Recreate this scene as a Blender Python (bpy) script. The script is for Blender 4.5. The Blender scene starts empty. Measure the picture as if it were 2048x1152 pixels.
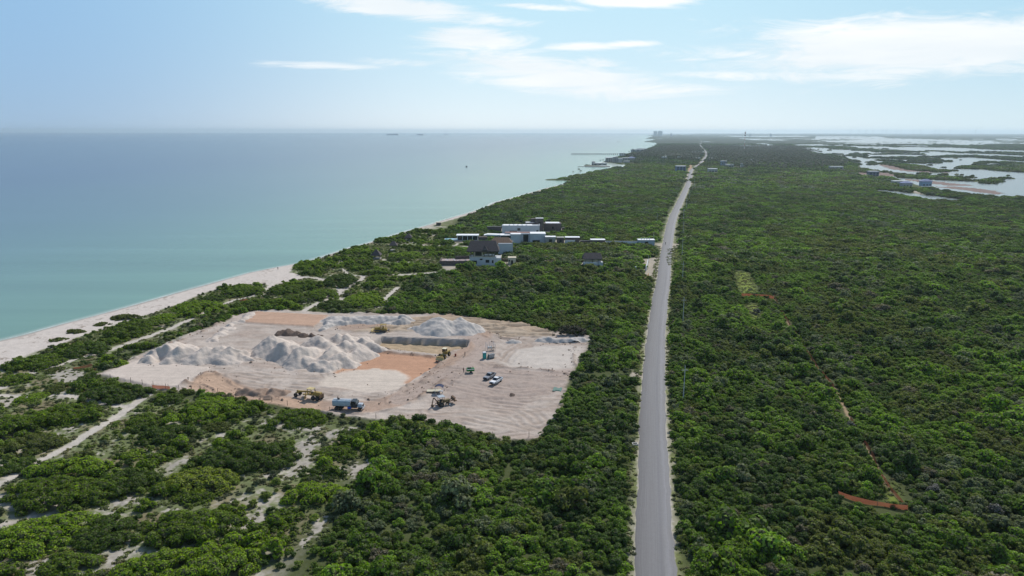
import bpy, bmesh, math, random
import numpy as np
from mathutils import Vector, Matrix
R = math.radians
random.seed(7)
rng = np.random.default_rng(11)
S = bpy.context.scene
COL = S.collection

# ------------------------------------------------------------------ camera, world, sun, exposure
CAM_H = 75.0
FPX = 1409.0                    # focal length in pixels of a 2048 px wide picture
PITCH = math.atan((576 - 263.0) / FPX)
ROLL = R(0.08)
cam_d = bpy.data.cameras.new('camera')
cam_d.sensor_width = 36.0
cam_d.lens = 36.0 * FPX / 2048
cam_d.clip_start = 1.0
cam_d.clip_end = 200000.0
cam = bpy.data.objects.new('camera', cam_d)
COL.objects.link(cam)
F = Vector((0, math.cos(PITCH), -math.sin(PITCH)))
Rt = Vector((math.cos(ROLL), math.sin(ROLL) * math.sin(PITCH), math.sin(ROLL) * math.cos(PITCH)))
Up = Rt.cross(F).normalized()
Rt = F.cross(Up).normalized()
M = Matrix((Rt, Up, -F)).transposed().to_4x4()
M.translation = (0, 0, CAM_H)
cam.matrix_world = M
S.camera = cam

SUN_EL, SUN_AZ = 45.0, 27.0      # degrees; azimuth clockwise from the camera's heading (+Y)
sd = Vector((math.sin(R(SUN_AZ)) * math.cos(R(SUN_EL)), math.cos(R(SUN_AZ)) * math.cos(R(SUN_EL)), math.sin(R(SUN_EL))))
sun_d = bpy.data.lights.new('sun', 'SUN')
sun_d.energy = 3.6
sun_d.angle = R(0.55)
sun_d.color = (1.0, 0.95, 0.88)
sun = bpy.data.objects.new('sun', sun_d)
sun.rotation_euler = sd.to_track_quat('Z', 'Y').to_euler()
sun.location = (0, 0, 300)
COL.objects.link(sun)

S.view_settings.view_transform = 'Standard'
S.view_settings.look = 'None'
S.view_settings.exposure = 0.1
S.view_settings.gamma = 1.0
S.cycles.use_denoising = True
S.cycles.max_bounces = 5
S.cycles.diffuse_bounces = 2
S.cycles.glossy_bounces = 2
S.cycles.transmission_bounces = 2
S.cycles.transparent_max_bounces = 8
S.cycles.volume_bounces = 0


class NT:
    """small helper to wire node trees"""
    def __init__(self, tree):
        self.t = tree
        self.n = tree.nodes
        self.n.clear()

    def new(self, kind, **kw):
        nd = self.n.new(kind)
        for k, v in kw.items():
            if k.startswith('i_'):
                key = k[2:]
                key = int(key) if key.isdigit() else key.replace('_', ' ')
                self.put(nd.inputs[key], v)
            else:
                setattr(nd, k, v)
        return nd

    def put(self, sock, v):
        if isinstance(v, bpy.types.NodeSocket):
            self.t.links.new(v, sock)
        else:
            sock.default_value = v

    def math(self, op, a, b=0.0, c=None, clamp=False):
        nd = self.n.new('ShaderNodeMath')
        nd.operation = op
        nd.use_clamp = clamp
        self.put(nd.inputs[0], a)
        self.put(nd.inputs[1], b)
        if c is not None:
            self.put(nd.inputs[2], c)
        return nd.outputs[0]

    def mix(self, fac, a, b, blend='MIX'):
        nd = self.n.new('ShaderNodeMix')
        nd.data_type = 'RGBA'
        nd.blend_type = blend
        self.put(nd.inputs[0], fac)
        self.put(nd.inputs[6], a)
        self.put(nd.inputs[7], b)
        return nd.outputs[2]

    def noise(self, vec, scale, detail=3.0, rough=0.5, dist=0.0):
        nd = self.new('ShaderNodeTexNoise', i_Scale=scale, i_Detail=detail, i_Roughness=rough, i_Distortion=dist)
        if vec is not None:
            self.put(nd.inputs['Vector'], vec)
        return nd.outputs['Fac']

    def rng(self, v, a, b, c=0.0, d=1.0, smooth=False):
        nd = self.new('ShaderNodeMapRange', interpolation_type='SMOOTHSTEP' if smooth else 'LINEAR')
        nd.clamp = True
        for k, x in enumerate((v, a, b, c, d)):
            self.put(nd.inputs[k], x)
        return nd.outputs[0]

    def comb(self, x, y, z=0.0):
        nd = self.n.new('ShaderNodeCombineXYZ')
        for k, v in enumerate((x, y, z)):
            self.put(nd.inputs[k], v)
        return nd.outputs[0]


# the sky: Nishita sky with cirrus and low broken cloud, laid out by direction
W = bpy.data.worlds.new('World')
S.world = W
W.use_nodes = True
w = NT(W.node_tree)
tc = w.new('ShaderNodeTexCoord')
sky = w.new('ShaderNodeTexSky', sky_type='NISHITA', sun_disc=False, sun_elevation=R(SUN_EL),
            sun_rotation=R(SUN_AZ), altitude=0.0, air_density=1.0, dust_density=0.6, ozone_density=2.0)
sep = w.new('ShaderNodeSeparateXYZ')
w.put(sep.inputs[0], tc.outputs['Generated'])
dx, dy, dz = sep.outputs
dyc = w.math('MAXIMUM', dy, 0.15)
cu = w.math('DIVIDE', dx, dyc)
cw = w.math('DIVIDE', dz, dyc)


def pix_dir(px, py):
    d = F + Rt * ((px - 1024) / FPX) - Up * ((py - 576) / FPX)
    return d.x / d.y, d.z / d.y


CLOUDS = [  # px, py, rx, ry, slope, strength
    (720, 2, 110, 14, 0.05, 1.1), (1060, 12, 120, 8, 0.05, 0.95), (1480, 108, 90, 12, -0.1, 0.95), (1250, 88, 90, 7, -0.03, 0.9),
    (800, 14, 190, 26, 0.10, 1.25), (950, 34, 130, 14, 0.12, 0.9), (940, 78, 135, 24, 0.06, 1.2), (1265, 0, 120, 12, 0.0, 1.4),
    (1160, 92, 95, 10, 0.0, 0.95), (1110, 150, 290, 40, 0.13, 1.15), (640, 130, 180, 10, 0.02, 1.0), (1250, 175, 230, 22, 0.05, 0.9), (1700, 150, 330, 22, 0.0, 0.95),
    (790, 125, 130, 12, 0.0, 0.9), (1190, 126, 70, 14, 0.05, 0.9), (1860, 95, 440, 70, -0.04, 1.35), (1960, 60, 260, 36, 0.02, 1.0),
    (1600, 108, 190, 24, -0.12, 0.95), (1430, 150, 150, 12, 0.0, 0.8), (1400, 119, 80, 6, 0.0, 0.7), (880, 110, 110, 8, 0.05, 0.8)]
mask = None
for px, py, rx, ry, sl, st in CLOUDS:
    u0, w0 = pix_dir(px, py)
    du = w.math('SUBTRACT', cu, u0)
    dw = w.math('SUBTRACT', cw, w0)
    dw = w.math('MULTIPLY_ADD', du, sl, dw)
    a = w.math('POWER', w.math('DIVIDE', du, rx / FPX), 2.0)
    b = w.math('POWER', w.math('DIVIDE', dw, ry / FPX), 2.0)
    e = w.math('MULTIPLY', w.math('EXPONENT', w.math('MULTIPLY', w.math('ADD', a, b), -0.9)), st)
    mask = e if mask is None else w.math('MAXIMUM', mask, e)
cv = w.comb(w.math('MULTIPLY', cu, 8.0), w.math('MULTIPLY', cw, 46.0), 3.3)
n1 = w.noise(cv, 1.0, 12.0, 0.74, 1.1)
cv2 = w.comb(w.math('MULTIPLY', cu, 2.2), w.math('MULTIPLY', cw, 16.0), 9.0)
n2 = w.noise(cv2, 1.0, 5.0, 0.55, 0.3)
dens = w.math('ADD', w.math('MULTIPLY', n1, 1.5), w.math('MULTIPLY', n2, 0.8))
cl = w.math('ADD', w.math('MULTIPLY', mask, 0.92), w.math('SUBTRACT', dens, 1.60))
cl = w.rng(cl, -0.06, 0.56, 0.0, 0.97, smooth=True)
front = w.math('GREATER_THAN', dy, 0.15)
cl = w.math('MULTIPLY', cl, front)
SKY_K = 0.11
skyc = sky.outputs[0]
SKYTINT = (1.0, 1.0, 1.0, 1.0)
skyc = w.mix(1.0, skyc, SKYTINT, 'MULTIPLY')
elev = w.math('MAXIMUM', dz, 0.0)
hz = w.math('EXPONENT', w.math('MULTIPLY', elev, -10.0))
side = w.rng(dx, -0.60, -0.02, smooth=True)          # clearer and bluer away from the sun
side2 = w.rng(dx, 0.18, 0.62, smooth=True)
hzc = w.mix(side2, w.mix(side, (3.2, 4.5, 6.0, 1), (7.7, 8.3, 8.5, 1)), (6.3, 7.4, 7.8, 1))
topc = w.mix(side2, w.mix(side, (2.5, 4.5, 6.9, 1), (4.1, 6.7, 8.2, 1)), (3.5, 6.0, 7.7, 1))
lowc = w.mix(w.math('MULTIPLY', hz, 1.0), topc, hzc)
skyc = w.mix(w.rng(elev, 0.22, 0.5, smooth=True), lowc, skyc)
cloudc = w.mix(cl, skyc, w.mix(w.rng(n2, 0.35, 0.65), (7.3, 7.9, 8.3, 1.0), (8.7, 8.9, 9.0, 1.0)))
bg = w.new('ShaderNodeBackground', i_Strength=SKY_K)
w.put(bg.inputs['Color'], cloudc)
wo = w.new('ShaderNodeOutputWorld')
w.put(wo.inputs['Surface'], bg.outputs[0])


# ------------------------------------------------------------------ helpers
def G(px, py, z=0.0):
    """world point on the level z that the photograph shows at pixel (px, py) of 2048 x 1152"""
    d = F + Rt * ((px - 1024) / FPX) - Up * ((py - 576) / FPX)
    t = (z - CAM_H) / d.z
    return Vector((0, 0, CAM_H)) + d * t


def GP(pts, z=0.0):
    return [tuple(G(x, y, z)[:2]) for x, y in pts]


def scale_at(p):
    """picture pixels per metre at world point p"""
    return FPX / ((Vector(p) - Vector((0, 0, CAM_H))).dot(F))


def hash2(ix, iy, seed):
    with np.errstate(over='ignore'):
        h = (ix.astype(np.int64) * 374761393 + iy.astype(np.int64) * 668265263 + seed * 1442695041) & 0xFFFFFFFF
        h = ((h ^ (h >> 13)) * 1274126177) & 0xFFFFFFFF
        h = h ^ (h >> 16)
    return (h & 0xFFFFFF) / float(0xFFFFFF)


def vn(x, y, seed=0):
    x = np.asarray(x, float)
    y = np.asarray(y, float)
    fx, fy = np.floor(x), np.floor(y)
    ix, iy = fx.astype(np.int64), fy.astype(np.int64)
    tx, ty = x - fx, y - fy
    tx = tx * tx * (3 - 2 * tx)
    ty = ty * ty * (3 - 2 * ty)
    a, b = hash2(ix, iy, seed), hash2(ix + 1, iy, seed)
    c, d = hash2(ix, iy + 1, seed), hash2(ix + 1, iy + 1, seed)
    return (a * (1 - tx) + b * tx) * (1 - ty) + (c * (1 - tx) + d * tx) * ty


def fbm(x, y, seed=0, o=4, g=0.5):
    s, a, n = 0, 1.0, 0
    for k in range(o):
        s = s + a * vn(x * 2 ** k + 17.3 * k, y * 2 ** k - 9.1 * k, seed + k)
        n += a
        a *= g
    return s / n


def seg_d(x, y, pts, closed=False):
    """distance to a polyline, and signed inside flag if closed"""
    best = np.full(x.shape, 1e18)
    ins = np.zeros(x.shape, bool)
    P = list(pts)
    n = len(P)
    for i in range(n if closed else n - 1):
        ax, ay = P[i]
        bx, by = P[(i + 1) % n]
        vx, vy = bx - ax, by - ay
        L = vx * vx + vy * vy + 1e-12
        t = np.clip(((x - ax) * vx + (y - ay) * vy) / L, 0, 1)
        d = (x - ax - t * vx) ** 2 + (y - ay - t * vy) ** 2
        np.minimum(best, d, out=best)
        if closed and ay != by:
            c = ((ay > y) != (by > y)) & (x < vx * (y - ay) / vy + ax)
            ins ^= c
    best = np.sqrt(best)
    return (np.where(ins, best, -best)) if closed else best


def sdf(x, y, poly, pad=30.0):
    """signed distance (positive inside), -pad far away"""
    x = np.atleast_1d(np.asarray(x, float))
    y = np.atleast_1d(np.asarray(y, float))
    out = np.full(x.shape, -pad)
    xs, ys = [p[0] for p in poly], [p[1] for p in poly]
    m = (x > min(xs) - pad) & (x < max(xs) + pad) & (y > min(ys) - pad) & (y < max(ys) + pad)
    if m.any():
        out[m] = np.maximum(seg_d(x[m], y[m], poly, True), -pad)
    return out


def pld(x, y, line, pad=30.0):
    x = np.atleast_1d(np.asarray(x, float))
    y = np.atleast_1d(np.asarray(y, float))
    out = np.full(x.shape, pad)
    xs, ys = [p[0] for p in line], [p[1] for p in line]
    m = (x > min(xs) - pad) & (x < max(xs) + pad) & (y > min(ys) - pad) & (y < max(ys) + pad)
    if m.any():
        out[m] = np.minimum(seg_d(x[m], y[m], line), pad)
    return out


def sm(a, b, v):
    t = np.clip((v - a) / (b - a), 0, 1)
    return t * t * (3 - 2 * t)


def mesh_np(name, verts, quads, mats, smooth=False, tris=None):
    me = bpy.data.meshes.new(name)
    verts = np.asarray(verts, np.float32).reshape(-1, 3)
    nq = 0 if quads is None else len(quads)
    nt = 0 if tris is None else len(tris)
    me.vertices.add(len(verts))
    me.vertices.foreach_set('co', verts.ravel())
    li = []
    if nq:
        li.append(np.asarray(quads, np.int32).ravel())
    if nt:
        li.append(np.asarray(tris, np.int32).ravel())
    if nq + nt:
        li = np.concatenate(li)
        me.loops.add(len(li))
        me.loops.foreach_set('vertex_index', li)
        me.polygons.add(nq + nt)
        st = np.concatenate([np.arange(nq) * 4, nq * 4 + np.arange(nt) * 3]).astype(np.int32)
        me.polygons.foreach_set('loop_start', st)
        if smooth:
            me.polygons.foreach_set('use_smooth', np.ones(nq + nt, bool))
    me.update(calc_edges=True)
    for m_ in (mats if isinstance(mats, (list, tuple)) else [mats]):
        me.materials.append(m_)
    return me


def put(name, me, parent=None, loc=None, rz=0.0):
    o = bpy.data.objects.new(name, me)
    COL.objects.link(o)
    if loc is not None:
        o.location = loc
    o.rotation_euler.z = rz
    if parent is not None:
        o.parent = parent
    return o


def tag(o, label=None, cat=None, group=None, kind=None):
    if label:
        o['label'] = label
    if cat:
        o['category'] = cat
    if group:
        o['group'] = group
    if kind:
        o['kind'] = kind
    return o


def grid_quads(nr, nc):
    i = np.arange((nr - 1) * (nc - 1))
    r, c = i // (nc - 1), i % (nc - 1)
    a = r * nc + c
    return np.stack([a, a + 1, a + nc + 1, a + nc], 1)


MATS = {}


def mat(name, rgb, rough=0.8, metal=0.0, var=0.12, vscale=1.5, spec=0.3, bump=0.0):
    """plain painted / plastered / metal surface with a little procedural unevenness"""
    if name in MATS:
        return MATS[name]
    m = bpy.data.materials.new(name)
    m.use_nodes = True
    t = NT(m.node_tree)
    tcn = t.new('ShaderNodeTexCoord')
    n = t.noise(tcn.outputs['Object'], vscale, 5.0, 0.6)
    f = t.rng(n, 0.25, 0.75, 1 - var, 1 + var)
    c = t.mix(1.0, (*rgb, 1), t.comb(f, f, f), 'MULTIPLY')
    p = t.new('ShaderNodeBsdfPrincipled', i_Roughness=rough, i_Metallic=metal)
    p.inputs['Specular IOR Level'].default_value = spec
    t.put(p.inputs['Base Color'], c)
    if bump:
        b = t.new('ShaderNodeBump', i_Strength=0.5, i_Distance=bump)
        t.put(b.inputs['Height'], t.noise(tcn.outputs['Object'], vscale * 6, 4.0))
        t.put(p.inputs['Normal'], b.outputs[0])
    o = t.new('ShaderNodeOutputMaterial')
    t.put(o.inputs[0], p.outputs[0])
    MATS[name] = m
    return m
# ------------------------------------------------------------------ the plan of the place (points taken off the photograph)
SEA_Z = -1.0
COAST = [(-700, 850), (-300, 755), (0, 683), (60, 668), (130, 648), (200, 630), (270, 611), (350, 588), (400, 574), (450, 560),
         (500, 546), (550, 536), (600, 527), (640, 516), (700, 496), (735, 487), (780, 473), (830, 458), (860, 450), (880, 443), (910, 434),
         (935, 427), (975, 413), (990, 405), (1040, 392), (1090, 377), (1122, 370), (1135, 366), (1140, 361.5), (1120, 361), (1092, 360.5),
         (1090, 359), (1118, 357.5), (1140, 353), (1168, 348.5), (1173, 345), (1200, 341.5), (1218, 338.5), (1220, 335.2), (1200, 334.2),
         (1176, 333.2), (1165, 331), (1185, 329.5), (1196, 326), (1214, 321), (1236, 313), (1258, 306.5), (1288, 299), (1304, 294),
         (1314, 288.5), (1312, 285.8), (1300, 284.6), (1287, 284), (1298, 281.5), (1312, 278.8), (1300, 277.8), (1290, 277.4), (1300, 274.8),
         (1306, 272.2), (1298, 271.0), (1296, 269.6)]
coast = GP(COAST, SEA_Z)
land_poly = coast + [(30000, 60000), (60000, 60000), (60000, -60000), (coast[0][0], -60000)]

LAG = [
    [(1590, 295), (1625, 292.5), (1666, 295.5), (1707, 297), (1742, 301), (1794, 303.6), (1859, 302), (1946, 305), (2048, 308.6), (2500, 316),
     (2500, 402), (2048, 389), (2005, 388), (1946, 383), (1888, 376), (1853, 368.5), (1812, 357), (1787, 350), (1759, 344), (1764, 339),
     (1748, 335), (1722, 332), (1720, 324), (1706, 316), (1690, 310), (1660, 306), (1640, 305), (1610, 299)],
    [(1631, 271.8), (1700, 271.6), (1760, 272.7), (1777, 275.6), (1882, 278), (1981, 281), (2005, 284), (1984, 288), (1946, 289.6), (1830, 287.6),
     (1757, 286), (1701, 284), (1660, 283), (1631, 278)],
    [(1450, 271.2), (1530, 270.9), (1605, 271.2), (1625, 272.8), (1540, 273.4), (1470, 273.0)],
    [(1485, 276.3), (1530, 276.8), (1578, 278.8), (1560, 280), (1500, 279)],
    [(1508, 285), (1530, 285.5), (1556, 289), (1540, 290), (1512, 287)],
    [(1587, 287.6), (1640, 286.6), (1701, 288), (1690, 290.4), (1630, 290.6), (1590, 290)],
    [(1745, 291.6), (1777, 292), (1777, 293.7), (1745, 293.4)],
    [(2004, 408), (2036, 398.5), (2060, 397.5), (2400, 410), (2400, 424), (2048, 411.5)],
    [(1880, 294.6), (1930, 295.4), (1930, 296.6), (1880, 296)], [(1965, 301), (1995, 302), (1990, 303.6), (1962, 302.6)],
    [(1990, 276.6), (2030, 277), (2040, 279), (1995, 278.6)]]


def c6(pts):
    return [(1640 + x / 5.02, 290 + y / 5.02) for x, y in pts]


def blob(cx, cy, rx, ry, n=12):
    return [(cx + rx * math.cos(2 * math.pi * k / n), cy + ry * math.sin(2 * math.pi * k / n)) for k in range(n)]


ISL = [c6([(590, 178), (700, 160), (800, 175), (900, 198), (1060, 218), (1160, 246), (1160, 266), (1000, 264), (850, 244), (720, 212), (590, 192)]),
       c6([(500, 122), (640, 125), (900, 122), (1100, 128), (1220, 148), (1180, 164), (940, 156), (760, 138), (520, 134)]),
       c6([(1350, 228), (1400, 214), (1700, 204), (2048, 186), (2300, 190), (2300, 290), (2048, 276), (1700, 256), (1640, 246), (1360, 238)]),
       c6([(1100, 116), (1380, 104), (1480, 98), (1560, 104), (1700, 116), (2048, 116), (2300, 118), (2300, 168), (2048, 164), (1900, 154), (1700, 139), (1500, 124), (1250, 130)]),
       c6([(770, 318), (860, 302), (1200, 316), (1340, 326), (1400, 318), (1480, 348), (1490, 364), (1200, 350), (900, 336), (770, 328)]),
       c6([(1480, 356), (1640, 352), (1720, 330), (1840, 345), (1850, 374), (1750, 380), (1600, 370), (1480, 362)]),
       c6([(240, 36), (500, 42), (480, 52), (140, 44)]), c6([(280, 90), (400, 90), (400, 96), (280, 95)]), c6([(520, 90), (700, 88), (1060, 92), (1060, 98), (800, 95), (520, 96)]),
       c6([(60, 50), (130, 52), (110, 64), (80, 64)]), c6([(100, 84), (240, 92), (240, 100), (110, 92)])] + \
      [c6(blob(*b)) for b in ((528, 184, 52, 18), (1048, 288, 52, 12), (1242, 298, 40, 7), (1517, 322, 36, 12), (908, 268, 18, 7), (1108, 202, 30, 5),
                              (1280, 164, 26, 7), (1620, 182, 45, 8), (350, 122, 20, 6), (470, 130, 30, 8), (1415, 130, 22, 6), (1240, 224, 8, 3))]
STRIP_ISL = [(1634, 278.4), (1700, 278.2), (1748, 280.6), (1700, 281.6), (1640, 280.6)]
MUD = [c6([(600, 192), (760, 205), (1000, 225), (1160, 262), (1140, 272), (900, 262), (720, 240), (600, 205)]),
       c6([(860, 330), (1100, 350), (1300, 372), (1520, 392), (1500, 402), (1300, 400), (1050, 372), (860, 345)]),
       c6([(1340, 404), (1560, 420), (1760, 450), (1840, 478), (1780, 486), (1560, 462), (1340, 432), (1150, 410)]),
       c6([(580, 268), (700, 275), (770, 300), (720, 308), (580, 304)]), c6([(1200, 264), (1330, 272), (1330, 278), (1200, 270)]),
       c6([(340, 270), (520, 275), (510, 300), (380, 296)])]
LAG, ISL, MUD = [[GP(p, zz_) for p in L] for L, zz_ in ((LAG, 4.0), (ISL, -0.6), (MUD, 0.4))]
STRIP_ISL = GP(STRIP_ISL, -0.6)

ROAD = GP([(1320, 2300), (1316, 1500), (1310.5, 1152), (1308, 1000), (1306.5, 848), (1307.5, 750), (1314, 650), (1320, 600), (1327, 560), (1331, 520), (1336.5, 480),
           (1341, 455), (1346, 435), (1353.5, 418), (1362, 400), (1371, 381), (1376, 370), (1379.5, 355), (1381, 345), (1384, 339), (1391, 334),
           (1399, 328), (1405, 322), (1411, 313), (1412, 304), (1406, 297), (1400, 289), (1403, 284), (1399, 278), (1394, 274)])


def smooth_line(pts, step=6.0):
    """Catmull-Rom through the points"""
    P = [Vector((*p, 0)) for p in pts]
    out = []
    for i in range(len(P) - 1):
        p0, p1, p2, p3 = P[max(i - 1, 0)], P[i], P[i + 1], P[min(i + 2, len(P) - 1)]
        n = max(2, min(60, int((p2 - p1).length / step)))
        for k in range(n):
            t = k / n
            q = 0.5 * ((2 * p1) + (p2 - p0) * t + (2 * p0 - 5 * p1 + 4 * p2 - p3) * t * t + (3 * p1 - p0 - 3 * p2 + p3) * t ** 3)
            out.append((q.x, q.y))
    out.append((P[-1].x, P[-1].y))
    return out


road = smooth_line(ROAD, 2.5)
ROAD_W = 6.6

VEGLINE = [(-400, 860), (0, 735), (32, 720), (95, 696), (125, 690), (150, 677), (237, 647), (300, 627), (362, 607), (405, 587), (445, 575), (473, 569), (529, 567),
           (537, 574), (556, 567), (607, 557), (600, 550), (580, 545), (586, 531), (607, 522), (634, 512), (705, 495), (760, 481), (830, 459.5), (880, 446),
           (935, 430), (1000, 406), (1135, 368)]
beach_poly = GP(VEGLINE) + GP([(1140, 366), (975, 410), (830, 455), (700, 490), (600, 522), (500, 541), (350, 583), (200, 623), (0, 674), (-400, 765)], SEA_Z)
SITE = GP([(195, 750), (250, 728), (290, 708), (330, 694), (385, 668), (440, 648), (475, 630), (510, 621), (600, 622), (660, 626), (760, 628), (830, 629), (900, 630),
           (960, 636), (1040, 647), (1100, 662), (1178, 674), (1172, 702), (1152, 738), (1140, 752), (1128, 790), (1112, 832), (1088, 862), (1074, 880), (1000, 880),
           (960, 864), (900, 850), (820, 842), (740, 838), (650, 828), (560, 812), (470, 797), (400, 786), (330, 781), (260, 768)])
PADA = GP([(512, 625), (657, 632), (627, 655), (480, 646)])
PADB = GP([(741, 701), (881, 714), (879, 728), (828, 757), (816, 766), (770, 770), (668, 745)])
WHITE = GP([(655, 752), (700, 739), (760, 736), (800, 741), (820, 752), (800, 775), (740, 785), (640, 770)])
PIT = GP([(765, 683), (935, 690), (930, 702), (884, 716), (741, 702)], -1.6)
PADC = GP([(276, 722), (424, 738), (358, 777), (300, 773), (200, 752)])
TANW = GP([(395, 755), (430, 745), (470, 768), (500, 785), (560, 795), (640, 800), (640, 822), (560, 812), (440, 790), (370, 778)])
RUTZ = GP([(760, 652), (840, 634), (900, 632), (1000, 640), (1095, 658), (1110, 672), (1000, 676), (960, 655), (880, 660), (800, 664), (700, 664)])
EASTW = GP([(1030, 700), (1100, 690), (1165, 692), (1150, 738), (1080, 742), (1010, 735)])
TRACKS = [(smooth_line(GP(p), 3), hw, c) for p, hw, c in (
    ([(420, 760), (480, 787), (560, 804), (650, 814), (740, 814), (800, 798), (850, 772), (880, 750), (920, 718), (948, 690), (962, 668)], 4.2, 'brown'),
    ([(800, 800), (860, 762), (900, 742), (980, 738), (1060, 742), (1150, 747), (1215, 750), (1290, 750)], 3.4, 'pink'),
    ([(700, 655), (780, 650), (850, 641), (900, 634), (1000, 645), (1080, 660)], 4.5, 'brown'),
    ([(905, 662), (960, 680), (965, 700), (920, 735), (870, 770)], 3.5, 'pink'))]
RUTS = [smooth_line(GP(p), 3) for p in (
    [(640, 662), (760, 658), (840, 648), (890, 636), (960, 640), (1060, 655), (1100, 662)],
    [(930, 652), (1010, 662), (1020, 675), (1060, 668)], [(960, 650), (1040, 664), (1090, 664)],
    [(1010, 735), (1030, 710), (1060, 690), (1075, 680)], [(1040, 735), (1055, 712), (1080, 690), (1100, 682)], [(1060, 702), (1120, 692), (1165, 690)],
    [(990, 725), (1010, 700), (1030, 690)], [(700, 790), (780, 800), (860, 775), (900, 750)],
    [(880, 820), (960, 812), (1040, 822), (1070, 845)], [(980, 800), (1060, 808), (1090, 790), (1110, 760)], [(900, 765), (960, 780), (1030, 790), (1100, 785)],
    [(560, 770), (640, 778), (720, 788), (790, 780)], [(470, 750), (560, 764), (640, 768)], [(930, 845), (1000, 858), (1050, 872)])]
ra_ = np.random.default_rng(8)
ARCS = []
for k_ in range(22):
    c_ = G(ra_.uniform(520, 1120), ra_.uniform(690, 850))
    r_, a0_, sp_ = ra_.uniform(9, 40), ra_.uniform(0, 6.28), ra_.uniform(0.5, 1.6)
    sq_ = ra_.uniform(0.5, 1.0)
    ARCS.append([(c_.x + r_ * math.cos(a0_ + sp_ * j_ / 10), c_.y + r_ * sq_ * math.sin(a0_ + sp_ * j_ / 10)) for j_ in range(11)])
LOT = GP([(862, 772), (905, 744), (1000, 742), (1110, 750), (1128, 765), (1100, 792), (1020, 815), (930, 808), (880, 800)])
BERMS = [smooth_line(GP(p), 2) for p in (
    [(424, 741), (395, 757), (360, 774)], [(427, 743), (455, 762), (478, 780), (510, 792), (560, 800)], [(368, 767), (400, 769), (425, 779), (440, 789)],
    [(884, 722), (862, 748), (832, 772), (790, 792), (740, 803)], [(900, 752), (870, 772), (840, 795)], [(1160, 751), (1060, 738), (990, 735)],
    [(1150, 696), (1147, 722), (1158, 742)], [(741, 702), (800, 706), (884, 715)], [(1085, 690), (1130, 684), (1172, 690)], [(980, 664), (1000, 676), (1050, 680)],
    [(470, 630), (430, 652), (390, 672), (340, 690)])]
PATHS = [(smooth_line(GP(p), 3), hw) for p, hw in (
    ([(-200, 850), (10, 772), (50, 752), (88, 737), (112, 731), (215, 700), (325, 662), (400, 630), (465, 602), (498, 593), (527, 582), (545, 570)], 1.25),
    ([(312, 778), (270, 806), (240, 828), (190, 860), (140, 890), (70, 925), (0, 966), (-120, 1030)], 1.3),
    ([(600, 627), (634, 606), (668, 593), (681, 582), (700, 572), (725, 558), (727, 553), (760, 551), (825, 548), (880, 544)], 1.3),
    ([(668, 593), (710, 604), (725, 614), (754, 613), (771, 597), (795, 575)], 1.2),
    ([(607, 555), (644, 558), (676, 572), (681, 582)], 1.6), ([(727, 553), (700, 549), (685, 538)], 0.7),
    ([(757, 517), (790, 523), (826, 525)], 0.8), ([(812, 489), (860, 491), (905, 492), (915, 487)], 0.7), ([(905, 492), (935, 493), (950, 498)], 0.7),
    ([(870, 452), (890, 454)], 1.2), ([(0, 790), (70, 792), (130, 790), (190, 803), (250, 812)], 1.0))]
# bare sand patches among the dune thickets
BARE = [GP(p) for p in (
    [(330, 925), (355, 915), (385, 918), (350, 945), (320, 962), (315, 945)], [(585, 885), (640, 862), (640, 900), (615, 940), (560, 962), (590, 920)],
    [(225, 1000), (260, 992), (310, 1000), (300, 1010), (230, 1012)], [(325, 1010), (350, 1022), (330, 1035), (318, 1028)],
    [(170, 1042), (215, 1012), (235, 1008), (200, 1030), (180, 1046)], [(195, 1110), (240, 1085), (290, 1095), (250, 1130), (190, 1160)],
    [(285, 1110), (330, 1100), (290, 1125), (260, 1135)], [(440, 1075), (500, 1030), (525, 1000), (530, 1040), (480, 1075)],
    [(590, 1100), (620, 1060), (660, 1030), (655, 1050), (610, 1100)], [(40, 1152), (75, 1130), (95, 1125), (60, 1165)], [(120, 1095), (145, 1075), (140, 1090)],
    [(80, 790), (120, 800), (170, 800), (240, 815), (150, 790), (110, 782)], [(120, 860), (160, 840), (170, 850), (140, 870)], [(185, 905), (215, 895), (220, 905), (190, 912)],
    [(640, 870), (700, 850), (720, 856), (660, 885)], [(700, 930), (740, 920), (760, 925), (715, 945), (705, 960)], [(690, 970), (720, 930), (705, 955)],
    [(0, 800), (40, 790), (50, 800), (10, 815)], [(90, 735), (180, 745), (160, 770), (100, 760)], [(880, 530), (900, 527), (915, 545), (880, 545)],
    [(540, 830), (660, 855), (600, 870), (510, 850)], [(250, 720), (320, 690), (380, 665), (360, 690), (280, 715)])]
DUNE = GP([(-900, 1700), (-400, 780), (0, 700), (300, 612), (540, 530), (600, 505), (740, 445), (880, 405), (990, 380), (1010, 400), (925, 440), (890, 475), (900, 515), (870, 545), (820, 565), (800, 600),
           (770, 626), (640, 623), (500, 618), (400, 655), (280, 705), (190, 748), (330, 785), (520, 808), (740, 840), (770, 880), (745, 940), (700, 1010),
           (640, 1100), (600, 1200), (560, 1700)])
GRASSR = [GP(p) for p in ([(1468, 540), (1500, 545), (1520, 588), (1485, 590), (1470, 570)], [(1490, 610), (1515, 605), (1525, 640), (1500, 640)],
                          [(1338, 498), (1362, 498), (1360, 525), (1336, 530)], [(1765, 990), (1790, 960), (1810, 1010), (1770, 1010)],
                          [(1930, 500), (2048, 506), (2048, 512), (1935, 505)])]
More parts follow.
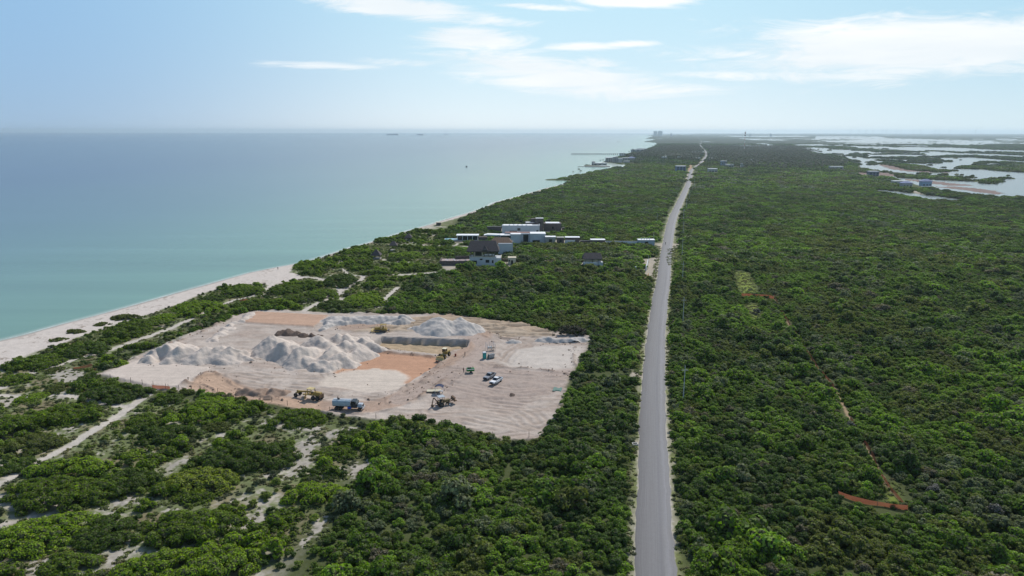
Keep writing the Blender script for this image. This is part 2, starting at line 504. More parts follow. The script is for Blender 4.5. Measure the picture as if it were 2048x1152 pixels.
CLEARS = [GP(p) for p in ([(1283, 520), (1325, 512), (1312, 560), (1290, 552)], [(1312, 486), (1345, 486), (1345, 500), (1322, 500)],
                          [(1340, 488), (1358, 488), (1358, 494), (1340, 496)], [(1262, 742), (1292, 742), (1292, 758), (1262, 756)],
                          [(1376, 350), (1385, 350), (1383, 330), (1377, 330)], [(1386, 337), (1394, 336), (1409, 322.4), (1400, 323)], [(1371, 368), (1384, 368), (1384, 349), (1371, 350)],
                          [(1472, 305), (1476, 305), (1479, 319), (1473, 319)], [(1824, 381), (1832, 382), (1850, 389), (1834, 389)],
                          [(1268, 884), (1280, 884), (1280, 892), (1268, 892)], [(1258, 327.4), (1300, 327), (1300, 328), (1258, 328.2)],
                          [(1000, 524), (1036, 524), (1036, 534), (990, 534)], [(884, 524), (945, 526), (1000, 530), (998, 537), (884, 537)], [(1160, 525), (1205, 525), (1205, 535), (1160, 535)],
                          [(900, 476), (960, 476), (960, 485), (890, 485)], [(995, 472), (1095, 472), (1092, 488), (1000, 488)], [(1000, 457), (1130, 457), (1130, 466), (1000, 466)],
                          [(1096, 480), (1310, 485), (1310, 490.5), (1096, 489)])]
TRAILR = smooth_line(GP([(1548, 590), (1553, 606), (1568, 632), (1582, 655), (1600, 680), (1625, 722), (1640, 742), (1668, 775), (1700, 838), (1718, 868), (1740, 905),
                         (1762, 950), (1785, 985), (1812, 1012)]), 4)


NETS = [GP(p) for p in ([(1676, 994), (1700, 1005), (1732, 1015), (1765, 1020), (1790, 1026), (1816, 1029)], [(1482, 594), (1522, 596), (1548, 600)])]
# ------------------------------------------------------------------ zone functions
def land_d(x, y):
    """signed distance to the sea shore, positive on land (only exact near the shore)"""
    return sdf(x, y, land_poly, 120.0)


def lag_w(x, y):
    """water of the lagoon, positive in water"""
    x = np.atleast_1d(x)
    d = np.full(x.shape, -60.0)
    jig = (fbm(x / 70, y / 160, 91) - 0.5) * 30 + (fbm(x / 22, y / 50, 94) - 0.5) * 14
    for p in LAG:
        d = np.maximum(d, sdf(x, y, p, 60.0))
    for p in ISL + [STRIP_ISL]:
        d = np.minimum(d, -sdf(x, y, p, 60.0) - 0.1)
    d = np.minimum(d, (0.715 - fbm(x / 48, y / 120, 96, 3)) * 300 + 100 * (d < 5))
    far = sm(1900, 2600, y) * sm(0.29, 0.34, x / y) * (1 - sm(8000, 9000, y))
    pools = (fbm(x / 260, y / 800, 12, 4, 0.55) - 0.56) * 500 - 100 * (1 - far)
    d = np.maximum(np.clip(pools, -60, 60), d)
    return d + jig * sm(-45, -5, d) * (d < 59) * sm(1000, 1400, y)


def isl_d(x, y):
    d = np.full(np.atleast_1d(x).shape, -30.0)
    for p in ISL + [STRIP_ISL]:
        d = np.maximum(d, sdf(x, y, p, 30.0))
    return d


def open_ground(x, y):
    """distance into any cleared ground, positive inside"""
    x, y = np.atleast_1d(x), np.atleast_1d(y)
    d = sdf(x, y, SITE)
    d = np.maximum(d, sdf(x, y, beach_poly))
    rd = pld(x, y, road, 40.0)
    verge = 0.5 + 1.5 * vn(y / 6.0, np.sign(x - np.interp(y, [80, 186, 223, 600], [20, 37, 45, 130])) * 3.0, 5)
    d = np.maximum(d, ROAD_W / 2 + verge - rd)
    for l, hw in PATHS:
        d = np.maximum(d, hw + (1.3 if hw > 1.15 else 0.9) - np.minimum(pld(x, y, l), np.minimum(pld(x, y + np.where(y > 190, 3.2, 1.0), l), pld(x, y + np.where(y > 230, 6.0, 1.0), l))))
    for p in BARE + GRASSR + CLEARS:
        d = np.maximum(d, sdf(x, y, p))
    tw_ = 0.9 * sm(0.42, 0.6, vn(y / 11.0, y * 0, 7)) - 0.35
    d = np.maximum(d, tw_ - pld(x, y, TRAILR))
    d = np.maximum(d, 2.0 - pld(x, y, TRACKS[1][0]))
    for l in NETS:
        d = np.maximum(d, 0.9 - pld(x, y, l))
    return d


def ribs(x, y, line, n=4, sp=0.9):
    """tyre ruts beside a line: 0..1"""
    d = pld(x, y, line, 12.0)
    w_ = 0.5 - 0.5 * np.cos(2 * np.pi * d / sp)
    return w_ * (1 - sm(sp * (n - 1), sp * n, d))


def terrain(x, y):
    """height and ground colour at world points"""
    x = np.asarray(x, float)
    y = np.asarray(y, float)
    n = x.shape[0]
    ld = land_d(x, y)
    z = np.zeros(n)
    dune = sm(0, 12, sdf(x, y, DUNE))
    site = sdf(x, y, SITE)
    beach = sdf(x, y, beach_poly)
    # colours, linear
    c = np.empty((n, 3))
    soil = np.array((0.075, 0.092, 0.034))
    n1, n2, n3 = fbm(x / 14, y / 14, 21), fbm(x / 3.2, y / 3.2, 31), fbm(x / 0.8, y / 0.8, 41, 3)
    c[:] = soil * (0.7 + 0.6 * n1[:, None])
    near = y < 1200
    sand = np.array((0.50, 0.455, 0.395))
    cover = np.array((0.155, 0.190, 0.066))
    dry = np.array((0.24, 0.21, 0.11))
    # dune ground: creeping green over sand
    g = np.clip((n2 * 0.5 + n1 * 0.5 - 0.28) * 7 + (n3 - 0.5) * 1.6, 0, 1)
    dc = sand * (0.82 + 0.3 * n3[:, None])
    cv_ = cover * (1 - n1[:, None] * 0.35) + (dry - cover) * np.clip((fbm(x / 6, y / 6, 55) - 0.48) * 4, 0, 0.8)[:, None]
    dc = dc + (cv_ * (0.75 + 0.5 * n3[:, None]) - dc) * (g * 0.93)[:, None]
    # rusty low plants along the west side of the site
    rust = sm(0, 3, sdf(x, y, GP([(290, 700), (380, 655), (470, 622), (500, 600), (530, 604), (500, 622), (440, 645), (370, 668), (300, 712), (180, 742), (140, 745), (220, 722)])))
    rc = np.array((0.30, 0.13, 0.055))
    rk = rust * np.clip((fbm(x / 4, y / 4, 66) - 0.46) * 6, 0, 0.85)
    dc = dc + (rc - dc) * rk[:, None]
    c += (dc - c) * dune[:, None]
    z += dune * ((n1 - 0.5) * 1.1 + (n2 - 0.5) * 0.35 + (n3 - 0.5) * 0.12)
    # green / yellow grass of the right-hand clearings and verges
    for p in GRASSR:
        k = sm(-1, 3, sdf(x, y, p))
        gc = np.array((0.16, 0.20, 0.035)) * (0.6 + 0.8 * n2[:, None])
        c += (gc - c) * k[:, None]
    rd = pld(x, y, road, 40.0)
    vk = 1 - sm(ROAD_W / 2 + 0.9, ROAD_W / 2 + 2.4, rd + (n2 - 0.5) * 2)
    vc = np.array((0.17, 0.19, 0.075)) * (0.6 + 0.8 * n3[:, None])
    vc = vc + (np.array((0.36, 0.33, 0.26)) - vc) * np.clip((fbm(x / 2.5, y / 7, 77) - 0.42) * 5, 0, 1)[:, None] * 0.7
    c += (vc - c) * vk[:, None]
    sk = 1 - sm(ROAD_W / 2 + 0.05, ROAD_W / 2 + 0.45, rd + (n3 - 0.5) * 0.8)
    c += (np.array((0.42, 0.39, 0.33)) - c) * sk[:, None]
    tk = 1 - sm(0.1, 0.6, pld(x, y, TRAILR) + (n3 - 0.5) * 1.0)
    c += (np.array((0.34, 0.25, 0.16)) - c) * tk[:, None]
    for p in BARE:
        k = sm(-0.8, 0.8, sdf(x, y, p) + (n2 - 0.5) * 5.5 + (n3 - 0.5) * 5 - 0.5)
        bc = sand * 0.80 * (0.72 + 0.5 * n3[:, None])
        c += (bc - c) * (k * 0.9)[:, None]
    for j, p in enumerate(CLEARS):
        k = sm(-1.5, 1.5, sdf(x, y, p) + (n2 - 0.5) * 4)
        bc = np.array((0.40, 0.35, 0.28)) if j not in (4, 5) else np.array((0.42, 0.27, 0.17))
        c += (bc * (0.85 + 0.3 * n2[:, None]) - c) * (k * 0.9)[:, None]
    for l, hw in PATHS:
        k = 1 - sm(hw - 0.3, hw + 0.5, pld(x, y, l) + (n3 - 0.5) * 0.9)
        c += (sand * (0.92 + 0.16 * n3[:, None]) - c) * k[:, None]
        z -= 0.15 * k * dune
    # beach
    bk = sm(-1.0, 1.0, beach + (n2 - 0.5) * 4)
    bc = np.array((0.565, 0.505, 0.45)) * (0.9 + 0.16 * n3[:, None])
    wrack = np.clip((fbm(x / 1.2, y / 1.2, 88) - 0.62) * 9, 0, 1) * np.clip((fbm(x / 9, y / 9, 89) - 0.5) * 6, 0, 1)
    bc = bc + (np.array((0.20, 0.15, 0.11)) - bc) * (wrack * 0.75)[:, None]
    c += (bc - c) * bk[:, None]
    z = z * (1 - bk) + bk * (n2 - 0.5) * 0.16
    wet = 1 - sm(1.5, 5.0, ld + (n1 - 0.5) * 4)
    c += (np.array((0.36, 0.31, 0.27)) - c) * (wet * (y < 900))[:, None]
    shore = sm(-8, 5, ld)
    z = np.where(ld < 12, -2.6 + shore * (z + 2.6), z)
    # construction site
    sk = sm(-1.2, 0.8, site + (n2 - 0.5) * 2.6)
    base = np.array((0.47, 0.405, 0.35))
    rough1 = fbm(x / 5 + y / 40, y / 2.0, 101)
    sc = base * (0.84 + 0.26 * n1[:, None] + 0.18 * (n3[:, None] - 0.5))
    dirt = np.clip((rough1 - 0.52) * 5, 0, 1)
    sc = sc + (np.array((0.33, 0.27, 0.225)) - sc) * (dirt * 0.7)[:, None]
    r2 = fbm(x / 12 + y / 60, y / 5.5, 103)
    sc = sc + (np.array((0.36, 0.28, 0.23)) - sc) * (np.clip((r2 - 0.54) * 6, 0, 1) * 0.55)[:, None]
    hz = (rough1 - 0.5) * 0.42 + (r2 - 0.5) * 0.3 + (n2 - 0.5) * 0.28 + (n3 - 0.5) * 0.10
    for l, hw, cn in TRACKS:
        k = 1 - sm(hw - 1, hw + 1, pld(x, y, l) + (n2 - 0.5) * 2)
        tc_ = np.array((0.36, 0.25, 0.185)) if cn == 'brown' else np.array((0.385, 0.31, 0.265))
        sc = sc + (tc_ * (0.85 + 0.3 * n3[:, None]) - sc) * (k * 0.85)[:, None]
        hz *= (1 - 0.8 * k)
        rb = ribs(x, y, l, 6, 1.3) * np.clip((fbm(x / 4, y / 4, 119) - 0.38) * 5, 0, 1)
        hz += -0.10 * rb * k
        # thrown-up edges
        e = np.exp(-((pld(x, y, l) - hw - 0.6) / 0.5) ** 2) * np.clip((n2 - 0.4) * 3, 0, 1)
        hz += 0.42 * e
        sc = sc + (np.array((0.33, 0.25, 0.195)) - sc) * (0.6 * e)[:, None]
    for l in RUTS:
        rb = ribs(x + (n2 - .5) * 1.2, y, l, 3, 2.4) * np.clip((fbm(x / 5, y / 5, 118) - 0.38) * 5, 0, 1)
        hz -= 0.18 * rb
        sc = sc + (np.array((0.34, 0.27, 0.22)) - sc) * (rb * 0.6)[:, None]
    for l in ARCS:
        dd_ = pld(x, y, l, 12.0)
        e = (np.exp(-((dd_ - 1.0) / 0.42) ** 2)) * np.clip((fbm(x / 6, y / 6, 121) - 0.34) * 4, 0, 1)
        hz = hz - 0.10 * e
        sc = sc + (np.array((0.27, 0.215, 0.18)) - sc) * (0.62 * e)[:, None]
    k = sm(-1, 1, sdf(x, y, RUTZ) + (n2 - 0.5) * 3)
    rb = 0.5 - 0.5 * np.cos(2 * np.pi * (y + 2.5 * np.sin(x / 13.0) + 9 * (fbm(x / 16, y / 9, 111) - 0.5)) / 4.2)
    rb = rb * np.clip((fbm(x / 7, y / 3, 112) - 0.36) * 5, 0, 1)
    sc = sc + (np.array((0.42, 0.33, 0.235)) - sc) * (k * 0.75)[:, None]
    sc = sc + (np.array((0.24, 0.18, 0.13)) - sc) * (k * rb * 0.75)[:, None]
    hz += k * (0.45 - 0.95 * rb)
    k = sm(-1, 1, sdf(x, y, TANW) + (n2 - 0.5) * 2)
    sc = sc + (np.array((0.45, 0.315, 0.225)) * (0.9 + 0.2 * n3[:, None]) - sc) * k[:, None]
    k = sm(-2, 2, sdf(x, y, EASTW) + (n2 - 0.5) * 3)
    sc = sc + (np.array((0.54, 0.49, 0.435)) - sc) * (k * 0.7)[:, None]
    hz *= (1 - 0.5 * k)
    for P_, cc, lift, soft in ((PADA, (0.45, 0.30, 0.215), 0.5, 0.5), (PADB, (0.46, 0.27, 0.175), -0.5, 0.6), (WHITE, (0.55, 0.475, 0.40), -0.35, 1.2),
                               (PADC, (0.54, 0.465, 0.40), 0.4, 0.6)):
        d_ = sdf(x, y, P_)
        k = sm(-soft, soft, d_ + (n3 - 0.5) * 0.8 + (n2 - 0.5) * (2.5 if P_ is WHITE else 0.3))
        str_ = 0.92 + 0.16 * vn(x / 9 + y / 3.0, y / 0.7, 120)
        sc = sc + (np.array(cc) * (str_ * (0.96 + 0.08 * n3))[:, None] - sc) * k[:, None]
        hz = hz * (1 - k) + k * (lift + (n3 - 0.5) * 0.04)
    d_ = sdf(x, y, PIT)
    k = sm(-0.9, 0.0, d_)
    pc = np.array((0.40, 0.305, 0.20)) * (0.75 + 0.5 * fbm(x / 2, y / 1.5, 131)[:, None])
    sc = sc + (pc - sc) * k[:, None]
    kw = sm(-1.3, -0.7, d_) * (1 - sm(-0.25, 0.1, d_)) * (y > np.interp(x, [PIT[4][0], PIT[3][0]], [PIT[4][1] + 3, PIT[3][1] + 3]))
    sc = sc + (np.array((0.33, 0.295, 0.27)) - sc) * kw[:, None]  # pit wall facing the camera greyed, its shade put into the colour
    pf = sm(0.2, 12, d_ * 1.0)
    hz = hz * (1 - k) + k * (-2.3 + (fbm(x / 2, y / 1.5, 131) - 0.5) * 0.7)
    k = sm(-3, 4, sdf(x, y, LOT) + (n2 - 0.5) * 8 + (n1 - 0.5) * 8)
    sc = sc + (np.array((0.345, 0.275, 0.235)) * (0.85 + 0.3 * rough1[:, None]) - sc) * (k * 0.72)[:, None]
    for l in BERMS:
        e = np.exp(-(pld(x, y, l) / 0.65) ** 2) * np.clip((n2 - 0.3) * 3, 0.15, 1)
        hz = hz + 0.6 * e
        sc = sc + (np.array((0.235, 0.17, 0.13)) - sc) * (0.85 * e)[:, None]
    c += (sc - c) * sk[:, None]
    z = z * (1 - sk) + sk * (hz + 0.15)
    bm_ = np.exp(-((site + 0.3) / 0.9) ** 2) * np.clip((n2 - 0.45) * 4, 0, 1)
    z += 0.5 * bm_
    # road bed stays level
    flat = 1 - sm(ROAD_W / 2 + 0.3, ROAD_W / 2 + 4, rd)
    z = z * (1 - flat) + flat * -0.03
    # lagoon and far country
    m = (y > 700) & (x > 200)
    if m.any():
        lw = lag_w(x[m], y[m])
        zz = z[m]
        wk = sm(-1.5, 1.5, lw)
        mud = np.full(lw.shape, -30.0)
        for p in MUD:
            mud = np.maximum(mud, sdf(x[m], y[m], p))
        mud = mud + (n1[m] - 0.5) * 16
        mk = sm(-4, 2, mud)
        cm = c[m]
        cm += (np.array((0.23, 0.165, 0.145)) * (0.8 + 0.4 * n2[m][:, None]) - cm) * (mk * 0.95)[:, None]
        c[m] = cm
        wk = wk * (1 - sm(-2, 1, mud))
        z[m] = zz * (1 - wk) + wk * -2.4
        z[m] = np.where(mk > 0.5, np.where(wk > 0.5, z[m], -0.75), z[m])
    # far vegetation: tone of the canopy itself
    fk = sm(1900, 3200, y) * (z > -0.9)
    fn = fbm(x / 60, y / 160, 141, 5)
    c += (np.array((0.042, 0.058, 0.034)) * (0.6 + 0.8 * fn[:, None]) - c) * fk[:, None] * (z > -0.5)[:, None]
    z = z + fk * (z > -0.5) * (fbm(x / 30, y / 60, 151) * 1.8) * (1 - flat)
    return z, c


# ------------------------------------------------------------------ the ground sheet: a fan that is fine near and coarse far
py_rows = np.concatenate([np.linspace(1500, 1180, 60), np.linspace(1178, 470, 620), np.linspace(469, 300, 190), np.linspace(299.4, 269, 60)])
Yrows = np.array([G(1024, float(v)).y for v in py_rows])
Yrows = np.concatenate([[20.0, 50.0], Yrows, [24000, 35000]])
Ucols = np.concatenate([np.linspace(-3.0, -1.0, 14), np.linspace(-0.95, -0.78, 12), np.linspace(-0.77, 0.77, 1000), np.linspace(0.78, 0.95, 12), np.linspace(1.0, 3.0, 14)])
NR, NC = len(Yrows), len(Ucols)
X = (Ucols[None, :] * Yrows[:, None]).ravel()
Y = np.repeat(Yrows, NC)
Z, CC = terrain(X, Y)
Z[(Y > 2500) & (X < -2000)] = -3.0


def nodes_ground(name):
    m = bpy.data.materials.new(name)
    m.use_nodes = True
    t = NT(m.node_tree)
    at = t.new('ShaderNodeAttribute', attribute_name='col', attribute_type='GEOMETRY')
    tcn = t.new('ShaderNodeTexCoord')
    ob = tcn.outputs['Object']
    n1 = t.noise(ob, 2.2, 5.0, 0.65)
    n2 = t.noise(ob, 0.35, 5.0, 0.6)
    f = t.math('MULTIPLY', t.rng(n1, 0.25, 0.75, 0.84, 1.14), t.rng(n2, 0.25, 0.75, 0.90, 1.10))
    c = t.mix(1.0, at.outputs['Color'], t.comb(f, f, f), 'MULTIPLY')
    p = t.new('ShaderNodeBsdfPrincipled', i_Roughness=0.97)
    p.inputs['Specular IOR Level'].default_value = 0.1
    t.put(p.inputs['Base Color'], c)
    b = t.new('ShaderNodeBump', i_Strength=0.6, i_Distance=0.12)
    t.put(b.inputs['Height'], t.noise(ob, 1.4, 6.0, 0.7))
    t.put(p.inputs['Normal'], b.outputs[0])
    o = t.new('ShaderNodeOutputMaterial')
    t.put(o.inputs[0], p.outputs[0])
    return m


m_ground = nodes_ground('ground_soil_and_sand')
me = mesh_np('ground', np.stack([X, Y, Z], 1), grid_quads(NR, NC), m_ground, smooth=True)
ca = me.color_attributes.new('col', 'FLOAT_COLOR', 'POINT')
ca.data.foreach_set('color', np.concatenate([CC, np.ones((len(CC), 1))], 1).astype(np.float32).ravel())
tag(put('ground', me), kind='structure')


def ground_z(x, y):
    return float(terrain(np.array([x]), np.array([y]))[0][0])


# ------------------------------------------------------------------ water
def water_mat(name, deep, shallow, mid, rough, wave):
    m = bpy.data.materials.new(name)
    m.use_nodes = True
    t = NT(m.node_tree)
    at = t.new('ShaderNodeAttribute', attribute_name='shore', attribute_type='GEOMETRY')
    d = at.outputs['Fac']
    tcn = t.new('ShaderNodeTexCoord')
    ob = tcn.outputs['Object']
    mp = t.new('ShaderNodeMapping', i_Rotation=(0, 0, R(-56)), i_Scale=(0.25, 2.2, 1.0))
    t.put(mp.inputs[0], ob)
    st = t.noise(mp.outputs[0], 0.012, 5.0, 0.55, 0.4)
    dd = t.math('ADD', d, t.math('MULTIPLY', t.math('SUBTRACT', st, 0.5), t.math('MULTIPLY', d, 0.7)))
    c = t.mix(t.rng(dd, 0.0, 5.5, smooth=True), (0.42, 0.46, 0.37, 1), (*shallow, 1))
    c = t.mix(t.rng(dd, 10.0, 320.0), c, (*mid, 1))
    c = t.mix(t.rng(dd, 110.0, 800.0), c, (*deep, 1))
    f = t.rng(st, 0.3, 0.7, 0.86, 1.12)
    c = t.mix(1.0, c, t.comb(f, f, f), 'MULTIPLY')
    p = t.new('ShaderNodeBsdfPrincipled', i_Roughness=rough, i_IOR=1.33)
    t.put(p.inputs['Base Color'], c)
    b = t.new('ShaderNodeBump', i_Strength=wave, i_Distance=0.25)
    mp2 = t.new('ShaderNodeMapping', i_Rotation=(0, 0, R(-56)), i_Scale=(0.5, 1.6, 1.0))
    t.put(mp2.inputs[0], ob)
    t.put(b.inputs['Height'], t.noise(mp2.outputs[0], 0.35, 3.0, 0.6))
    t.put(p.inputs['Normal'], b.outputs[0])
    o = t.new('ShaderNodeOutputMaterial')
    t.put(o.inputs[0], p.outputs[0])
    return m


m_sea = water_mat('sea_water', (0.052, 0.078, 0.116), (0.150, 0.265, 0.185), (0.105, 0.178, 0.155), 0.20, 0.25)
Yr = np.concatenate([[20.0], np.geomspace(60, 3000, 220), np.geomspace(3100, 35000, 30)])
Uc = np.concatenate([np.linspace(-3.0, -0.85, 12), np.linspace(-0.8, 0.25, 330)])
Xs = (Uc[None, :] * Yr[:, None]).ravel()
Ys = np.repeat(Yr, len(Uc))
dshore = -sdf(Xs, Ys, land_poly, 2.0e5)
qs = grid_quads(len(Yr), len(Uc))
inland = dshore < -0.12 * Ys - 25
me = mesh_np('sea', np.stack([Xs, Ys, np.full(len(Xs), SEA_Z)], 1), qs[~inland[qs].all(1)], m_sea, smooth=True)
at = me.attributes.new('shore', 'FLOAT', 'POINT')
at.data.foreach_set('value', np.maximum(dshore, 0).astype(np.float32))
tag(put('sea', me), kind='structure')

m_lag = water_mat('lagoon_water', (0.10, 0.12, 0.11), (0.14, 0.15, 0.13), (0.12, 0.14, 0.13), 0.22, 0.12)
Yr = np.geomspace(500, 20000, 60)
Uc = np.linspace(0.26, 3.0, 60)
Xs = (Uc[None, :] * Yr[:, None]).ravel()
Ys = np.repeat(Yr, len(Uc))
me = mesh_np('lagoon', np.stack([Xs, Ys, np.full(len(Xs), -0.9)], 1), grid_quads(len(Yr), len(Uc)), m_lag, smooth=True)
at = me.attributes.new('shore', 'FLOAT', 'POINT')
at.data.foreach_set('value', np.full(len(Xs), 500.0, np.float32))
tag(put('lagoon', me), kind='structure')

# line of foam on the beach
m_foam = mat('sea_foam', (0.80, 0.82, 0.80), 0.6, var=0.05)
cl_line = smooth_line(coast[2:27], 2.5)
v, q = [], []
for i in range(len(cl_line) - 1):
    a, b = Vector((*cl_line[i], 0)), Vector((*cl_line[i + 1], 0))
    if a.y > 900:
        break
    n_ = (b - a).normalized()
    n_ = Vector((-n_.y, n_.x, 0))
    wv = float(vn(i / 7.0, 0.5, 301)) ** 2
    off = (float(vn(i / 12.0, 8.5, 302)) - 0.5) * 1.6 + 1.3
    w1 = 0.05 + 0.75 * wv * (1.0 if float(vn(i / 3.0, 3.5, 303)) > 0.3 else 0.12)
    v += [a + n_ * off, a + n_ * (off + w1)]
v = [(p.x, p.y, SEA_Z + 0.03) for p in v]
q = [(2 * i, 2 * i + 2, 2 * i + 3, 2 * i + 1) for i in range(len(v) // 2 - 1)]
me = mesh_np('surf', v, q, m_foam)
tag(put('surf', me), 'thin broken line of white surf along the beach', 'surf', kind='stuff')


# ------------------------------------------------------------------ road
def ribbon(name, line, offs, zoff, m, attr=True):
    v, ac = [], []
    n = len(line)
    for i in range(n):
        a = Vector((*line[max(i - 1, 0)], 0))
        b = Vector((*line[min(i + 1, n - 1)], 0))
        t_ = (b - a).normalized()
        nn = Vector((t_.y, -t_.x, 0))
        p = Vector((*line[i], 0))
        for k, o_ in enumerate(offs):
            q_ = p + nn * o_
            if k in (0, 1, len(offs) - 2, len(offs) - 1) and p.y < 900:
                jj = (float(vn(i * 1.7, k // 2 * 9.0, 601)) - 0.5) * 0.55 + (float(vn(i * 0.35, k // 2 * 7.0, 602)) - 0.5) * 0.5
                q_ = q_ + nn * jj
            v.append((q_.x, q_.y, zoff[k]))
            ac.append(o_)
    me = mesh_np(name, v, grid_quads(n, len(offs)), m, smooth=False)
    if attr:
        at = me.attributes.new('across', 'FLOAT', 'POINT')
        at.data.foreach_set('value', np.array(ac, np.float32))
    return me


m = bpy.data.materials.new('asphalt')
m.use_nodes = True
t = NT(m.node_tree)
at = t.new('ShaderNodeAttribute', attribute_name='across', attribute_type='GEOMETRY')
ac = at.outputs['Fac']
tcn = t.new('ShaderNodeTexCoord')
ob = tcn.outputs['Object']
sp = t.new('ShaderNodeSeparateXYZ')
t.put(sp.inputs[0], ob)
long_v = t.comb(t.math('MULTIPLY', ac, 3.0), t.math('MULTIPLY', sp.outputs[1], 0.02), 0.0)
ln = t.noise(long_v, 1.6, 4.0, 0.6)
fn = t.noise(ob, 1.2, 6.0, 0.7)
c = t.mix(t.rng(ac, -3.3, 3.3), (0.142, 0.138, 0.138, 1), (0.172, 0.172, 0.178, 1))
tr1 = t.math('EXPONENT', t.math('MULTIPLY', t.math('POWER', t.math('DIVIDE', t.math('SUBTRACT', ac, 1.1), 0.35), 2.0), -1.0))
c = t.mix(t.math('MULTIPLY', tr1, 0.35), c, (0.12, 0.12, 0.135, 1))
tr2 = t.math('EXPONENT', t.math('MULTIPLY', t.math('POWER', t.math('DIVIDE', t.math('SUBTRACT', ac, 2.3), 0.4), 2.0), -1.0))
c = t.mix(t.math('MULTIPLY', tr2, 0.3), c, (0.25, 0.25, 0.27, 1))
f = t.math('MULTIPLY', t.rng(ln, 0.3, 0.7, 0.88, 1.12), t.rng(fn, 0.3, 0.7, 0.93, 1.07))
c = t.mix(1.0, c, t.comb(f, f, f), 'MULTIPLY')
p = t.new('ShaderNodeBsdfPrincipled', i_Roughness=0.75)
p.inputs['Specular IOR Level'].default_value = 0.35
t.put(p.inputs['Base Color'], c)
o = t.new('ShaderNodeOutputMaterial')
t.put(o.inputs[0], p.outputs[0])
hw = ROAD_W / 2
tag(put('road', ribbon('road', road, [-hw - 0.3, -hw, -1.1, 1.1, hw, hw + 0.3], [-0.08, 0.05, 0.08, 0.08, 0.05, -0.08], m)), kind='structure')
# ------------------------------------------------------------------ plants
def leaf_mat(name, source, fixed=None, trans=0.36):
    """leaves; the tint comes from the plant itself (object colour or instance tint)"""
    m = bpy.data.materials.new(name)
    m.use_nodes = True
    t = NT(m.node_tree)
    if source == 'inst':
        c = t.new('ShaderNodeAttribute', attribute_name='tint', attribute_type='INSTANCER').outputs['Color']
    elif source == 'obj':
        c = t.new('ShaderNodeObjectInfo').outputs['Color']
    else:
        rgbn = t.new('ShaderNodeRGB')
        rgbn.outputs[0].default_value = (*fixed, 1)
        c = rgbn.outputs[0]
    g = t.new('ShaderNodeNewGeometry')
    r = g.outputs['Random Per Island']
    hs = t.new('ShaderNodeHueSaturation')
    t.put(hs.inputs['Hue'], t.rng(r, 0, 1, 0.485, 0.512))
    t.put(hs.inputs['Value'], t.rng(t.math('FRACT', t.math('MULTIPLY', r, 7.31)), 0, 1, 0.62, 1.42))
    t.put(hs.inputs['Saturation'], t.rng(t.math('FRACT', t.math('MULTIPLY', r, 3.7)), 0, 1, 0.85, 1.1))
    t.put(hs.inputs['Color'], c)
    p = t.new('ShaderNodeBsdfPrincipled', i_Roughness=0.62)
    p.inputs['Specular IOR Level'].default_value = 0.13
    t.put(p.inputs['Base Color'], hs.outputs[0])
    tr = t.new('ShaderNodeBsdfTranslucent')
    t.put(tr.inputs[0], t.mix(1.0, hs.outputs[0], (1.25, 1.35, 0.6, 1), 'MULTIPLY'))
    mx = t.new('ShaderNodeMixShader', i_0=trans)
    t.put(mx.inputs[1], p.outputs[0])
    t.put(mx.inputs[2], tr.outputs[0])
    o = t.new('ShaderNodeOutputMaterial')
    t.put(o.inputs[0], mx.outputs[0])
    return m


LM_I, LM_O = leaf_mat('leaves_in_scrub', 'inst'), leaf_mat('leaves', 'obj')
TW = mat('twigs_and_inner_shade', (0.052, 0.062, 0.024), 0.9, var=0.3, vscale=2.0)  # solid crown core: twigs, with the inner shade put into the colour


def ico():
    bm = bmesh.new()
    bmesh.ops.create_icosphere(bm, subdivisions=1, radius=1.0)
    v = np.array([tuple(x.co) for x in bm.verts])
    f = np.array([[q.index for q in x.verts] for x in bm.faces])
    bm.free()
    return v, f


ICO_V, ICO_F = ico()


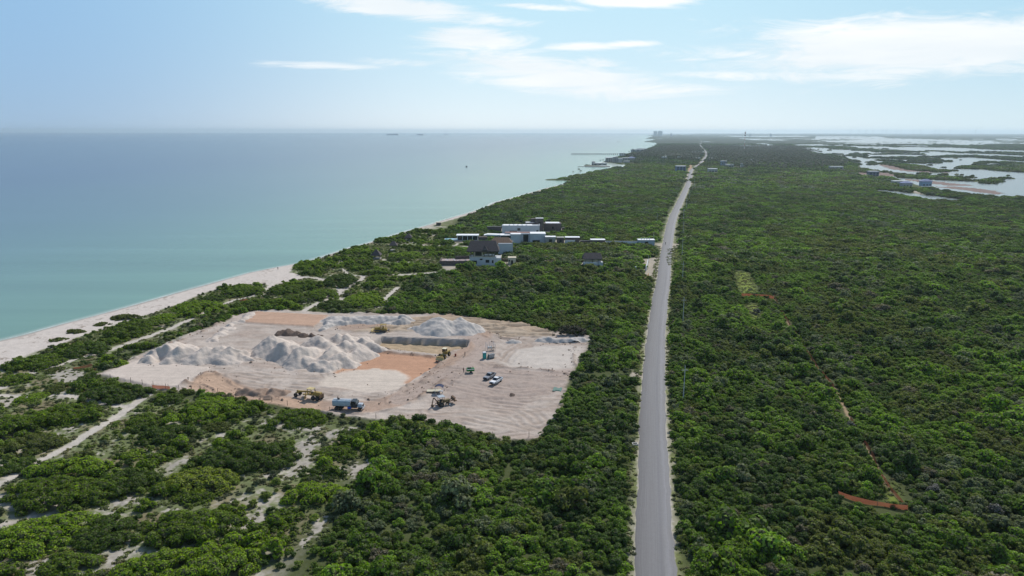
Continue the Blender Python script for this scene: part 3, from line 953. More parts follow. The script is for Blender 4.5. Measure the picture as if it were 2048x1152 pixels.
def lobes_to_mesh(name, lobes, nleaf, leaf, rs, mats, low=-0.25, core=0.86, upb=0.35):
    """lobes: array (x,y,z,r,rz) ; leaf cards scattered over the outer shell of every lobe"""
    L = np.asarray(lobes, float)
    k = len(L)
    # leaf centres
    cnt = np.maximum(4, (nleaf * (L[:, 3] / L[:, 3].mean()) ** 2)).astype(int)
    idx = np.repeat(np.arange(k), cnt)
    n = len(idx)
    zz = rs.uniform(low, 1.0, n)
    ph = rs.uniform(0, 2 * np.pi, n)
    rr = np.sqrt(np.maximum(0, 1 - zz * zz))
    nrm = np.stack([rr * np.cos(ph), rr * np.sin(ph), zz], 1)
    rad = np.stack([L[idx, 3], L[idx, 3], L[idx, 4]], 1)
    P = L[idx, :3] + nrm * rad * rs.uniform(0.9, 1.10, (n, 1))
    keep = P[:, 2] > 0.02
    # drop the ones buried in other lobes
    for j in range(k):
        d = (P - L[j, :3]) / np.array([L[j, 3], L[j, 3], L[j, 4]])
        ins = (d * d).sum(1) < 0.66
        keep &= ~(ins & (idx != j))
    P, nrm = P[keep], nrm[keep]
    n = len(P)
    N = nrm + rs.normal(0, 0.55, (n, 3))
    N[:, 2] += upb
    N /= np.linalg.norm(N, axis=1)[:, None] + 1e-9
    A = np.cross(N, rs.normal(0, 1, (n, 3)))
    A /= np.linalg.norm(A, axis=1)[:, None] + 1e-9
    B = np.cross(N, A)
    s = leaf * rs.uniform(0.55, 1.25, (n, 1)) * 0.5
    s2 = s * rs.uniform(0.55, 0.95, (n, 1))
    up = N * s * 0.35
    Q = np.stack([P - A * s - B * s2 * 0.6, P + A * s * 0.5 - B * s2 + up, P + A * s + B * s2 * 0.5, P - A * s * 0.4 + B * s2 + up], 1).reshape(-1, 3)
    quads = np.arange(4 * n).reshape(-1, 4)
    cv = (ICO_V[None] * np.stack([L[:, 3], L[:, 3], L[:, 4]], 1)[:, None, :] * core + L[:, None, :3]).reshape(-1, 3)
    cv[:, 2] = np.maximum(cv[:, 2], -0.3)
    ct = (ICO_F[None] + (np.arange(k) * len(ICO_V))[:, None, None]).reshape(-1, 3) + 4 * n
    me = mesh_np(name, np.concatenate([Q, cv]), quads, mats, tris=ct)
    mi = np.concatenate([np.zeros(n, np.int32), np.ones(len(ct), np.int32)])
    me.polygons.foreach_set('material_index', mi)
    return me


def shrub_lobes(rx, ry, h, lr, rs, dens=1.0, flat=0.7):
    """lobes filling an irregular low dome"""
    k = max(5, int(dens * 1.5 * rx * ry / (lr * lr)))
    ph0 = rs.uniform(0, 6.28, 3)
    out = []
    for i in range(k):
        a = rs.uniform(0, 2 * np.pi)
        edge = 1 + 0.14 * np.sin(2 * a + ph0[0]) + 0.10 * np.sin(3 * a + ph0[1]) + 0.06 * np.sin(5 * a + ph0[2])
        rho = math.sqrt(rs.uniform(0, 1))
        r = lr * rs.uniform(0.65, 1.3)
        ex, ey = max(rx - r * 0.7, 0.3), max(ry - r * 0.7, 0.3)
        x, y = ex * rho * edge * math.cos(a), ey * rho * edge * math.sin(a)
        top = h * (1 - rho ** 3.0) ** 0.5 * rs.uniform(0.80, 1.08)
        top = max(top, r * 0.75)
        rz = r * flat
        out.append((x, y, max(top - rz, 0.0), r, rz))
    return out


def reg_tint(me, tint):
    return me


PAL = {'green': (0.082, 0.138, 0.018), 'bright': (0.130, 0.215, 0.022), 'olive': (0.110, 0.135, 0.030), 'dark': (0.050, 0.090, 0.018),
       'silver': (0.125, 0.150, 0.078), 'yellow': (0.215, 0.265, 0.035), 'dead': (0.14, 0.125, 0.085), 'rust': (0.22, 0.08, 0.035)}


def tints(x, y, rs):
    """species patches: colour of every scrub plant from where it grows"""
    n = len(x)
    a = fbm(x / 26, y / 34, 201, 3)
    b = fbm(x / 11, y / 14, 211, 3)
    kind = np.full(n, 0)
    kind[b > 0.60] = 1
    kind[b < 0.40] = 3
    kind[(a > 0.56) & (b < 0.54)] = 2
    r = rs.uniform(0, 1, n)
    kind[(r < 0.05)] = 4
    kind[(a < 0.36) & (r < 0.35)] = 4
    kind[(r > 0.90)] = 2
    kind[(r > 0.975)] = 6
    kind[(r > 0.80) & (r < 0.86)] = 1
    names = ['green', 'bright', 'olive', 'dark', 'silver', 'yellow', 'dead']
    C = np.array([PAL[k] for k in names])[kind]
    C = C * rs.uniform(1.0, 1.6, (n, 1))
    return C, kind, names


HOUSES = [(1219, 324, 22), (1231, 325, 16), (1240, 325, 16), (1252, 321, 18), (1254, 325.5, 16), (1200, 330.5, 24), (1264, 320, 18), (1245, 313, 20), (1329, 317, 18), (1360, 316, 18), (1390, 306, 18),
          (1396, 318, 16), (1402, 306.5, 20), (1426, 318.5, 18), (1362, 343, 18), (1448, 331, 16), (1460, 334, 18), (1426, 344, 16), (1485, 334, 12), (1507, 322, 18), (1674, 338, 22), (1748, 352, 18),
          (1800, 367.5, 18), (1815, 374, 16), (1854, 372, 16), (1284, 303, 24), (1276, 304.5, 30)]
# --- prototypes of the scrub, three sizes of detail
rs = np.random.default_rng(5)
SHR = []
for i in range(7):
    rx, ry, h = rs.uniform(1.9, 2.7), rs.uniform(1.7, 2.5), rs.uniform(1.6, 2.5)
    SHR.append((shrub_lobes(rx, ry, h, 0.78, rs, 0.95), 62, 0.36))
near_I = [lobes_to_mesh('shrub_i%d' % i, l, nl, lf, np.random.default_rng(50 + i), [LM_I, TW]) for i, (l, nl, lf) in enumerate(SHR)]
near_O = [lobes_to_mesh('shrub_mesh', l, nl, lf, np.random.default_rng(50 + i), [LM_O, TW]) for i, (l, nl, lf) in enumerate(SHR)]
mid_I = []
for i in range(5):
    rx, ry, h = rs.uniform(4.6, 5.6), rs.uniform(4.0, 5.2), rs.uniform(2.2, 3.2)
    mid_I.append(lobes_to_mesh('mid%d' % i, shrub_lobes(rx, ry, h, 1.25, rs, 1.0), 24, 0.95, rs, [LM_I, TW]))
far_I = []
for i in range(4):
    rx, ry, h = rs.uniform(10, 12), rs.uniform(9, 11), rs.uniform(3.2, 4.4)
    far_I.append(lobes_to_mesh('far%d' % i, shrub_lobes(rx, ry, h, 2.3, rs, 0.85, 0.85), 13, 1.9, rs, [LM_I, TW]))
tuft_I = []
for i in range(4):
    tuft_I.append(lobes_to_mesh('tuft%d' % i, shrub_lobes(rs.uniform(.45, .9), rs.uniform(.4, .8), rs.uniform(.22, .4), 0.3, rs, 0.8), 9, 0.22, rs, [LM_I, TW]))


def palm_mesh(name, rs, mats, h=7.0, nf=13, fl=2.6):
    V, Qd, MI = [], [], []
    # trunk
    bend = rs.uniform(-0.5, 0.5, 2)
    rings = 5
    for k in range(rings):
        tt = k / (rings - 1)
        cx, cy, cz = bend[0] * tt * tt, bend[1] * tt * tt, h * tt
        r = 0.19 * (1 - 0.45 * tt) + (0.1 if k == 0 else 0)
        for a in range(6):
            V.append((cx + r * math.cos(a * math.pi / 3), cy + r * math.sin(a * math.pi / 3), cz))
    for k in range(rings - 1):
        for a in range(6):
            b0, b1 = k * 6 + a, k * 6 + (a + 1) % 6
            Qd.append((b0, b1, b1 + 6, b0 + 6))
            MI.append(1)
    # fronds: arching, folded strips
    for f in range(nf):
        a = f * 2.399 + rs.uniform(-.2, .2)
        lift = rs.uniform(-0.15, 0.9)
        L = fl * rs.uniform(0.8, 1.15)
        d = np.array([math.cos(a), math.sin(a), 0])
        s_ = np.array([-math.sin(a), math.cos(a), 0])
        prev = None
        for k in range(5):
            tt = k / 4
            c = np.array([bend[0], bend[1], h]) + d * L * tt + np.array([0, 0, L * (lift * tt - 0.95 * tt * tt)])
            wdt = 0.42 * math.sin(math.pi * (0.12 + 0.85 * tt))
            i0 = len(V)
            V += [tuple(c - s_ * wdt - np.array([0, 0, wdt * .5])), tuple(c), tuple(c + s_ * wdt - np.array([0, 0, wdt * .5]))]
            if prev is not None:
                Qd += [(prev, prev + 1, i0 + 1, i0), (prev + 1, prev + 2, i0 + 2, i0 + 1)]
                MI += [0, 0]
            prev = i0
    me = mesh_np(name, V, Qd, mats)
    me.polygons.foreach_set('material_index', np.array(MI, np.int32))
    return me


BARK = mat('palm_bark', (0.16, 0.13, 0.10), 0.9)
palm_I = [palm_mesh('palm_i%d' % i, rs, [LM_I, BARK], rs.uniform(6, 9)) for i in range(3)]


def gn_scatter(obj_name, protos, kid, P, rz, sc, tint, label, cat):
    """ONE object for what nobody could count: loose points and the plants they carry, joined by geometry nodes"""
    npt = len(P)
    Vs, Ls, cnt, kids, mi = [np.asarray(P, np.float32)], [], [], [np.asarray(kid, np.int32)], []
    off = npt
    for j, pm in enumerate(protos):
        nv, nl, npg = len(pm.vertices), len(pm.loops), len(pm.polygons)
        co = np.empty(nv * 3, np.float32)
        pm.vertices.foreach_get('co', co)
        li = np.empty(nl, np.int32)
        pm.loops.foreach_get('vertex_index', li)
        ls = np.empty(npg, np.int32)
        pm.polygons.foreach_get('loop_total', ls)
        mm = np.empty(npg, np.int32)
        pm.polygons.foreach_get('material_index', mm)
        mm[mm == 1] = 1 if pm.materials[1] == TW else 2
        Vs.append(co.reshape(-1, 3))
        Ls.append(li + off)
        cnt.append(ls)
        mi.append(mm)
        kids.append(np.full(nv, j, np.int32))
        off += nv
    V = np.concatenate(Vs)
    L = np.concatenate(Ls)
    C = np.concatenate(cnt)
    me = bpy.data.meshes.new(obj_name)
    me.vertices.add(len(V))
    me.vertices.foreach_set('co', V.ravel())
    me.loops.add(len(L))
    me.loops.foreach_set('vertex_index', L)
    me.polygons.add(len(C))
    me.polygons.foreach_set('loop_start', np.concatenate([[0], np.cumsum(C)[:-1]]).astype(np.int32))
    me.polygons.foreach_set('material_index', np.concatenate(mi))
    me.update(calc_edges=True)
    for m_ in (LM_I, TW, BARK):
        me.materials.append(m_)
    N = len(V)

    def att(nm, typ, vals, key='value'):
        a_ = me.attributes.new(nm, typ, 'POINT')
        a_.data.foreach_set(key, vals)
    att('kid', 'INT', np.concatenate(kids).astype(np.int32))
    isp = np.zeros(N, np.int32)
    isp[:npt] = 1
    att('ispt', 'INT', isp)
    f_ = np.ones(N, np.float32)
    f_[:npt] = sc
    att('scl', 'FLOAT', f_)
    r_ = np.zeros((N, 3), np.float32)
    r_[:npt, 2] = rz
    att('rot', 'FLOAT_VECTOR', r_.ravel(), 'vector')
    c_ = np.ones((N, 4), np.float32)
    c_[:npt, :3] = tint
    att('tint', 'FLOAT_COLOR', c_.ravel(), 'color')
    o = put(obj_name, me)
    tag(o, label, cat, kind='stuff')
    ng = bpy.data.node_groups.new(obj_name + '_scatter', 'GeometryNodeTree')
    ng.interface.new_socket('Geometry', in_out='INPUT', socket_type='NodeSocketGeometry')
    ng.interface.new_socket('Geometry', in_out='OUTPUT', socket_type='NodeSocketGeometry')
    gi, go = ng.nodes.new('NodeGroupInput'), ng.nodes.new('NodeGroupOutput')
    lk = ng.links.new

    def named(nm, typ):
        nd = ng.nodes.new('GeometryNodeInputNamedAttribute')
        nd.data_type = typ
        nd.inputs['Name'].default_value = nm
        return nd.outputs['Attribute']

    def eq(sock, val):
        nd = ng.nodes.new('FunctionNodeCompare')
        nd.data_type = 'INT'
        nd.operation = 'EQUAL'
        lk(sock, nd.inputs[2])
        nd.inputs[3].default_value = val
        return nd.outputs[0]
    s0 = ng.nodes.new('GeometryNodeSeparateGeometry')
    s0.domain = 'POINT'
    lk(gi.outputs[0], s0.inputs[0])
    lk(eq(named('ispt', 'INT'), 1), s0.inputs[1])
    jn = ng.nodes.new('GeometryNodeJoinGeometry')
    for j in range(len(protos)):
        s1 = ng.nodes.new('GeometryNodeSeparateGeometry')
        s1.domain = 'POINT'
        lk(s0.outputs[1], s1.inputs[0])
        lk(eq(named('kid', 'INT'), j), s1.inputs[1])
        ip = ng.nodes.new('GeometryNodeInstanceOnPoints')
        lk(s0.outputs[0], ip.inputs['Points'])
        lk(eq(named('kid', 'INT'), j), ip.inputs['Selection'])
        lk(s1.outputs[0], ip.inputs['Instance'])
        lk(named('rot', 'FLOAT_VECTOR'), ip.inputs['Rotation'])
        lk(named('scl', 'FLOAT'), ip.inputs['Scale'])
        lk(ip.outputs[0], jn.inputs[0])
    lk(jn.outputs[0], go.inputs[0])
    md = o.modifiers.new('scatter', 'NODES')
    md.node_group = ng
    return o


def jgrid(y0, y1, sp, umax=0.92, x0=-1e9):
    ys = np.arange(y0, y1, sp)
    out = []
    for yy in ys:
        xm = umax * yy + 20
        xs = np.arange(max(-xm, x0), xm, sp)
        out.append(np.stack([xs, np.full(len(xs), yy)], 1))
    P = np.concatenate(out)
    return P + rs.uniform(-0.46, 0.46, P.shape) * sp


def keep_scrub(P, margin, dune=True):
    x, y = P[:, 0], P[:, 1]
    k = (land_d(x, y) > margin + 2.5) & (open_ground(x, y) < -margin * 0.75)
    if dune:
        k &= sdf(x, y, DUNE) < 0.5
    m = k & (y > 700) & (x > 150)
    if m.any():
        lw = lag_w(x[m], y[m])
        mud = np.full(lw.shape, -30.0)
        for p in MUD:
            mud = np.maximum(mud, sdf(x[m], y[m], p))
        kk = (lw < -margin * 0.4) & ((mud < -2) | (isl_d(x[m], y[m]) > 4))
        k[m] = kk
    return P[k]


# near scrub
P0 = keep_scrub(jgrid(84, 400, 2.1), 1.15)
n0 = fbm(P0[:, 0] / 9, P0[:, 1] / 9, 231, 3)
sc0 = rs.uniform(0.62, 1.05, len(P0)) * (0.48 + 0.95 * n0)
big = (rs.uniform(0, 1, len(P0)) < 0.10) & (n0 > 0.42)
sc0[big] *= rs.uniform(1.4, 2.1, int(big.sum()))
op = -open_ground(P0[:, 0], P0[:, 1])
sc0 = np.minimum(sc0, np.maximum(0.42, (op + 0.6) / 2.3))
T0, K0, KN = tints(P0[:, 0], P0[:, 1], rs)
kid0 = rs.integers(0, len(near_I), len(P0))
rz0 = rs.uniform(0, 6.283, len(P0))
# the ones that show largest become things of their own
vis = (np.abs(P0[:, 0]) < 0.735 * P0[:, 1] + 3) & (P0[:, 1] > 101)
rank = np.where(vis, sc0 / P0[:, 1] ** 1.0, -1)
N_IND = 215
ind = np.argsort(-rank)[:N_IND]
KLAB = {'green': 'mid green', 'bright': 'bright green', 'olive': 'olive green', 'dark': 'dark green', 'silver': 'silvery grey-green', 'dead': 'brownish half-bare', 'yellow': 'yellowish green'}
for j in ind:
    x, y = P0[j]
    o = put('shrub', near_O[kid0[j]], None, (x, y, -0.1), rz0[j])
    o.scale = (sc0[j],) * 3
    o.color = (*T0[j], 1)
    side = 'left of the road' if x < np.interp(y, [80, 186, 223], [20, 37, 45]) else 'right of the road'
    nm = KLAB[KN[K0[j]]]
    tag(o, '%s rounded shrub in the nearest dense scrub %s' % (nm, side), 'shrub', '%s shrubs %s' % (nm, side))
rest = np.ones(len(P0), bool)
rest[ind] = False

# middle and far scrub
P1 = keep_scrub(jgrid(392, 960, 5.6), 2.6)
P1 = P1[pld(P1[:, 0], P1[:, 1], road, 40) > 8.2]
sc1 = rs.uniform(0.7, 1.15, len(P1)) * (0.75 + 0.5 * fbm(P1[:, 0] / 20, P1[:, 1] / 20, 241, 3))
T1, _, _ = tints(P1[:, 0] * 0.6, P1[:, 1] * 0.6, rs)
T1 = T1 * (1 - sm(380, 700, P1[:, 1])[:, None] * np.array((0.22, 0.17, -0.1)))  # bluer and duller with distance: haze put into the leaf tint
P2 = keep_scrub(jgrid(940, 2500, 12.5), 5.0, False)
P2 = P2[(pld(P2[:, 0], P2[:, 1], road, 40) > 11) | ((P2[:, 1] > 1450) & (P2[:, 1] < 2050))]
lw2 = lag_w(P2[:, 0], P2[:, 1])
sc2 = rs.uniform(0.6, 1.1, len(P2)) * (0.75 + 0.5 * fbm(P2[:, 0] / 60, P2[:, 1] / 60, 251, 3))
hk = np.ones(len(P2), bool)
for px_, py_, r_ in HOUSES:
    c_ = G(px_, py_)
    hk &= ~((np.abs(P2[:, 0] - c_.x) < r_) & (P2[:, 1] < c_.y + 25) & (P2[:, 1] > c_.y - 45))
P2, lw2 = P2[hk], lw2[hk]
sc2 = rs.uniform(0.6, 1.1, len(P2)) * (0.75 + 0.5 * fbm(P2[:, 0] / 60, P2[:, 1] / 60, 251, 3))
sc2 = np.where(lw2 > -30, np.minimum(sc2, np.clip(-lw2 / 13, 0.25, 2)), sc2)
T2, _, _ = tints(P2[:, 0] * 0.3, P2[:, 1] * 0.3, rs)
T2 = T2 * np.array((0.78, 0.83, 1.1))  # cooler greens, distance haze painted into the tint
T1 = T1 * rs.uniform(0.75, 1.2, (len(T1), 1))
T2 = T2 * (1 - sm(1350, 1900, P2[:, 1] + (fbm(P2[:, 0] / 90, P2[:, 1] / 200, 291) - 0.5) * 1300)[:, None] * np.array((0.62, 0.52, 0.2)))  # darker trees farther off, their blue shift is haze put into the tint
P3 = keep_scrub(jgrid(2460, 4600, 21), 6.0, False)
sc3 = rs.uniform(0.7, 1.05, len(P3))
T3, _, _ = tints(P3[:, 0] * 0.2, P3[:, 1] * 0.2, rs)
T3 = T3 * np.array((0.38, 0.48, 0.8))  # farthest scrub: dark tint with the blue of haze painted in
# mangrove islands get their own finer cover
PI = jgrid(820, 2300, 7.5, 1.0, 250)
lwi = lag_w(PI[:, 0], PI[:, 1])
inl = np.full(len(PI), -30.0)
for p in LAG:
    inl = np.maximum(inl, sdf(PI[:, 0], PI[:, 1], p))
mudi = np.full(len(PI), -30.0)
for p in MUD:
    mudi = np.maximum(mudi, sdf(PI[:, 0], PI[:, 1], p))
PI = PI[(lwi < -1) & (inl > 0) & ((mudi < -2) | (isl_d(PI[:, 0], PI[:, 1]) > 2))]
scI = rs.uniform(0.6, 1.0, len(PI))
TI = np.array((0.075, 0.10, 0.035)) * rs.uniform(0.7, 1.3, (len(PI), 1))
nn, nm_, nf = len(near_I), len(mid_I), len(far_I)
P = np.concatenate([P0[rest], P1, P2, P3, PI])
P = np.concatenate([P, np.full((len(P), 1), -0.12)], 1)
P[len(P0[rest]) + len(P1):, 2] = -0.5
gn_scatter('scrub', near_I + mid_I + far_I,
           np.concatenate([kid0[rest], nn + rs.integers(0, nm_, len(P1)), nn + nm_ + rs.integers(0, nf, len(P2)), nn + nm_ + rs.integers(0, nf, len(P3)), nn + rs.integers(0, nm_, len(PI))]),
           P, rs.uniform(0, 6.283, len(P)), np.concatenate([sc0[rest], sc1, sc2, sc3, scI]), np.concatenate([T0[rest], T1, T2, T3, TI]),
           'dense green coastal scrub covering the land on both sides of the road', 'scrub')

# dune: low shrubs and tufts between the thickets
PD = jgrid(100, 520, 3.3, 0.85)
x, y = PD[:, 0], PD[:, 1]
k = (sdf(x, y, DUNE) > 0.5) & (open_ground(x, y) < -0.6) & (land_d(x, y) > np.where(y > 330, 4.0, 14.0))
dn = fbm(x / 12, y / 12, 261, 3)
far_in = sdf(x, y, GP([(430, 590), (600, 505), (740, 445), (880, 400), (1010, 380), (925, 520), (820, 565), (770, 626), (500, 618)])) > 0
k &= (dn > np.where(far_in, 0.33, 0.37))
PD = PD[k]
scD = rs.uniform(0.28, 0.62, len(PD))
TD = np.array((0.19, 0.255, 0.045)) * rs.uniform(0.75, 1.3, (len(PD), 1))
w2 = fbm(PD[:, 0] / 7, PD[:, 1] / 7, 266, 3)
TD[w2 > 0.58] = np.array(PAL['silver']) * 0.9
TD[w2 < 0.38] = np.array(PAL['dark']) * 1.3
gn_scatter('low_dune_shrubs', near_I, rs.integers(0, nn, len(PD)), np.concatenate([PD, np.full((len(PD), 1), -0.05)], 1), rs.uniform(0, 6.28, len(PD)), scD, TD,
           'small low shrubs dotted over the sandy dunes on the left', 'shrubs')
# broad low thickets of sea grape that fill the dunes around the named ones
PE = jgrid(100, 560, 3.6, 0.8)
x, y = PE[:, 0], PE[:, 1]
en = fbm(x / 9, y / 9, 281, 3)
k = (sdf(x, y, DUNE) > -1) & (open_ground(x, y) < -1.7) & (land_d(x, y) > np.where(y > 330, 6.0, 16.0)) & (en > np.where(y < 185, 0.60, np.where(y > 330, 0.54, 0.64)))
PE = PE[k]
scE = rs.uniform(0.85, 1.35, len(PE)) * (0.65 + 0.6 * en[k])
wE = fbm(PE[:, 0] / 14, PE[:, 1] / 14, 286, 2)
TE = np.where((wE > 0.5)[:, None], np.array(PAL['bright']), np.array(PAL['green'])) * rs.uniform(1.0, 1.5, (len(PE), 1)) * np.array((1.15, 1.05, 0.8))
gn_scatter('dune_thicket_cover', near_I, rs.integers(0, nn, len(PE)), np.concatenate([PE, np.full((len(PE), 1), -0.35)], 1), rs.uniform(0, 6.28, len(PE)), scE, TE,
           'broad merged cover of sea grape between the single dune thickets', 'shrubs')
PT = jgrid(100, 470, 1.25, 0.85)
x, y = PT[:, 0], PT[:, 1]
bare = np.full(len(x), -30.0)
for p in BARE:
    bare = np.maximum(bare, sdf(x, y, p))
pathd = np.full(len(x), 30.0)
for l, hw in PATHS:
    pathd = np.minimum(pathd, pld(x, y, l) - hw)
k = (sdf(x, y, DUNE) > 0) & (pathd > 0.1) & (sdf(x, y, SITE) < -1) & (sdf(x, y, beach_poly) < -0.5) & (land_d(x, y) > np.where(y > 330, 3.0, 12.0))
g = fbm(x / 3.2, y / 3.2, 31) * 0.55 + fbm(x / 14, y / 14, 21) * 0.45
k &= rs.uniform(0, 1, len(x)) < np.where(bare > 0, 0.34, 0.62 * sm(0.36, 0.5, g) + 0.10)
verge = (np.abs(pld(x, y, road, 40) - ROAD_W / 2 - 1.4) < 1.3) & (rs.uniform(0, 1, len(x)) < 0.85)
gr = np.full(len(x), -30.0)
for p in GRASSR:
    gr = np.maximum(gr, sdf(x, y, p))
k |= verge | ((gr > -1) & (rs.uniform(0, 1, len(x)) < 0.6))
PT = PT[k]
TT = np.array((0.180, 0.222, 0.066)) * rs.uniform(0.6, 1.3, (len(PT), 1))
w3 = fbm(PT[:, 0] / 5, PT[:, 1] / 5, 276, 3)
TT[w3 > 0.6] = np.array((0.22, 0.20, 0.10))
TT[w3 < 0.35] = np.array((0.10, 0.115, 0.075))
rust = sdf(PT[:, 0], PT[:, 1], GP([(290, 700), (380, 655), (470, 622), (500, 600), (530, 604), (500, 622), (440, 645), (370, 668), (300, 712), (180, 742), (140, 745), (220, 722)])) > 0
TT[rust & (w3 > 0.47)] = np.array((0.24, 0.085, 0.04))
zt = terrain(PT[:, 0], PT[:, 1])[0]
gn_scatter('ground_cover', tuft_I, rs.integers(0, 4, len(PT)), np.concatenate([PT, zt[:, None] - 0.03], 1), rs.uniform(0, 6.28, len(PT)), rs.uniform(0.6, 1.5, len(PT)), TT,
           'grass tufts and creeping plants on the dune sand and the road verge', 'grass')

# palm grove before the horizon
PP = jgrid(1000, 3600, 11, 0.55, 150)
x, y = PP[:, 0], PP[:, 1]
grove = np.maximum.reduce([sdf(x, y, GP(p), 30) for p in (
    [(1240, 318), (1320, 296), (1400, 288), (1500, 296), (1590, 305), (1700, 325), (1690, 335), (1560, 345), (1420, 330), (1330, 318)],
    [(1300, 290), (1420, 282), (1560, 290), (1640, 305), (1500, 310)])])
k = (grove > 0) & (pld(x, y, road, 40) > 12) & (land_d(x, y) > 6) & (rs.uniform(0, 1, len(x)) < 0.75)
PP = PP[k]
TP = np.array((0.038, 0.058, 0.036)) * rs.uniform(0.8, 1.35, (len(PP), 1))
gn_scatter('palm_grove', palm_I, rs.integers(0, 3, len(PP)), np.concatenate([PP, np.full((len(PP), 1), -0.1)], 1), rs.uniform(0, 6.28, len(PP)), rs.uniform(0.9, 1.45, len(PP)), TP,
           'distant coconut palm grove rising above the scrub on both sides of the far road', 'palm trees')

# --- the sea-grape thickets of the dunes: one mesh each
# (px left, py top, px right, py bottom, tint, label)
TH = [
    (160, 758, 292, 811, 'dark', 'large dark green thicket just below the left end of the pale levelled pad'),
    (150, 744, 198, 768, 'dark', 'small dark round bush left of the pale pad, above the large dark thicket'),
    (88, 753, 142, 789, 'olive', 'grey-green loose bush between the beach path and the pale pad'),
    (36, 780, 90, 808, 'bright', 'low green bush on the sandy crossing left of the grey-green loose bush'),
    (72, 797, 196, 853, 'green', 'wide green thicket left of the sandy track that leads to the pad'),
    (184, 806, 216, 824, 'silver', 'small silvery bush at the right end of the wide green thicket'),
    (-20, 822, 72, 862, 'green', 'green thicket at the left edge below the sandy crossing'),
    (88, 730, 134, 748, 'olive', 'low olive bush on the right bank of the beach path'),
    (305, 781, 372, 812, 'dark', 'dark bush at the foot of the pad, right of the sandy track'),
    (360, 784, 496, 846, 'bright', 'large bright green thicket below the tan slope of the site'),
    (318, 808, 350, 828, 'olive', 'small olive bush below the dark bush right of the track'),
    (250, 818, 332, 860, 'green', 'green thicket directly right of the sandy track'),
    (0, 898, 70, 950, 'dark', 'dark thicket at the left edge above the end of the sandy track'),
    (277, 838, 397, 893, 'dark', 'dark domed thicket in the grassy hollow right of the sandy track'),
    (174, 925, 335, 990, 'dark', 'broad dark dome shaped thicket beside the bare sand patch'),
    (388, 863, 586, 954, 'dark', 'largest dark round thicket below the water truck, left of the sand strip'),
    (320, 920, 474, 994, 'yellow', 'yellow-green thicket leaning on the largest dark thicket'),
    (63, 912, 240, 958, 'bright', 'bright green long thicket right of the lower end of the sandy track'),
    (15, 935, 230, 1024, 'green', 'wide flat green thicket in the lower left'),
    (-20, 1012, 172, 1118, 'bright', 'very wide bright green thicket at the lower left edge'),
    (148, 1018, 282, 1102, 'dark', 'dark thicket right of the very wide bright thicket'),
    (285, 998, 512, 1100, 'green', 'large green thicket in the lower left, shaded on its near side'),
    (72, 1092, 206, 1170, 'green', 'green thicket cut by the bottom edge, left of the sand gap'),
    (232, 1074, 520, 1180, 'bright', 'broad bright green thicket cut by the bottom edge'),
    (340, 972, 434, 1010, 'green', 'small green thicket below the yellow-green one'),
    (230, 894, 292, 924, 'bright', 'bright small thicket on the slope right of the sandy track'),
    (157, 896, 192, 916, 'olive', 'little olive bush standing alone by the sandy track'),
    (0, 858, 128, 908, 'olive', 'low olive thicket at the left edge above the sandy track'),
    (672, 850, 730, 884, 'dark', 'round dark bush below the site fence on the sandy slope'),
    (630, 878, 712, 926, 'green', 'domed green thicket right of the speckled sand strip'),
    (600, 922, 684, 962, 'dark', 'dark green thicket below the speckled sand strip'),
    (560, 952, 718, 1016, 'bright', 'wide bright thicket at the edge of the dense scrub'),
    (530, 1008, 600, 1060, 'green', 'green thicket in the bottom of the dunes, right of the sand gap'),
    (534, 806, 652, 864, 'green', 'tall green thicket between the grader and the water truck'),
    (408, 836, 460, 866, 'olive', 'olive bush right of the dark domed thicket'),
    (0, 724, 64, 772, 'green', 'green beachside thicket cut by the left edge'),
    (32, 700, 126, 740, 'green', 'long green thicket behind the beach, nearest the left edge but one'),
    (125, 668, 216, 718, 'dark', 'long dark thicket behind the beach'),
    (206, 662, 256, 690, 'green', 'rounded thicket bordering the beach path'),
    (218, 632, 320, 676, 'green', 'long green thicket between beach and path, behind the rounded thicket'),
    (300, 618, 354, 646, 'bright', 'bright small thicket between beach and path'),
    (344, 594, 450, 634, 'bright', 'long bright thicket between beach and path in the middle distance'),
    (400, 582, 452, 606, 'dark', 'dark bush at the upper edge of the beach'),
    (444, 566, 528, 594, 'green', 'thicket at the wide end of the beach, left of the path gap'),
    (252, 680, 332, 700, 'green', 'low green thicket on the right bank of the beach path'),
    (200, 715, 262, 735, 'bright', 'low bright thicket beside the pale pad'),
    (540, 556, 612, 592, 'green', 'green thicket right of the gap where the path leaves the beach'),
    (606, 566, 678, 602, 'green', 'thicket left of the path fork beyond the site'),
    (640, 538, 724, 576, 'dark', 'dark mounded thicket above the path fork'),
    (632, 596, 712, 622, 'dark', 'dark thicket enclosed by the forking paths, right behind the site'),
    (684, 574, 768, 618, 'bright', 'bright rounded thicket right of the path fork'),
    (730, 546, 782, 562, 'green', 'green thicket at the top of the path fork'),
    (466, 592, 572, 622, 'green', 'thicket directly behind the orange pad of the site'),
    (720, 538, 790, 552, 'green', 'low thicket near the lone thatched umbrella hut'),
    (702, 487, 724, 497, 'dark', 'isolated round bush on the shore sand'),
    (748, 478, 760, 486, 'dark', 'tiny isolated dark bush at the water edge'),
    (828, 452, 846, 464, 'dark', 'small dark bush by the shore beyond the thatched huts'),
    (776, 503, 822, 524, 'dark', 'dark bush right of the open-sided hut'),
    (790, 500, 850, 518, 'bright', 'bright low thicket in front of the dark stone terrace'),
    (700, 505, 745, 530, 'olive', 'olive scrub patch left of the pyramid roofed hut'),
    (100, 672, 132, 684, 'olive', 'low bush on the open beach sand, nearest of the four'),
    (130, 655, 170, 668, 'olive', 'long low bush on the open beach sand, second of the four'),
    (190, 641, 220, 653, 'olive', 'pair of small bushes on the open beach sand'),
    (222, 624, 276, 642, 'olive', 'straggling low bush on the open beach sand, farthest of the four')]
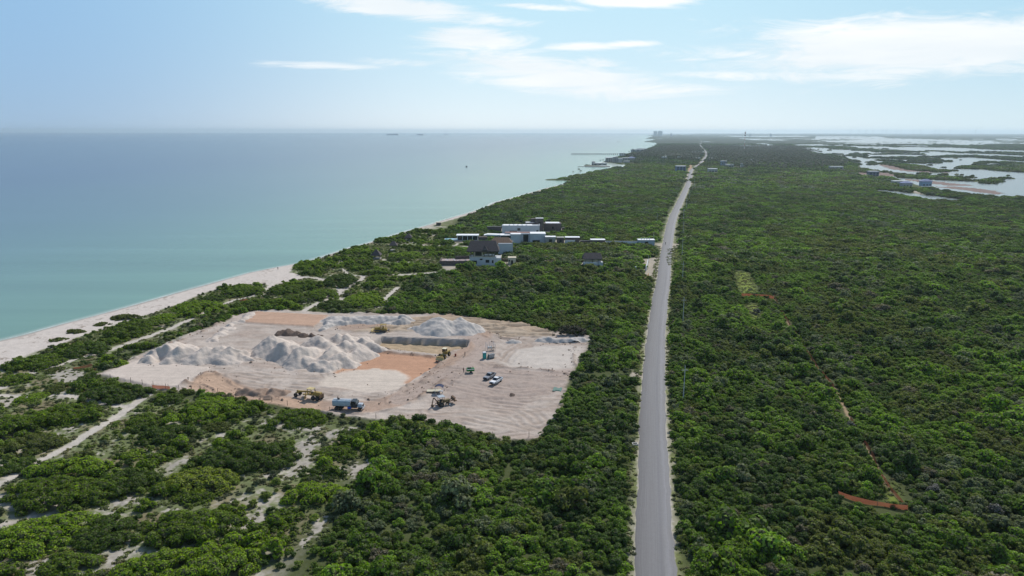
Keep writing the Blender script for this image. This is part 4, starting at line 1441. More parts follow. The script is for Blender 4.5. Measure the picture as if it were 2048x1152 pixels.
for i, (x0, y0, x1, y1, tn, lab) in enumerate(TH):
    rsi = np.random.default_rng(900 + i)
    cx, cy = (x0 + x1) / 2, (y0 + y1) / 2
    p = G(cx, cy)
    s = scale_at(p)
    d = (p - Vector((0, 0, CAM_H))).normalized()
    kk = -d.z
    W_ = (x1 - x0) / s
    hpx = (y1 - y0) / s
    H = min(max(0.15 * W_, 0.55 if 'low' in lab or 'small' in lab or 'tiny' in lab else 1.3), 3.2)
    D = (hpx - 0.93 * H) / kk
    D = min(max(D, 0.42 * W_), 1.25 * W_)
    gp = G(cx, y1 - D * s * kk / 2)
    lr = 0.55 if W_ < 8 else (0.8 if W_ < 14 else 1.0)
    L = shrub_lobes(W_ / 2, D / 2, H, lr, rsi, 1.05)
    # leaf cards as large as the distance allows
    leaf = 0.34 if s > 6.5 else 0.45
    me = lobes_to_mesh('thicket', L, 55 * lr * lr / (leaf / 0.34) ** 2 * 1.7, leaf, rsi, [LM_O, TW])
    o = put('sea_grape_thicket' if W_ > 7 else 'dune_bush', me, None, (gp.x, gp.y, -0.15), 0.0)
    c = np.array(PAL[tn]) * rsi.uniform(0.92, 1.1)
    if tn in ('green', 'bright', 'dark'):
        c = c * np.array((1.5, 1.36, 1.0))
    o.color = (*c, 1)
    tag(o, lab, 'thicket' if W_ > 7 else 'bush', 'sea grape thickets on the dunes' if W_ > 7 else 'single bushes on the dunes')
# ------------------------------------------------------------------ solid-building helper
class MB:
    def __init__(self):
        self.bm = bmesh.new()
        self.slot = 0

    def _mi(self, faces):
        for f in faces:
            f.material_index = self.slot

    def box(self, c, s, rz=0.0, rx=0.0, ry=0.0, bev=0.0, taper=1.0):
        r = bmesh.ops.create_cube(self.bm, size=1.0)
        vs = r['verts']
        for v in vs:
            k = taper if v.co.z > 0 else 1.0
            v.co = Vector((v.co.x * s[0] * k, v.co.y * s[1] * k, v.co.z * s[2]))
        if bev:
            es = list({e for v in vs for e in v.link_edges})
            rb = bmesh.ops.bevel(self.bm, geom=es, offset=bev, segments=1, affect='EDGES')
            vs = list({v for f in rb['faces'] for v in f.verts} | {v for v in vs if v.is_valid})
        m_ = Matrix.Translation(c) @ Matrix.Rotation(rz, 4, 'Z') @ Matrix.Rotation(ry, 4, 'Y') @ Matrix.Rotation(rx, 4, 'X')
        bmesh.ops.transform(self.bm, matrix=m_, verts=vs)
        self._mi({f for v in vs for f in v.link_faces})
        return self

    def cyl(self, p0, p1, r0, r1=None, n=10, caps=True):
        p0, p1 = Vector(p0), Vector(p1)
        r1 = r0 if r1 is None else r1
        r = bmesh.ops.create_cone(self.bm, cap_ends=caps, segments=n, radius1=r0, radius2=r1, depth=(p1 - p0).length)
        q = (p1 - p0).to_track_quat('Z', 'Y')
        bmesh.ops.transform(self.bm, matrix=Matrix.Translation((p0 + p1) / 2) @ q.to_matrix().to_4x4(), verts=r['verts'])
        self._mi({f for v in r['verts'] for f in v.link_faces})
        return self

    def prism(self, prof, y0, y1, axis='Y'):
        """profile of (a, z) points, extruded from y0 to y1"""
        def P(a, z, y):
            return (a, y, z) if axis == 'Y' else (y, a, z)
        A = [self.bm.verts.new(P(a, z, y0)) for a, z in prof]
        B = [self.bm.verts.new(P(a, z, y1)) for a, z in prof]
        n = len(prof)
        fs = [self.bm.faces.new(A), self.bm.faces.new(B[::-1])]
        for i in range(n):
            fs.append(self.bm.faces.new((A[i], B[i], B[(i + 1) % n], A[(i + 1) % n])))
        self._mi(fs)
        return self

    def hip(self, c, s, ridge, h, th=0.25):
        """hipped roof: base size s, ridge length, height"""
        x, y, z = c
        hx, hy, rl = s[0] / 2, s[1] / 2, ridge / 2
        b = [(-hx, -hy, 0), (hx, -hy, 0), (hx, hy, 0), (-hx, hy, 0)]
        low = [self.bm.verts.new((x + p[0], y + p[1], z - th)) for p in b]
        up = [self.bm.verts.new((x + p[0], y + p[1], z)) for p in b]
        r1 = self.bm.verts.new((x - rl, y, z + h))
        r2 = self.bm.verts.new((x + rl, y, z + h))
        fs = [self.bm.faces.new(low[::-1])]
        for i in range(4):
            fs.append(self.bm.faces.new((low[i], low[(i + 1) % 4], up[(i + 1) % 4], up[i])))
        fs += [self.bm.faces.new((up[0], up[1], r2, r1)), self.bm.faces.new((up[2], up[3], r1, r2)),
               self.bm.faces.new((up[1], up[2], r2)), self.bm.faces.new((up[3], up[0], r1))]
        self._mi(fs)
        return self

    def build(self, name, mats, parent=None, smooth=False):
        bmesh.ops.recalc_face_normals(self.bm, faces=self.bm.faces)
        me = bpy.data.meshes.new(name)
        self.bm.to_mesh(me)
        self.bm.free()
        for m_ in (mats if isinstance(mats, (list, tuple)) else [mats]):
            me.materials.append(m_)
        if smooth:
            me.polygons.foreach_set('use_smooth', np.ones(len(me.polygons), bool))
        return put(name, me, parent)


def thing(name, label, cat, loc, rz=0.0, group=None):
    e = bpy.data.objects.new(name, None)
    COL.objects.link(e)
    e.empty_display_size = 0.5
    e.location = loc
    e.rotation_euler.z = rz
    return tag(e, label, cat, group)


def copy_tree(o, parent=None):
    c = o.copy()
    COL.objects.link(c)
    c.parent = parent
    for ch in list(o.children):
        copy_tree(ch, c)
    return c


YEL = mat('machine_yellow', (0.33, 0.225, 0.06), 0.5, var=0.3)
YELD = mat('faded_yellow', (0.52, 0.42, 0.20), 0.6, var=0.2)
BLK = mat('black_rubber', (0.022, 0.022, 0.024), 0.8)
DST = mat('dark_steel', (0.06, 0.058, 0.055), 0.5)
GLS = mat('dark_glass', (0.02, 0.025, 0.03), 0.12, spec=0.6)
WHT = mat('white_paint', (0.75, 0.76, 0.77), 0.35)
GRY = mat('grey_paint', (0.24, 0.25, 0.27), 0.35, spec=0.6)
TNK = mat('pale_blue_tank', (0.32, 0.40, 0.45), 0.4)
SIL = mat('silver_paint', (0.45, 0.48, 0.52), 0.3, spec=0.6)
RST = mat('rusty_steel', (0.16, 0.10, 0.06), 0.8, var=0.35)
BLU = mat('blue_plastic', (0.02, 0.07, 0.42), 0.4)
TEAL = mat('teal_plastic', (0.015, 0.22, 0.21), 0.5)
GRN = mat('green_paint', (0.03, 0.20, 0.04), 0.45, var=0.25)
CRM = mat('cream_paint', (0.60, 0.54, 0.40), 0.5)
ORG = mat('orange_plastic', (0.62, 0.16, 0.05), 0.7)
WOOD = mat('grey_wood', (0.14, 0.11, 0.085), 0.9, var=0.3)
SAND = mat('heaped_sand', (0.53, 0.46, 0.40), 0.97, var=0.17, vscale=0.35, spec=0.1, bump=0.25)
SANDG = mat('heaped_grey_sand', (0.50, 0.46, 0.42), 0.97, var=0.12, vscale=0.5, spec=0.1, bump=0.12)
DIRT = mat('brown_dirt', (0.29, 0.21, 0.16), 0.97, var=0.25, vscale=1.2, spec=0.1, bump=0.12)
DDIRT = mat('dark_rooty_dirt', (0.14, 0.105, 0.085), 0.97, var=0.4, vscale=1.6, spec=0.1, bump=0.2)


def cg(x, y):
    return ground_z(x, y)


# ------------------------------------------------------------------ heaps and banks of the site
def heap(name, label, peaks, m, cat='sand heap', slope=0.66, res=0.36, rough=0.3, group=None, rip=0.0, base=0.0, sharp=6.0):
    pk = [(*tuple(G(px, py, h + base)[:2]), h) for px, py, h in peaks]
    xs = [p[0] for p in pk]
    ys = [p[1] for p in pk]
    R_ = max(p[2] for p in pk) / slope + 2
    gx = np.arange(min(xs) - R_, max(xs) + R_, res)
    gy = np.arange(min(ys) - R_, max(ys) + R_, res)
    X_, Y_ = np.meshgrid(gx, gy)
    x, y = X_.ravel(), Y_.ravel()
    wx = x + (fbm(x / 4, y / 4, 401) - 0.5) * 3.0 + (fbm(x / 11, y / 11, 403) - 0.5) * 7.0
    wy = y + (fbm(x / 4, y / 4, 402) - 0.5) * 3.0 + (fbm(x / 11, y / 11, 404) - 0.5) * 7.0
    acc = np.full(len(x), -9.0)
    for a, b, h in pk:
        an = 6.283 * float(hash2(np.array([int(a * 7)]), np.array([int(b * 7)]), 9)[0])
        e1, e2 = (wx - a) * math.cos(an) + (wy - b) * math.sin(an), -(wx - a) * math.sin(an) + (wy - b) * math.cos(an)
        d = np.hypot(e1 * 0.78, e2 * 1.12)
        f = h - slope * np.sqrt(d * d + 0.25) + slope * 0.5
        acc = np.log(np.exp(np.clip(acc, -9, 20) * sharp) + np.exp(np.clip(f, -9, 20) * sharp)) / sharp
    z = acc + (fbm(x / 3.4, y / 3.4, 411, 3) - 0.5) * 1.3 * rough + (fbm(x / 0.9, y / 0.9, 412, 3) - 0.5) * 0.55 * rough
    if rip:
        z += rip * (0.5 - 0.5 * np.cos(2 * np.pi * (x + 0.5 * y + 2 * fbm(x / 5, y / 5, 413)) / 2.1))
    zt_ = terrain(x, y)[0]
    keep = z > -0.25
    z = np.where(z > -0.25, z, -0.25) + np.minimum(zt_, 0.6) * 0.9
    q = grid_quads(len(gy), len(gx))
    q = q[keep[q].any(1)]
    used = np.unique(q)
    rm = np.full(len(x), -1)
    rm[used] = np.arange(len(used))
    cx, cy = np.mean(x[used]), np.mean(y[used])
    me = mesh_np(name, np.stack([x[used] - cx, y[used] - cy, z[used]], 1), rm[q], m, smooth=True)
    return tag(put(name, me, None, (cx, cy, 0)), label, cat, group)


heap('sand_heap', 'long grey-white sand heap behind the pale pad, with two pointed tops', [(292, 707, 2.4), (308, 699, 2.8), (328, 690, 3.8), (343, 684, 4.6), (354, 683, 4.0), (373, 688, 4.9), (390, 693, 3.8), (408, 694, 4.2), (430, 693, 3.9),
     (449, 694, 4.3), (465, 699, 3.4), (480, 708, 2.2), (492, 714, 1.4)], SAND, slope=0.78, group='sand heaps on the building site')
heap('sand_heap', 'largest sand heap, a jagged white range in the middle of the site', [(530, 676, 3.6), (546, 673, 5.2), (571, 682, 5.4), (590, 690, 4.2), (606, 694, 4.9), (625, 712, 2.8), (598, 708, 3.0), (634, 675, 5.2), (650, 684, 4.2),
     (665, 694, 4.2), (677, 668, 4.6), (692, 684, 4.2), (704, 668, 4.2), (716, 684, 3.6), (735, 674, 3.6), (722, 698, 3.0), (690, 706, 3.4), (655, 718, 2.8), (748, 686, 2.6), (672, 724, 2.2), (640, 724, 2.2),
     (560, 700, 2.6), (700, 716, 2.4)], SAND, slope=0.70, rough=0.35, group='sand heaps on the building site', rip=0.1)
heap('sand_heap', 'tall grey cone shaped sand heap with a notched top beyond the pit', [(880, 637, 4.4), (892, 640, 4.2), (919, 638, 4.3), (905, 641, 3.8), (862, 646, 2.8), (846, 653, 1.5), (934, 648, 2.6), (948, 657, 1.3)], SANDG, slope=0.60, rough=0.25,
     group='sand heaps on the building site')
heap('dirt_heap', 'left one of three small brown dirt heaps beside the grader', [(495, 775, 1.5)], DIRT, 'dirt heap', group='brown dirt heaps in a row', rough=0.2)
heap('dirt_heap', 'middle one of three small brown dirt heaps beside the grader', [(517, 776, 1.5)], DIRT, 'dirt heap', group='brown dirt heaps in a row', rough=0.2)
heap('dirt_heap', 'right and longest of three small brown dirt heaps beside the grader', [(541, 777, 1.7), (552, 781, 1.2), (566, 783, 1.0)], DIRT, 'dirt heap', group='brown dirt heaps in a row', rough=0.2)
heap('sand_bank', 'ribbed grey sand bank along the back edge of the site', [(664 + 7 * k, 631 + 0.2 * k, 2.1 + 0.25 * math.sin(k * 1.7)) for k in range(22)] + [(662, 640, 1.6), (654, 646, 1.3), (646, 652, 1.0), (676, 640, 1.5), (690, 642, 1.3)], SANDG, 'sand bank', slope=0.75, rough=0.5, rip=0.1, sharp=2.5)
heap('sand_bank', 'low grey bank below the dark brush pile at the right back corner', [(1082 + 6 * k, 674.5, 1.2) for k in range(15)], SANDG, 'sand bank', slope=0.8, rough=0.5, sharp=2.5)
heap('sand_bank', 'crumbled sand edge running from the pit to the orange pad', [(500 - 5 * k, 628 + 3.4 * k, 0.7) for k in range(16)], SAND, 'sand bank', slope=0.5, rough=0.9, sharp=2.5)
heap('dirt_heap', 'small grey dirt mound between the scaffold frame and the rutted ground', [(1018, 679, 1.1), (1026, 681, 0.8)], SANDG, 'dirt heap', rough=0.3)
heap('dirt_heap', 'small dark clod of earth lying alone right of the white pickup', [(1015, 789, 0.7)], DDIRT, 'dirt heap', slope=0.8, res=0.25, rough=0.5)
heap('dirt_heap', 'long dark rooty dirt heap left of the bulldozer', [(572, 661, 1.5), (585, 659, 1.8), (600, 662, 1.2), (615, 662, 1.4), (632, 663, 1.3), (645, 666, 0.8)], DDIRT, 'dirt heap', slope=0.8, rough=1.1)
heap('dirt_heap', 'brown earth heap with grooves lying in the pit', [(785, 699, 1.5), (795, 701, 1.2), (803, 704, 0.8)], DDIRT, 'dirt heap', slope=0.8, rough=0.9, base=-1.9).location.z = -0.3
heap('dirt_heap', 'second lower earth heap in the pit, right of the grooved one', [(822, 702, 0.9), (832, 705, 0.7)], DIRT, 'dirt heap', slope=0.7, rough=0.7, base=-1.9).location.z = -0.3


# loose clods thrown about the heaps and track edges, nobody could count them
rk = np.random.default_rng(31)
cv_, ct_ = [], []
srcs = [(l, 2.2) for l in BERMS] + [(TRACKS[0][0], 6.0)] + [(smooth_line(GP(p), 2), 2.5) for p in ([(300, 722), (400, 730), (490, 722)], [(500, 722), (600, 742), (670, 745)], [(765, 690), (720, 725), (665, 748)], [(640, 660), (720, 650), (830, 650)])]
for l, sp_ in srcs:
    for k in range(int(14 + len(l) * 1.2)):
        a = l[rk.integers(0, len(l))]
        x, y = a[0] + rk.normal(0, sp_), a[1] + rk.normal(0, sp_)
        r = abs(rk.normal(0, 0.14)) + 0.08
        cv_.append(ICO_V * r * rk.uniform(0.6, 1.3, (1, 3)) * rk.uniform(0.8, 1.2, (len(ICO_V), 1)) + np.array((x, y, 0)))
        ct_.append(ICO_F + len(ICO_V) * (len(cv_) - 1))
cv_ = np.concatenate(cv_)
cv_[:, 2] += np.repeat(terrain(cv_[::len(ICO_V), 0], cv_[::len(ICO_V), 1])[0], len(ICO_V)) + 0.05
tag(put('clods', mesh_np('clods', cv_, None, DIRT, tris=np.concatenate(ct_))), 'loose clods of earth strewn over the building site', 'clods', kind='stuff')


# brush pile: grubbed-out trees, a tangle of limbs over dark matter
def brush(name, label, px0, px1, py, h, m):
    a, b = G(px0, py), G(px1, py)
    L_ = (b - a).length
    rsx = np.random.default_rng(77)
    L = shrub_lobes(L_ / 2, L_ * 0.22, h, 0.9, rsx, 1.0)
    me = lobes_to_mesh(name, L, 70, 0.30, rsx, [m, TW])
    t_ = thing(name, label, 'brush pile', ((a + b) / 2), math.atan2(b.y - a.y, b.x - a.x))
    put('tangle', me, t_)
    w_ = MB()
    for k in range(70):
        x, y = rsx.uniform(-L_ / 2, L_ / 2), rsx.uniform(-L_ * 0.2, L_ * 0.2)
        z = h * math.sqrt(max(0, 1 - (2 * x / L_) ** 2)) * rsx.uniform(0.5, 1)
        d = Vector(rsx.normal(0, 1, 3)).normalized() * rsx.uniform(0.6, 1.6)
        w_.cyl(Vector((x, y, z)), Vector((x, y, z)) + Vector((d.x, d.y, abs(d.z) * 0.5)), 0.07, 0.02, 5)
    w_.build('limbs', WOOD, t_)
    return t_


mb_ = leaf_mat('dead_twigs', 'fixed', (0.045, 0.034, 0.028), 0.05)
brush('brush_pile', 'dark brown pile of grubbed-out brush at the right back corner of the site', 1103, 1180, 669, 3.4, mb_)
DEADB = leaf_mat('bare_grey_branches', 'fixed', (0.17, 0.155, 0.155), 0.05)
for px, py, w_, lab in ((1868, 990, 4.5, 'bare greyish-purple bush behind the near orange net fence'), (1700, 858, 3.5, 'bare grey bush beside the upper end of the near net fence line'),
                        (1622, 706, 3.5, 'bare grey bush beside the trail, halfway up the right side'), (1695, 722, 5.0, 'wide bare grey thicket right of the trail'), (1984, 1030, 4.0, 'grey bare bush near the small stony clearing at the right'),
                        (1512, 628, 4.0, 'grey bare bush just below the far orange net fence')):
    p = G(px, py)
    rsx = np.random.default_rng(int(px))
    me = lobes_to_mesh('bare_bush', shrub_lobes(w_ / 2, w_ / 2.3, 2.5, 0.7, rsx), 60, 0.22, rsx, [DEADB, TW])
    tag(put('bare_bush', me, None, (p.x, p.y, -0.1)), lab, 'bush')
for px, py, w_, lab in ((1634, 838, 4.6, 'dark round tree standing taller than the scrub, left of the near trail'), (2040, 590, 7.0, 'big dark tree at the right edge'),
                        (1655, 855, 3.6, 'green round tree beside the dark round tree'), (1526, 614, 3.6, 'dark round tree just below the far orange net fence'), (1740, 965, 6.0, 'bright green tree left of the near net fence line')):
    p = G(px, py)
    rsx = np.random.default_rng(int(px))
    h = 3.6
    t_ = thing('tree', lab, 'tree', (p.x, p.y, 0), 0, 'trees rising out of the scrub')
    L = shrub_lobes(w_ / 2, w_ / 2.2, h - 0.6, 0.9, rsx)
    L = [(a, b, c + 0.7, d, e) for a, b, c, d, e in L]
    cr = put('crown', lobes_to_mesh('crown', L, 80, 0.34, rsx, [LM_O, TW]), t_)
    cr.color = (*(PAL['dark'] if 'dark' in lab else PAL['bright']), 1)
    MB().cyl((0, 0, -0.2), (0, 0, 1.8), 0.2, 0.12, 7).build('trunk', WOOD, t_)


# ------------------------------------------------------------------ machines (built along +X = forward)
def wheel(parent, x, y, r, w_=0.35, hub=DST):
    o = MB().cyl((0, -w_ / 2, 0), (0, w_ / 2, 0), r, r, 16).build('wheel', BLK, parent)
    o.location = (x, y, r)
    s = 1 if y >= 0 else -1
    MB().cyl((0, s * w_ * 0.3, 0), (0, s * (w_ / 2 + 0.02), 0), r * 0.55, r * 0.5, 12).build('rim', hub, o)
    return o


def place(px, py, z=None):
    p = G(px, py)
    return Vector((p.x, p.y, cg(p.x, p.y) if z is None else z))


# water tank truck
t_ = thing('tank_truck', 'pale blue water tank truck with a dark cab and silver hood', 'truck', place(697, 819), R(-5))
MB().box((-0.6, 0, 0.95), (7.0, 0.9, 0.25)).build('chassis', DST, t_)
prof = [(-1.15 * math.cos(a) ** 1 * (1 if True else 1), 0) for a in ()]
pts = []
for k in range(16):
    a = 2 * math.pi * k / 16
    cx_, cz_ = math.cos(a), math.sin(a)
    pts.append((1.15 * math.copysign(abs(cx_) ** 0.55, cx_), 1.9 + 0.88 * math.copysign(abs(cz_) ** 0.55, cz_)))
m_ = MB()
m_.prism(pts, -4.1, 0.9, axis='X')
tk_ = m_.build('tank', TNK, t_)
m_ = MB()
for xx in (-4.1, -2.4, -0.8, 0.9):
    m_.prism([(a * 1.025, 1.9 + (z - 1.9) * 1.03) for a, z in pts], xx - 0.04, xx + 0.04, axis='X')
m_.build('band', SIL, tk_)
MB().box((-1.6, 0, 2.83), (4.8, 0.7, 0.07)).build('walkway', SIL, tk_)
MB().cyl((-2.6, 0, 2.8), (-2.6, 0, 3.02), 0.32).build('hatch', DST, tk_)
m_ = MB()
m_.prism([(1.15, 0.8), (1.15, 2.7), (2.25, 2.7), (2.75, 1.85), (2.75, 0.8)], -1.1, 1.1)
cb = m_.build('cab', mat('shaded_cab_paint', (0.03, 0.035, 0.045), 0.35), t_)  # cab colour darkened to hold the shadow on it
MB().box((2.52, 0, 2.27), (0.06, 1.9, 0.72), ry=R(-30)).build('windscreen', GLS, cb)
for s in (-1, 1):
    MB().box((1.75, s * 1.11, 2.2), (0.9, 0.05, 0.6)).build('side_window', GLS, cb)
    MB().box((2.55, s * 1.4, 2.1), (0.08, 0.25, 0.4)).build('mirror', DST, cb)
MB().box((3.45, 0, 1.38), (1.5, 1.6, 0.85), bev=0.15, taper=0.9).build('hood', SIL, t_)
MB().box((4.22, 0, 1.2), (0.08, 1.2, 0.8)).build('grille', DST, t_)
MB().box((4.3, 0, 0.68), (0.2, 2.2, 0.3)).build('bumper', SIL, t_)
for s in (-1, 1):
    MB().box((3.4, s * 0.98, 1.12), (1.25, 0.42, 0.16), bev=0.05).build('fender', SIL, t_)
    MB().cyl((4.2, s * 0.8, 1.15), (4.27, s * 0.8, 1.15), 0.13).build('headlight', WHT, t_)
    wheel(t_, 3.4, s * 1.0, 0.5)
    wheel(t_, -1.9, s * 1.0, 0.5, 0.6)
    wheel(t_, -3.1, s * 1.0, 0.5, 0.6)
    MB().cyl((0.1, s * 0.95, 0.75), (1.1, s * 0.95, 0.75), 0.3).build('fuel_tank', BLU if s < 0 else DST, t_)


# motor grader
t_ = thing('motor_grader', 'yellow motor grader with a cream canopy, blade under its long frame', 'grader', place(619, 797), R(157))
m_ = MB()
m_.box((1.9, 0, 1.75), (4.6, 0.4, 0.4), ry=R(6)).box((4.1, 0, 1.2), (0.5, 1.4, 0.35)).box((4.1, 0, 1.4), (0.3, 0.4, 0.9))
m_.build('frame', YEL, t_)
MB().box((-3.0, 0, 1.75), (2.5, 1.15, 1.1), bev=0.1).build('engine_hood', YEL, t_)
MB().box((-4.3, 0, 1.3), (0.25, 1.9, 1.0)).build('ripper', RST, t_)
m_ = MB()
for sx in (-1.5, 0.0):
    for sy in (-0.65, 0.65):
        m_.box((sx, sy, 2.1), (0.12, 0.12, 1.8))
m_.box((-0.75, 0, 1.35), (1.7, 1.4, 0.35))
cb = m_.build('cab', YEL, t_)
MB().box((-0.75, 0, 3.05), (2.0, 1.7, 0.12)).build('canopy', YELD, cb)
MB().box((-1.0, 0, 1.75), (0.5, 0.5, 0.6)).build('seat', BLK, cb)
m_ = MB()
m_.box((1.3, 0, 0.55), (0.12, 3.7, 0.62), rz=R(28)).box((1.35, 0, 1.0), (1.3, 1.1, 0.12), rz=R(28))
m_.build('blade', YEL, t_)
MB().cyl((-2.6, 0.35, 2.2), (-2.6, 0.35, 3.1), 0.07).build('exhaust', DST, t_)
for s in (-1, 1):
    wheel(t_, 4.1, s * 0.95, 0.62, 0.35)
    wheel(t_, -2.1, s * 0.95, 0.66, 0.4)
    wheel(t_, -3.6, s * 0.95, 0.66, 0.4)
    MB().cyl((0.9, s * 0.4, 1.1), (1.1, s * 0.35, 2.1), 0.07).build('lift_cylinder', DST, t_)

# wheel loader
t_ = thing('wheel_loader', 'yellow wheel loader with a cream cab roof on the orange pad edge', 'loader', place(889, 716), R(-112))
m_ = MB()
m_.box((-1.7, 0, 1.35), (2.4, 1.5, 1.1), bev=0.12).box((1.0, 0, 1.05), (1.8, 1.0, 0.7))
m_.build('body', YEL, t_)
m_ = MB()
m_.box((-0.2, 0, 1.95), (1.3, 1.35, 0.25))
for sx in (-0.8, 0.4):
    for sy in (-0.6, 0.6):
        m_.box((sx, sy, 2.45), (0.1, 0.1, 1.1))
cb = m_.build('cab', YEL, t_)
MB().box((-0.2, 0, 2.45), (1.1, 1.12, 0.95)).build('window', GLS, cb)
MB().box((-0.2, 0, 3.06), (1.6, 1.5, 0.14), bev=0.04).build('roof', mat('cream_roof', (0.72, 0.64, 0.45), 0.5), cb)
m_ = MB()
for s in (-0.5, 0.5):
    m_.box((2.3, s, 1.05), (2.1, 0.18, 0.3), ry=R(18))
m_.build('lift_arms', YEL, t_)
MB().prism([(3.1, 0.15), (4.1, 0.1), (3.4, 0.4), (3.25, 0.8), (3.5, 1.2), (3.1, 1.15), (2.95, 0.6)], -1.35, 1.35).build('bucket', YELD, t_)
for s in (-1, 1):
    wheel(t_, 1.5, s * 0.95, 0.75, 0.5, YEL)
    wheel(t_, -1.6, s * 0.95, 0.75, 0.5, YEL)

# bulldozer
t_ = thing('bulldozer', 'yellow bulldozer working the rutted ground below the grey bank', 'bulldozer', place(762, 664), R(178))
m_ = MB()
m_.box((1.2, 0, 1.5), (2.2, 1.1, 1.0), bev=0.08).box((-1.3, 0, 1.3), (2.0, 1.7, 0.8), bev=0.05)
m_.build('body', YEL, t_)
m_ = MB()
for sx in (-1.9, 0.0):
    for sy in (-0.7, 0.7):
        m_.box((sx, sy, 2.4), (0.13, 0.13, 1.5))
m_.box((-0.95, 0, 3.12), (2.2, 1.7, 0.12)).box((-0.95, 0, 2.0), (0.6, 0.6, 0.8))
m_.build('cab_frame', YEL, t_)
for s in (-1, 1):
    pr = [(-2.2, 0.5), (-1.9, 0.05), (1.9, 0.05), (2.3, 0.5), (1.9, 0.95), (-1.9, 1.0)]
    MB().prism(pr, s * 1.1 - 0.28, s * 1.1 + 0.28).build('track', DST, t_)
MB().prism([(3.2, 0.1), (3.45, 0.12), (3.3, 0.6), (3.5, 1.25), (3.3, 1.25), (3.05, 0.6)], -1.75, 1.75).build('blade', YELD, t_)
m_ = MB()
for s in (-1.4, 1.4):
    m_.box((1.8, s, 0.6), (2.9, 0.15, 0.22))
m_.build('push_arms', YEL, t_)
m_ = MB()
m_.box((-2.9, 0, 0.9), (0.5, 1.6, 0.3)).box((-3.1, 0, 0.55), (0.15, 0.15, 1.0))
m_.build('ripper', DST, t_)

# backhoe loader
t_ = thing('backhoe_loader', 'dark dusty backhoe loader with a grey canopy and raised front bucket', 'backhoe', place(886, 811), R(28))
m_ = MB()
m_.box((1.0, 0, 1.35), (1.9, 0.9, 0.8), bev=0.08).box((-0.6, 0, 1.1), (1.6, 1.1, 0.5))
m_.build('body', mat('dusty_brown_yellow', (0.20, 0.15, 0.08), 0.7, var=0.35), t_)
m_ = MB()
for sx in (-1.2, 0.1):
    for sy in (-0.7, 0.7):
        m_.box((sx, sy, 2.0), (0.1, 0.1, 1.6))
cb = m_.build('cab_frame', DST, t_)
MB().box((-0.55, 0, 2.86), (1.9, 1.8, 0.12), bev=0.03).build('canopy', mat('grey_canopy', (0.36, 0.40, 0.44), 0.5), cb)
MB().box((-0.6, 0, 1.65), (0.5, 0.5, 0.6)).build('seat', BLK, cb)
m_ = MB()
for s in (-0.55, 0.55):
    m_.box((2.3, s, 1.25), (1.9, 0.14, 0.25), ry=R(-12))
m_.build('loader_arms', RST, t_)
MB().prism([(3.0, 1.0), (3.9, 1.15), (3.3, 1.4), (3.15, 1.75), (3.5, 2.1), (3.0, 2.0), (2.85, 1.5)], -1.15, 1.15).build('bucket', RST, t_)
m_ = MB()
m_.box((-2.0, 0.1, 1.9), (2.1, 0.22, 0.3), ry=R(52)).box((-3.0, 0.1, 1.8), (0.22, 0.2, 1.9), ry=R(14))
bo = m_.build('boom', RST, t_)
MB().prism([(-3.5, 0.3), (-2.9, 0.2), (-2.75, 0.7), (-3.2, 0.95)], -0.25, 0.45).build('digging_bucket', RST, bo)
for s in (-1, 1):
    MB().box((-1.7, s * 1.15, 0.55), (0.2, 0.9, 0.15), rx=R(-s * 30)).build('outrigger', RST, t_)
    wheel(t_, 1.7, s * 0.85, 0.45, 0.3, WHT)
    wheel(t_, -0.8, s * 0.95, 0.7, 0.42)


def pickup(label, body, loc, rz):
    t_ = thing('pickup_truck', label, 'pickup truck', loc, rz, 'pickup trucks parked side by side')
    m_ = MB()
    m_.box((1.75, 0, 0.88), (1.75, 1.75, 0.5), bev=0.12).box((0, 0, 0.78), (1.9, 1.82, 0.72), bev=0.08)
    m_.box((0, 0, 0.62), (5.1, 1.6, 0.25))
    m_.box((-1.75, 0.86, 0.9), (1.8, 0.1, 0.62)).box((-1.75, -0.86, 0.9), (1.8, 0.1, 0.62)).box((-2.62, 0, 0.9), (0.1, 1.75, 0.6)).box((-1.75, 0, 0.72), (1.7, 1.65, 0.1))
    b_ = m_.build('body', body, t_)
    m_ = MB()
    m_.prism([(1.0, 1.1), (0.35, 1.68), (-0.75, 1.72), (-0.95, 1.1)], -0.72, 0.72)
    c_ = m_.build('cabin', GLS, t_)
    MB().prism([(0.30, 1.69), (-0.72, 1.73), (-0.72, 1.79), (0.25, 1.76)], -0.70, 0.70).build('roof', body, c_)
    m_ = MB()
    for s in (-0.72, 0.72):
        m_.box((-0.2, s, 1.4), (0.08, 0.05, 0.6)).box((0.68, s, 1.4), (0.07, 0.05, 0.85), ry=R(-48)).box((-0.85, s, 1.4), (0.08, 0.05, 0.65))
    m_.build('pillar', body, c_)
    MB().box((-1.75, 0, 0.79), (1.6, 1.58, 0.04)).build('bed_liner', BLK, t_)
    MB().box((2.62, 0, 0.55), (0.15, 1.75, 0.25), bev=0.04).build('bumper', DST, t_)
    MB().box((2.63, 0, 0.85), (0.05, 0.9, 0.28)).build('grille', BLK, t_)
    for s in (-1, 1):
        MB().box((2.6, s * 0.68, 0.9), (0.08, 0.34, 0.18)).build('headlight', SIL, t_)
        MB().box((-2.68, s * 0.8, 0.95), (0.05, 0.14, 0.34)).build('taillight', mat('red_lamp', (0.4, 0.02, 0.02), 0.3), t_)
        MB().box((0.75, s * 1.0, 1.12), (0.12, 0.2, 0.14)).build('mirror', body, t_)
        wheel(t_, 1.65, s * 0.82, 0.39, 0.26, SIL)
        wheel(t_, -1.6, s * 0.82, 0.39, 0.26, SIL)
    return t_


pickup('white pickup truck parked nearest the camera of the two', WHT, place(992, 767), R(-120))
pickup('grey pickup truck parked behind the white one', GRY, place(979, 757), R(-118))

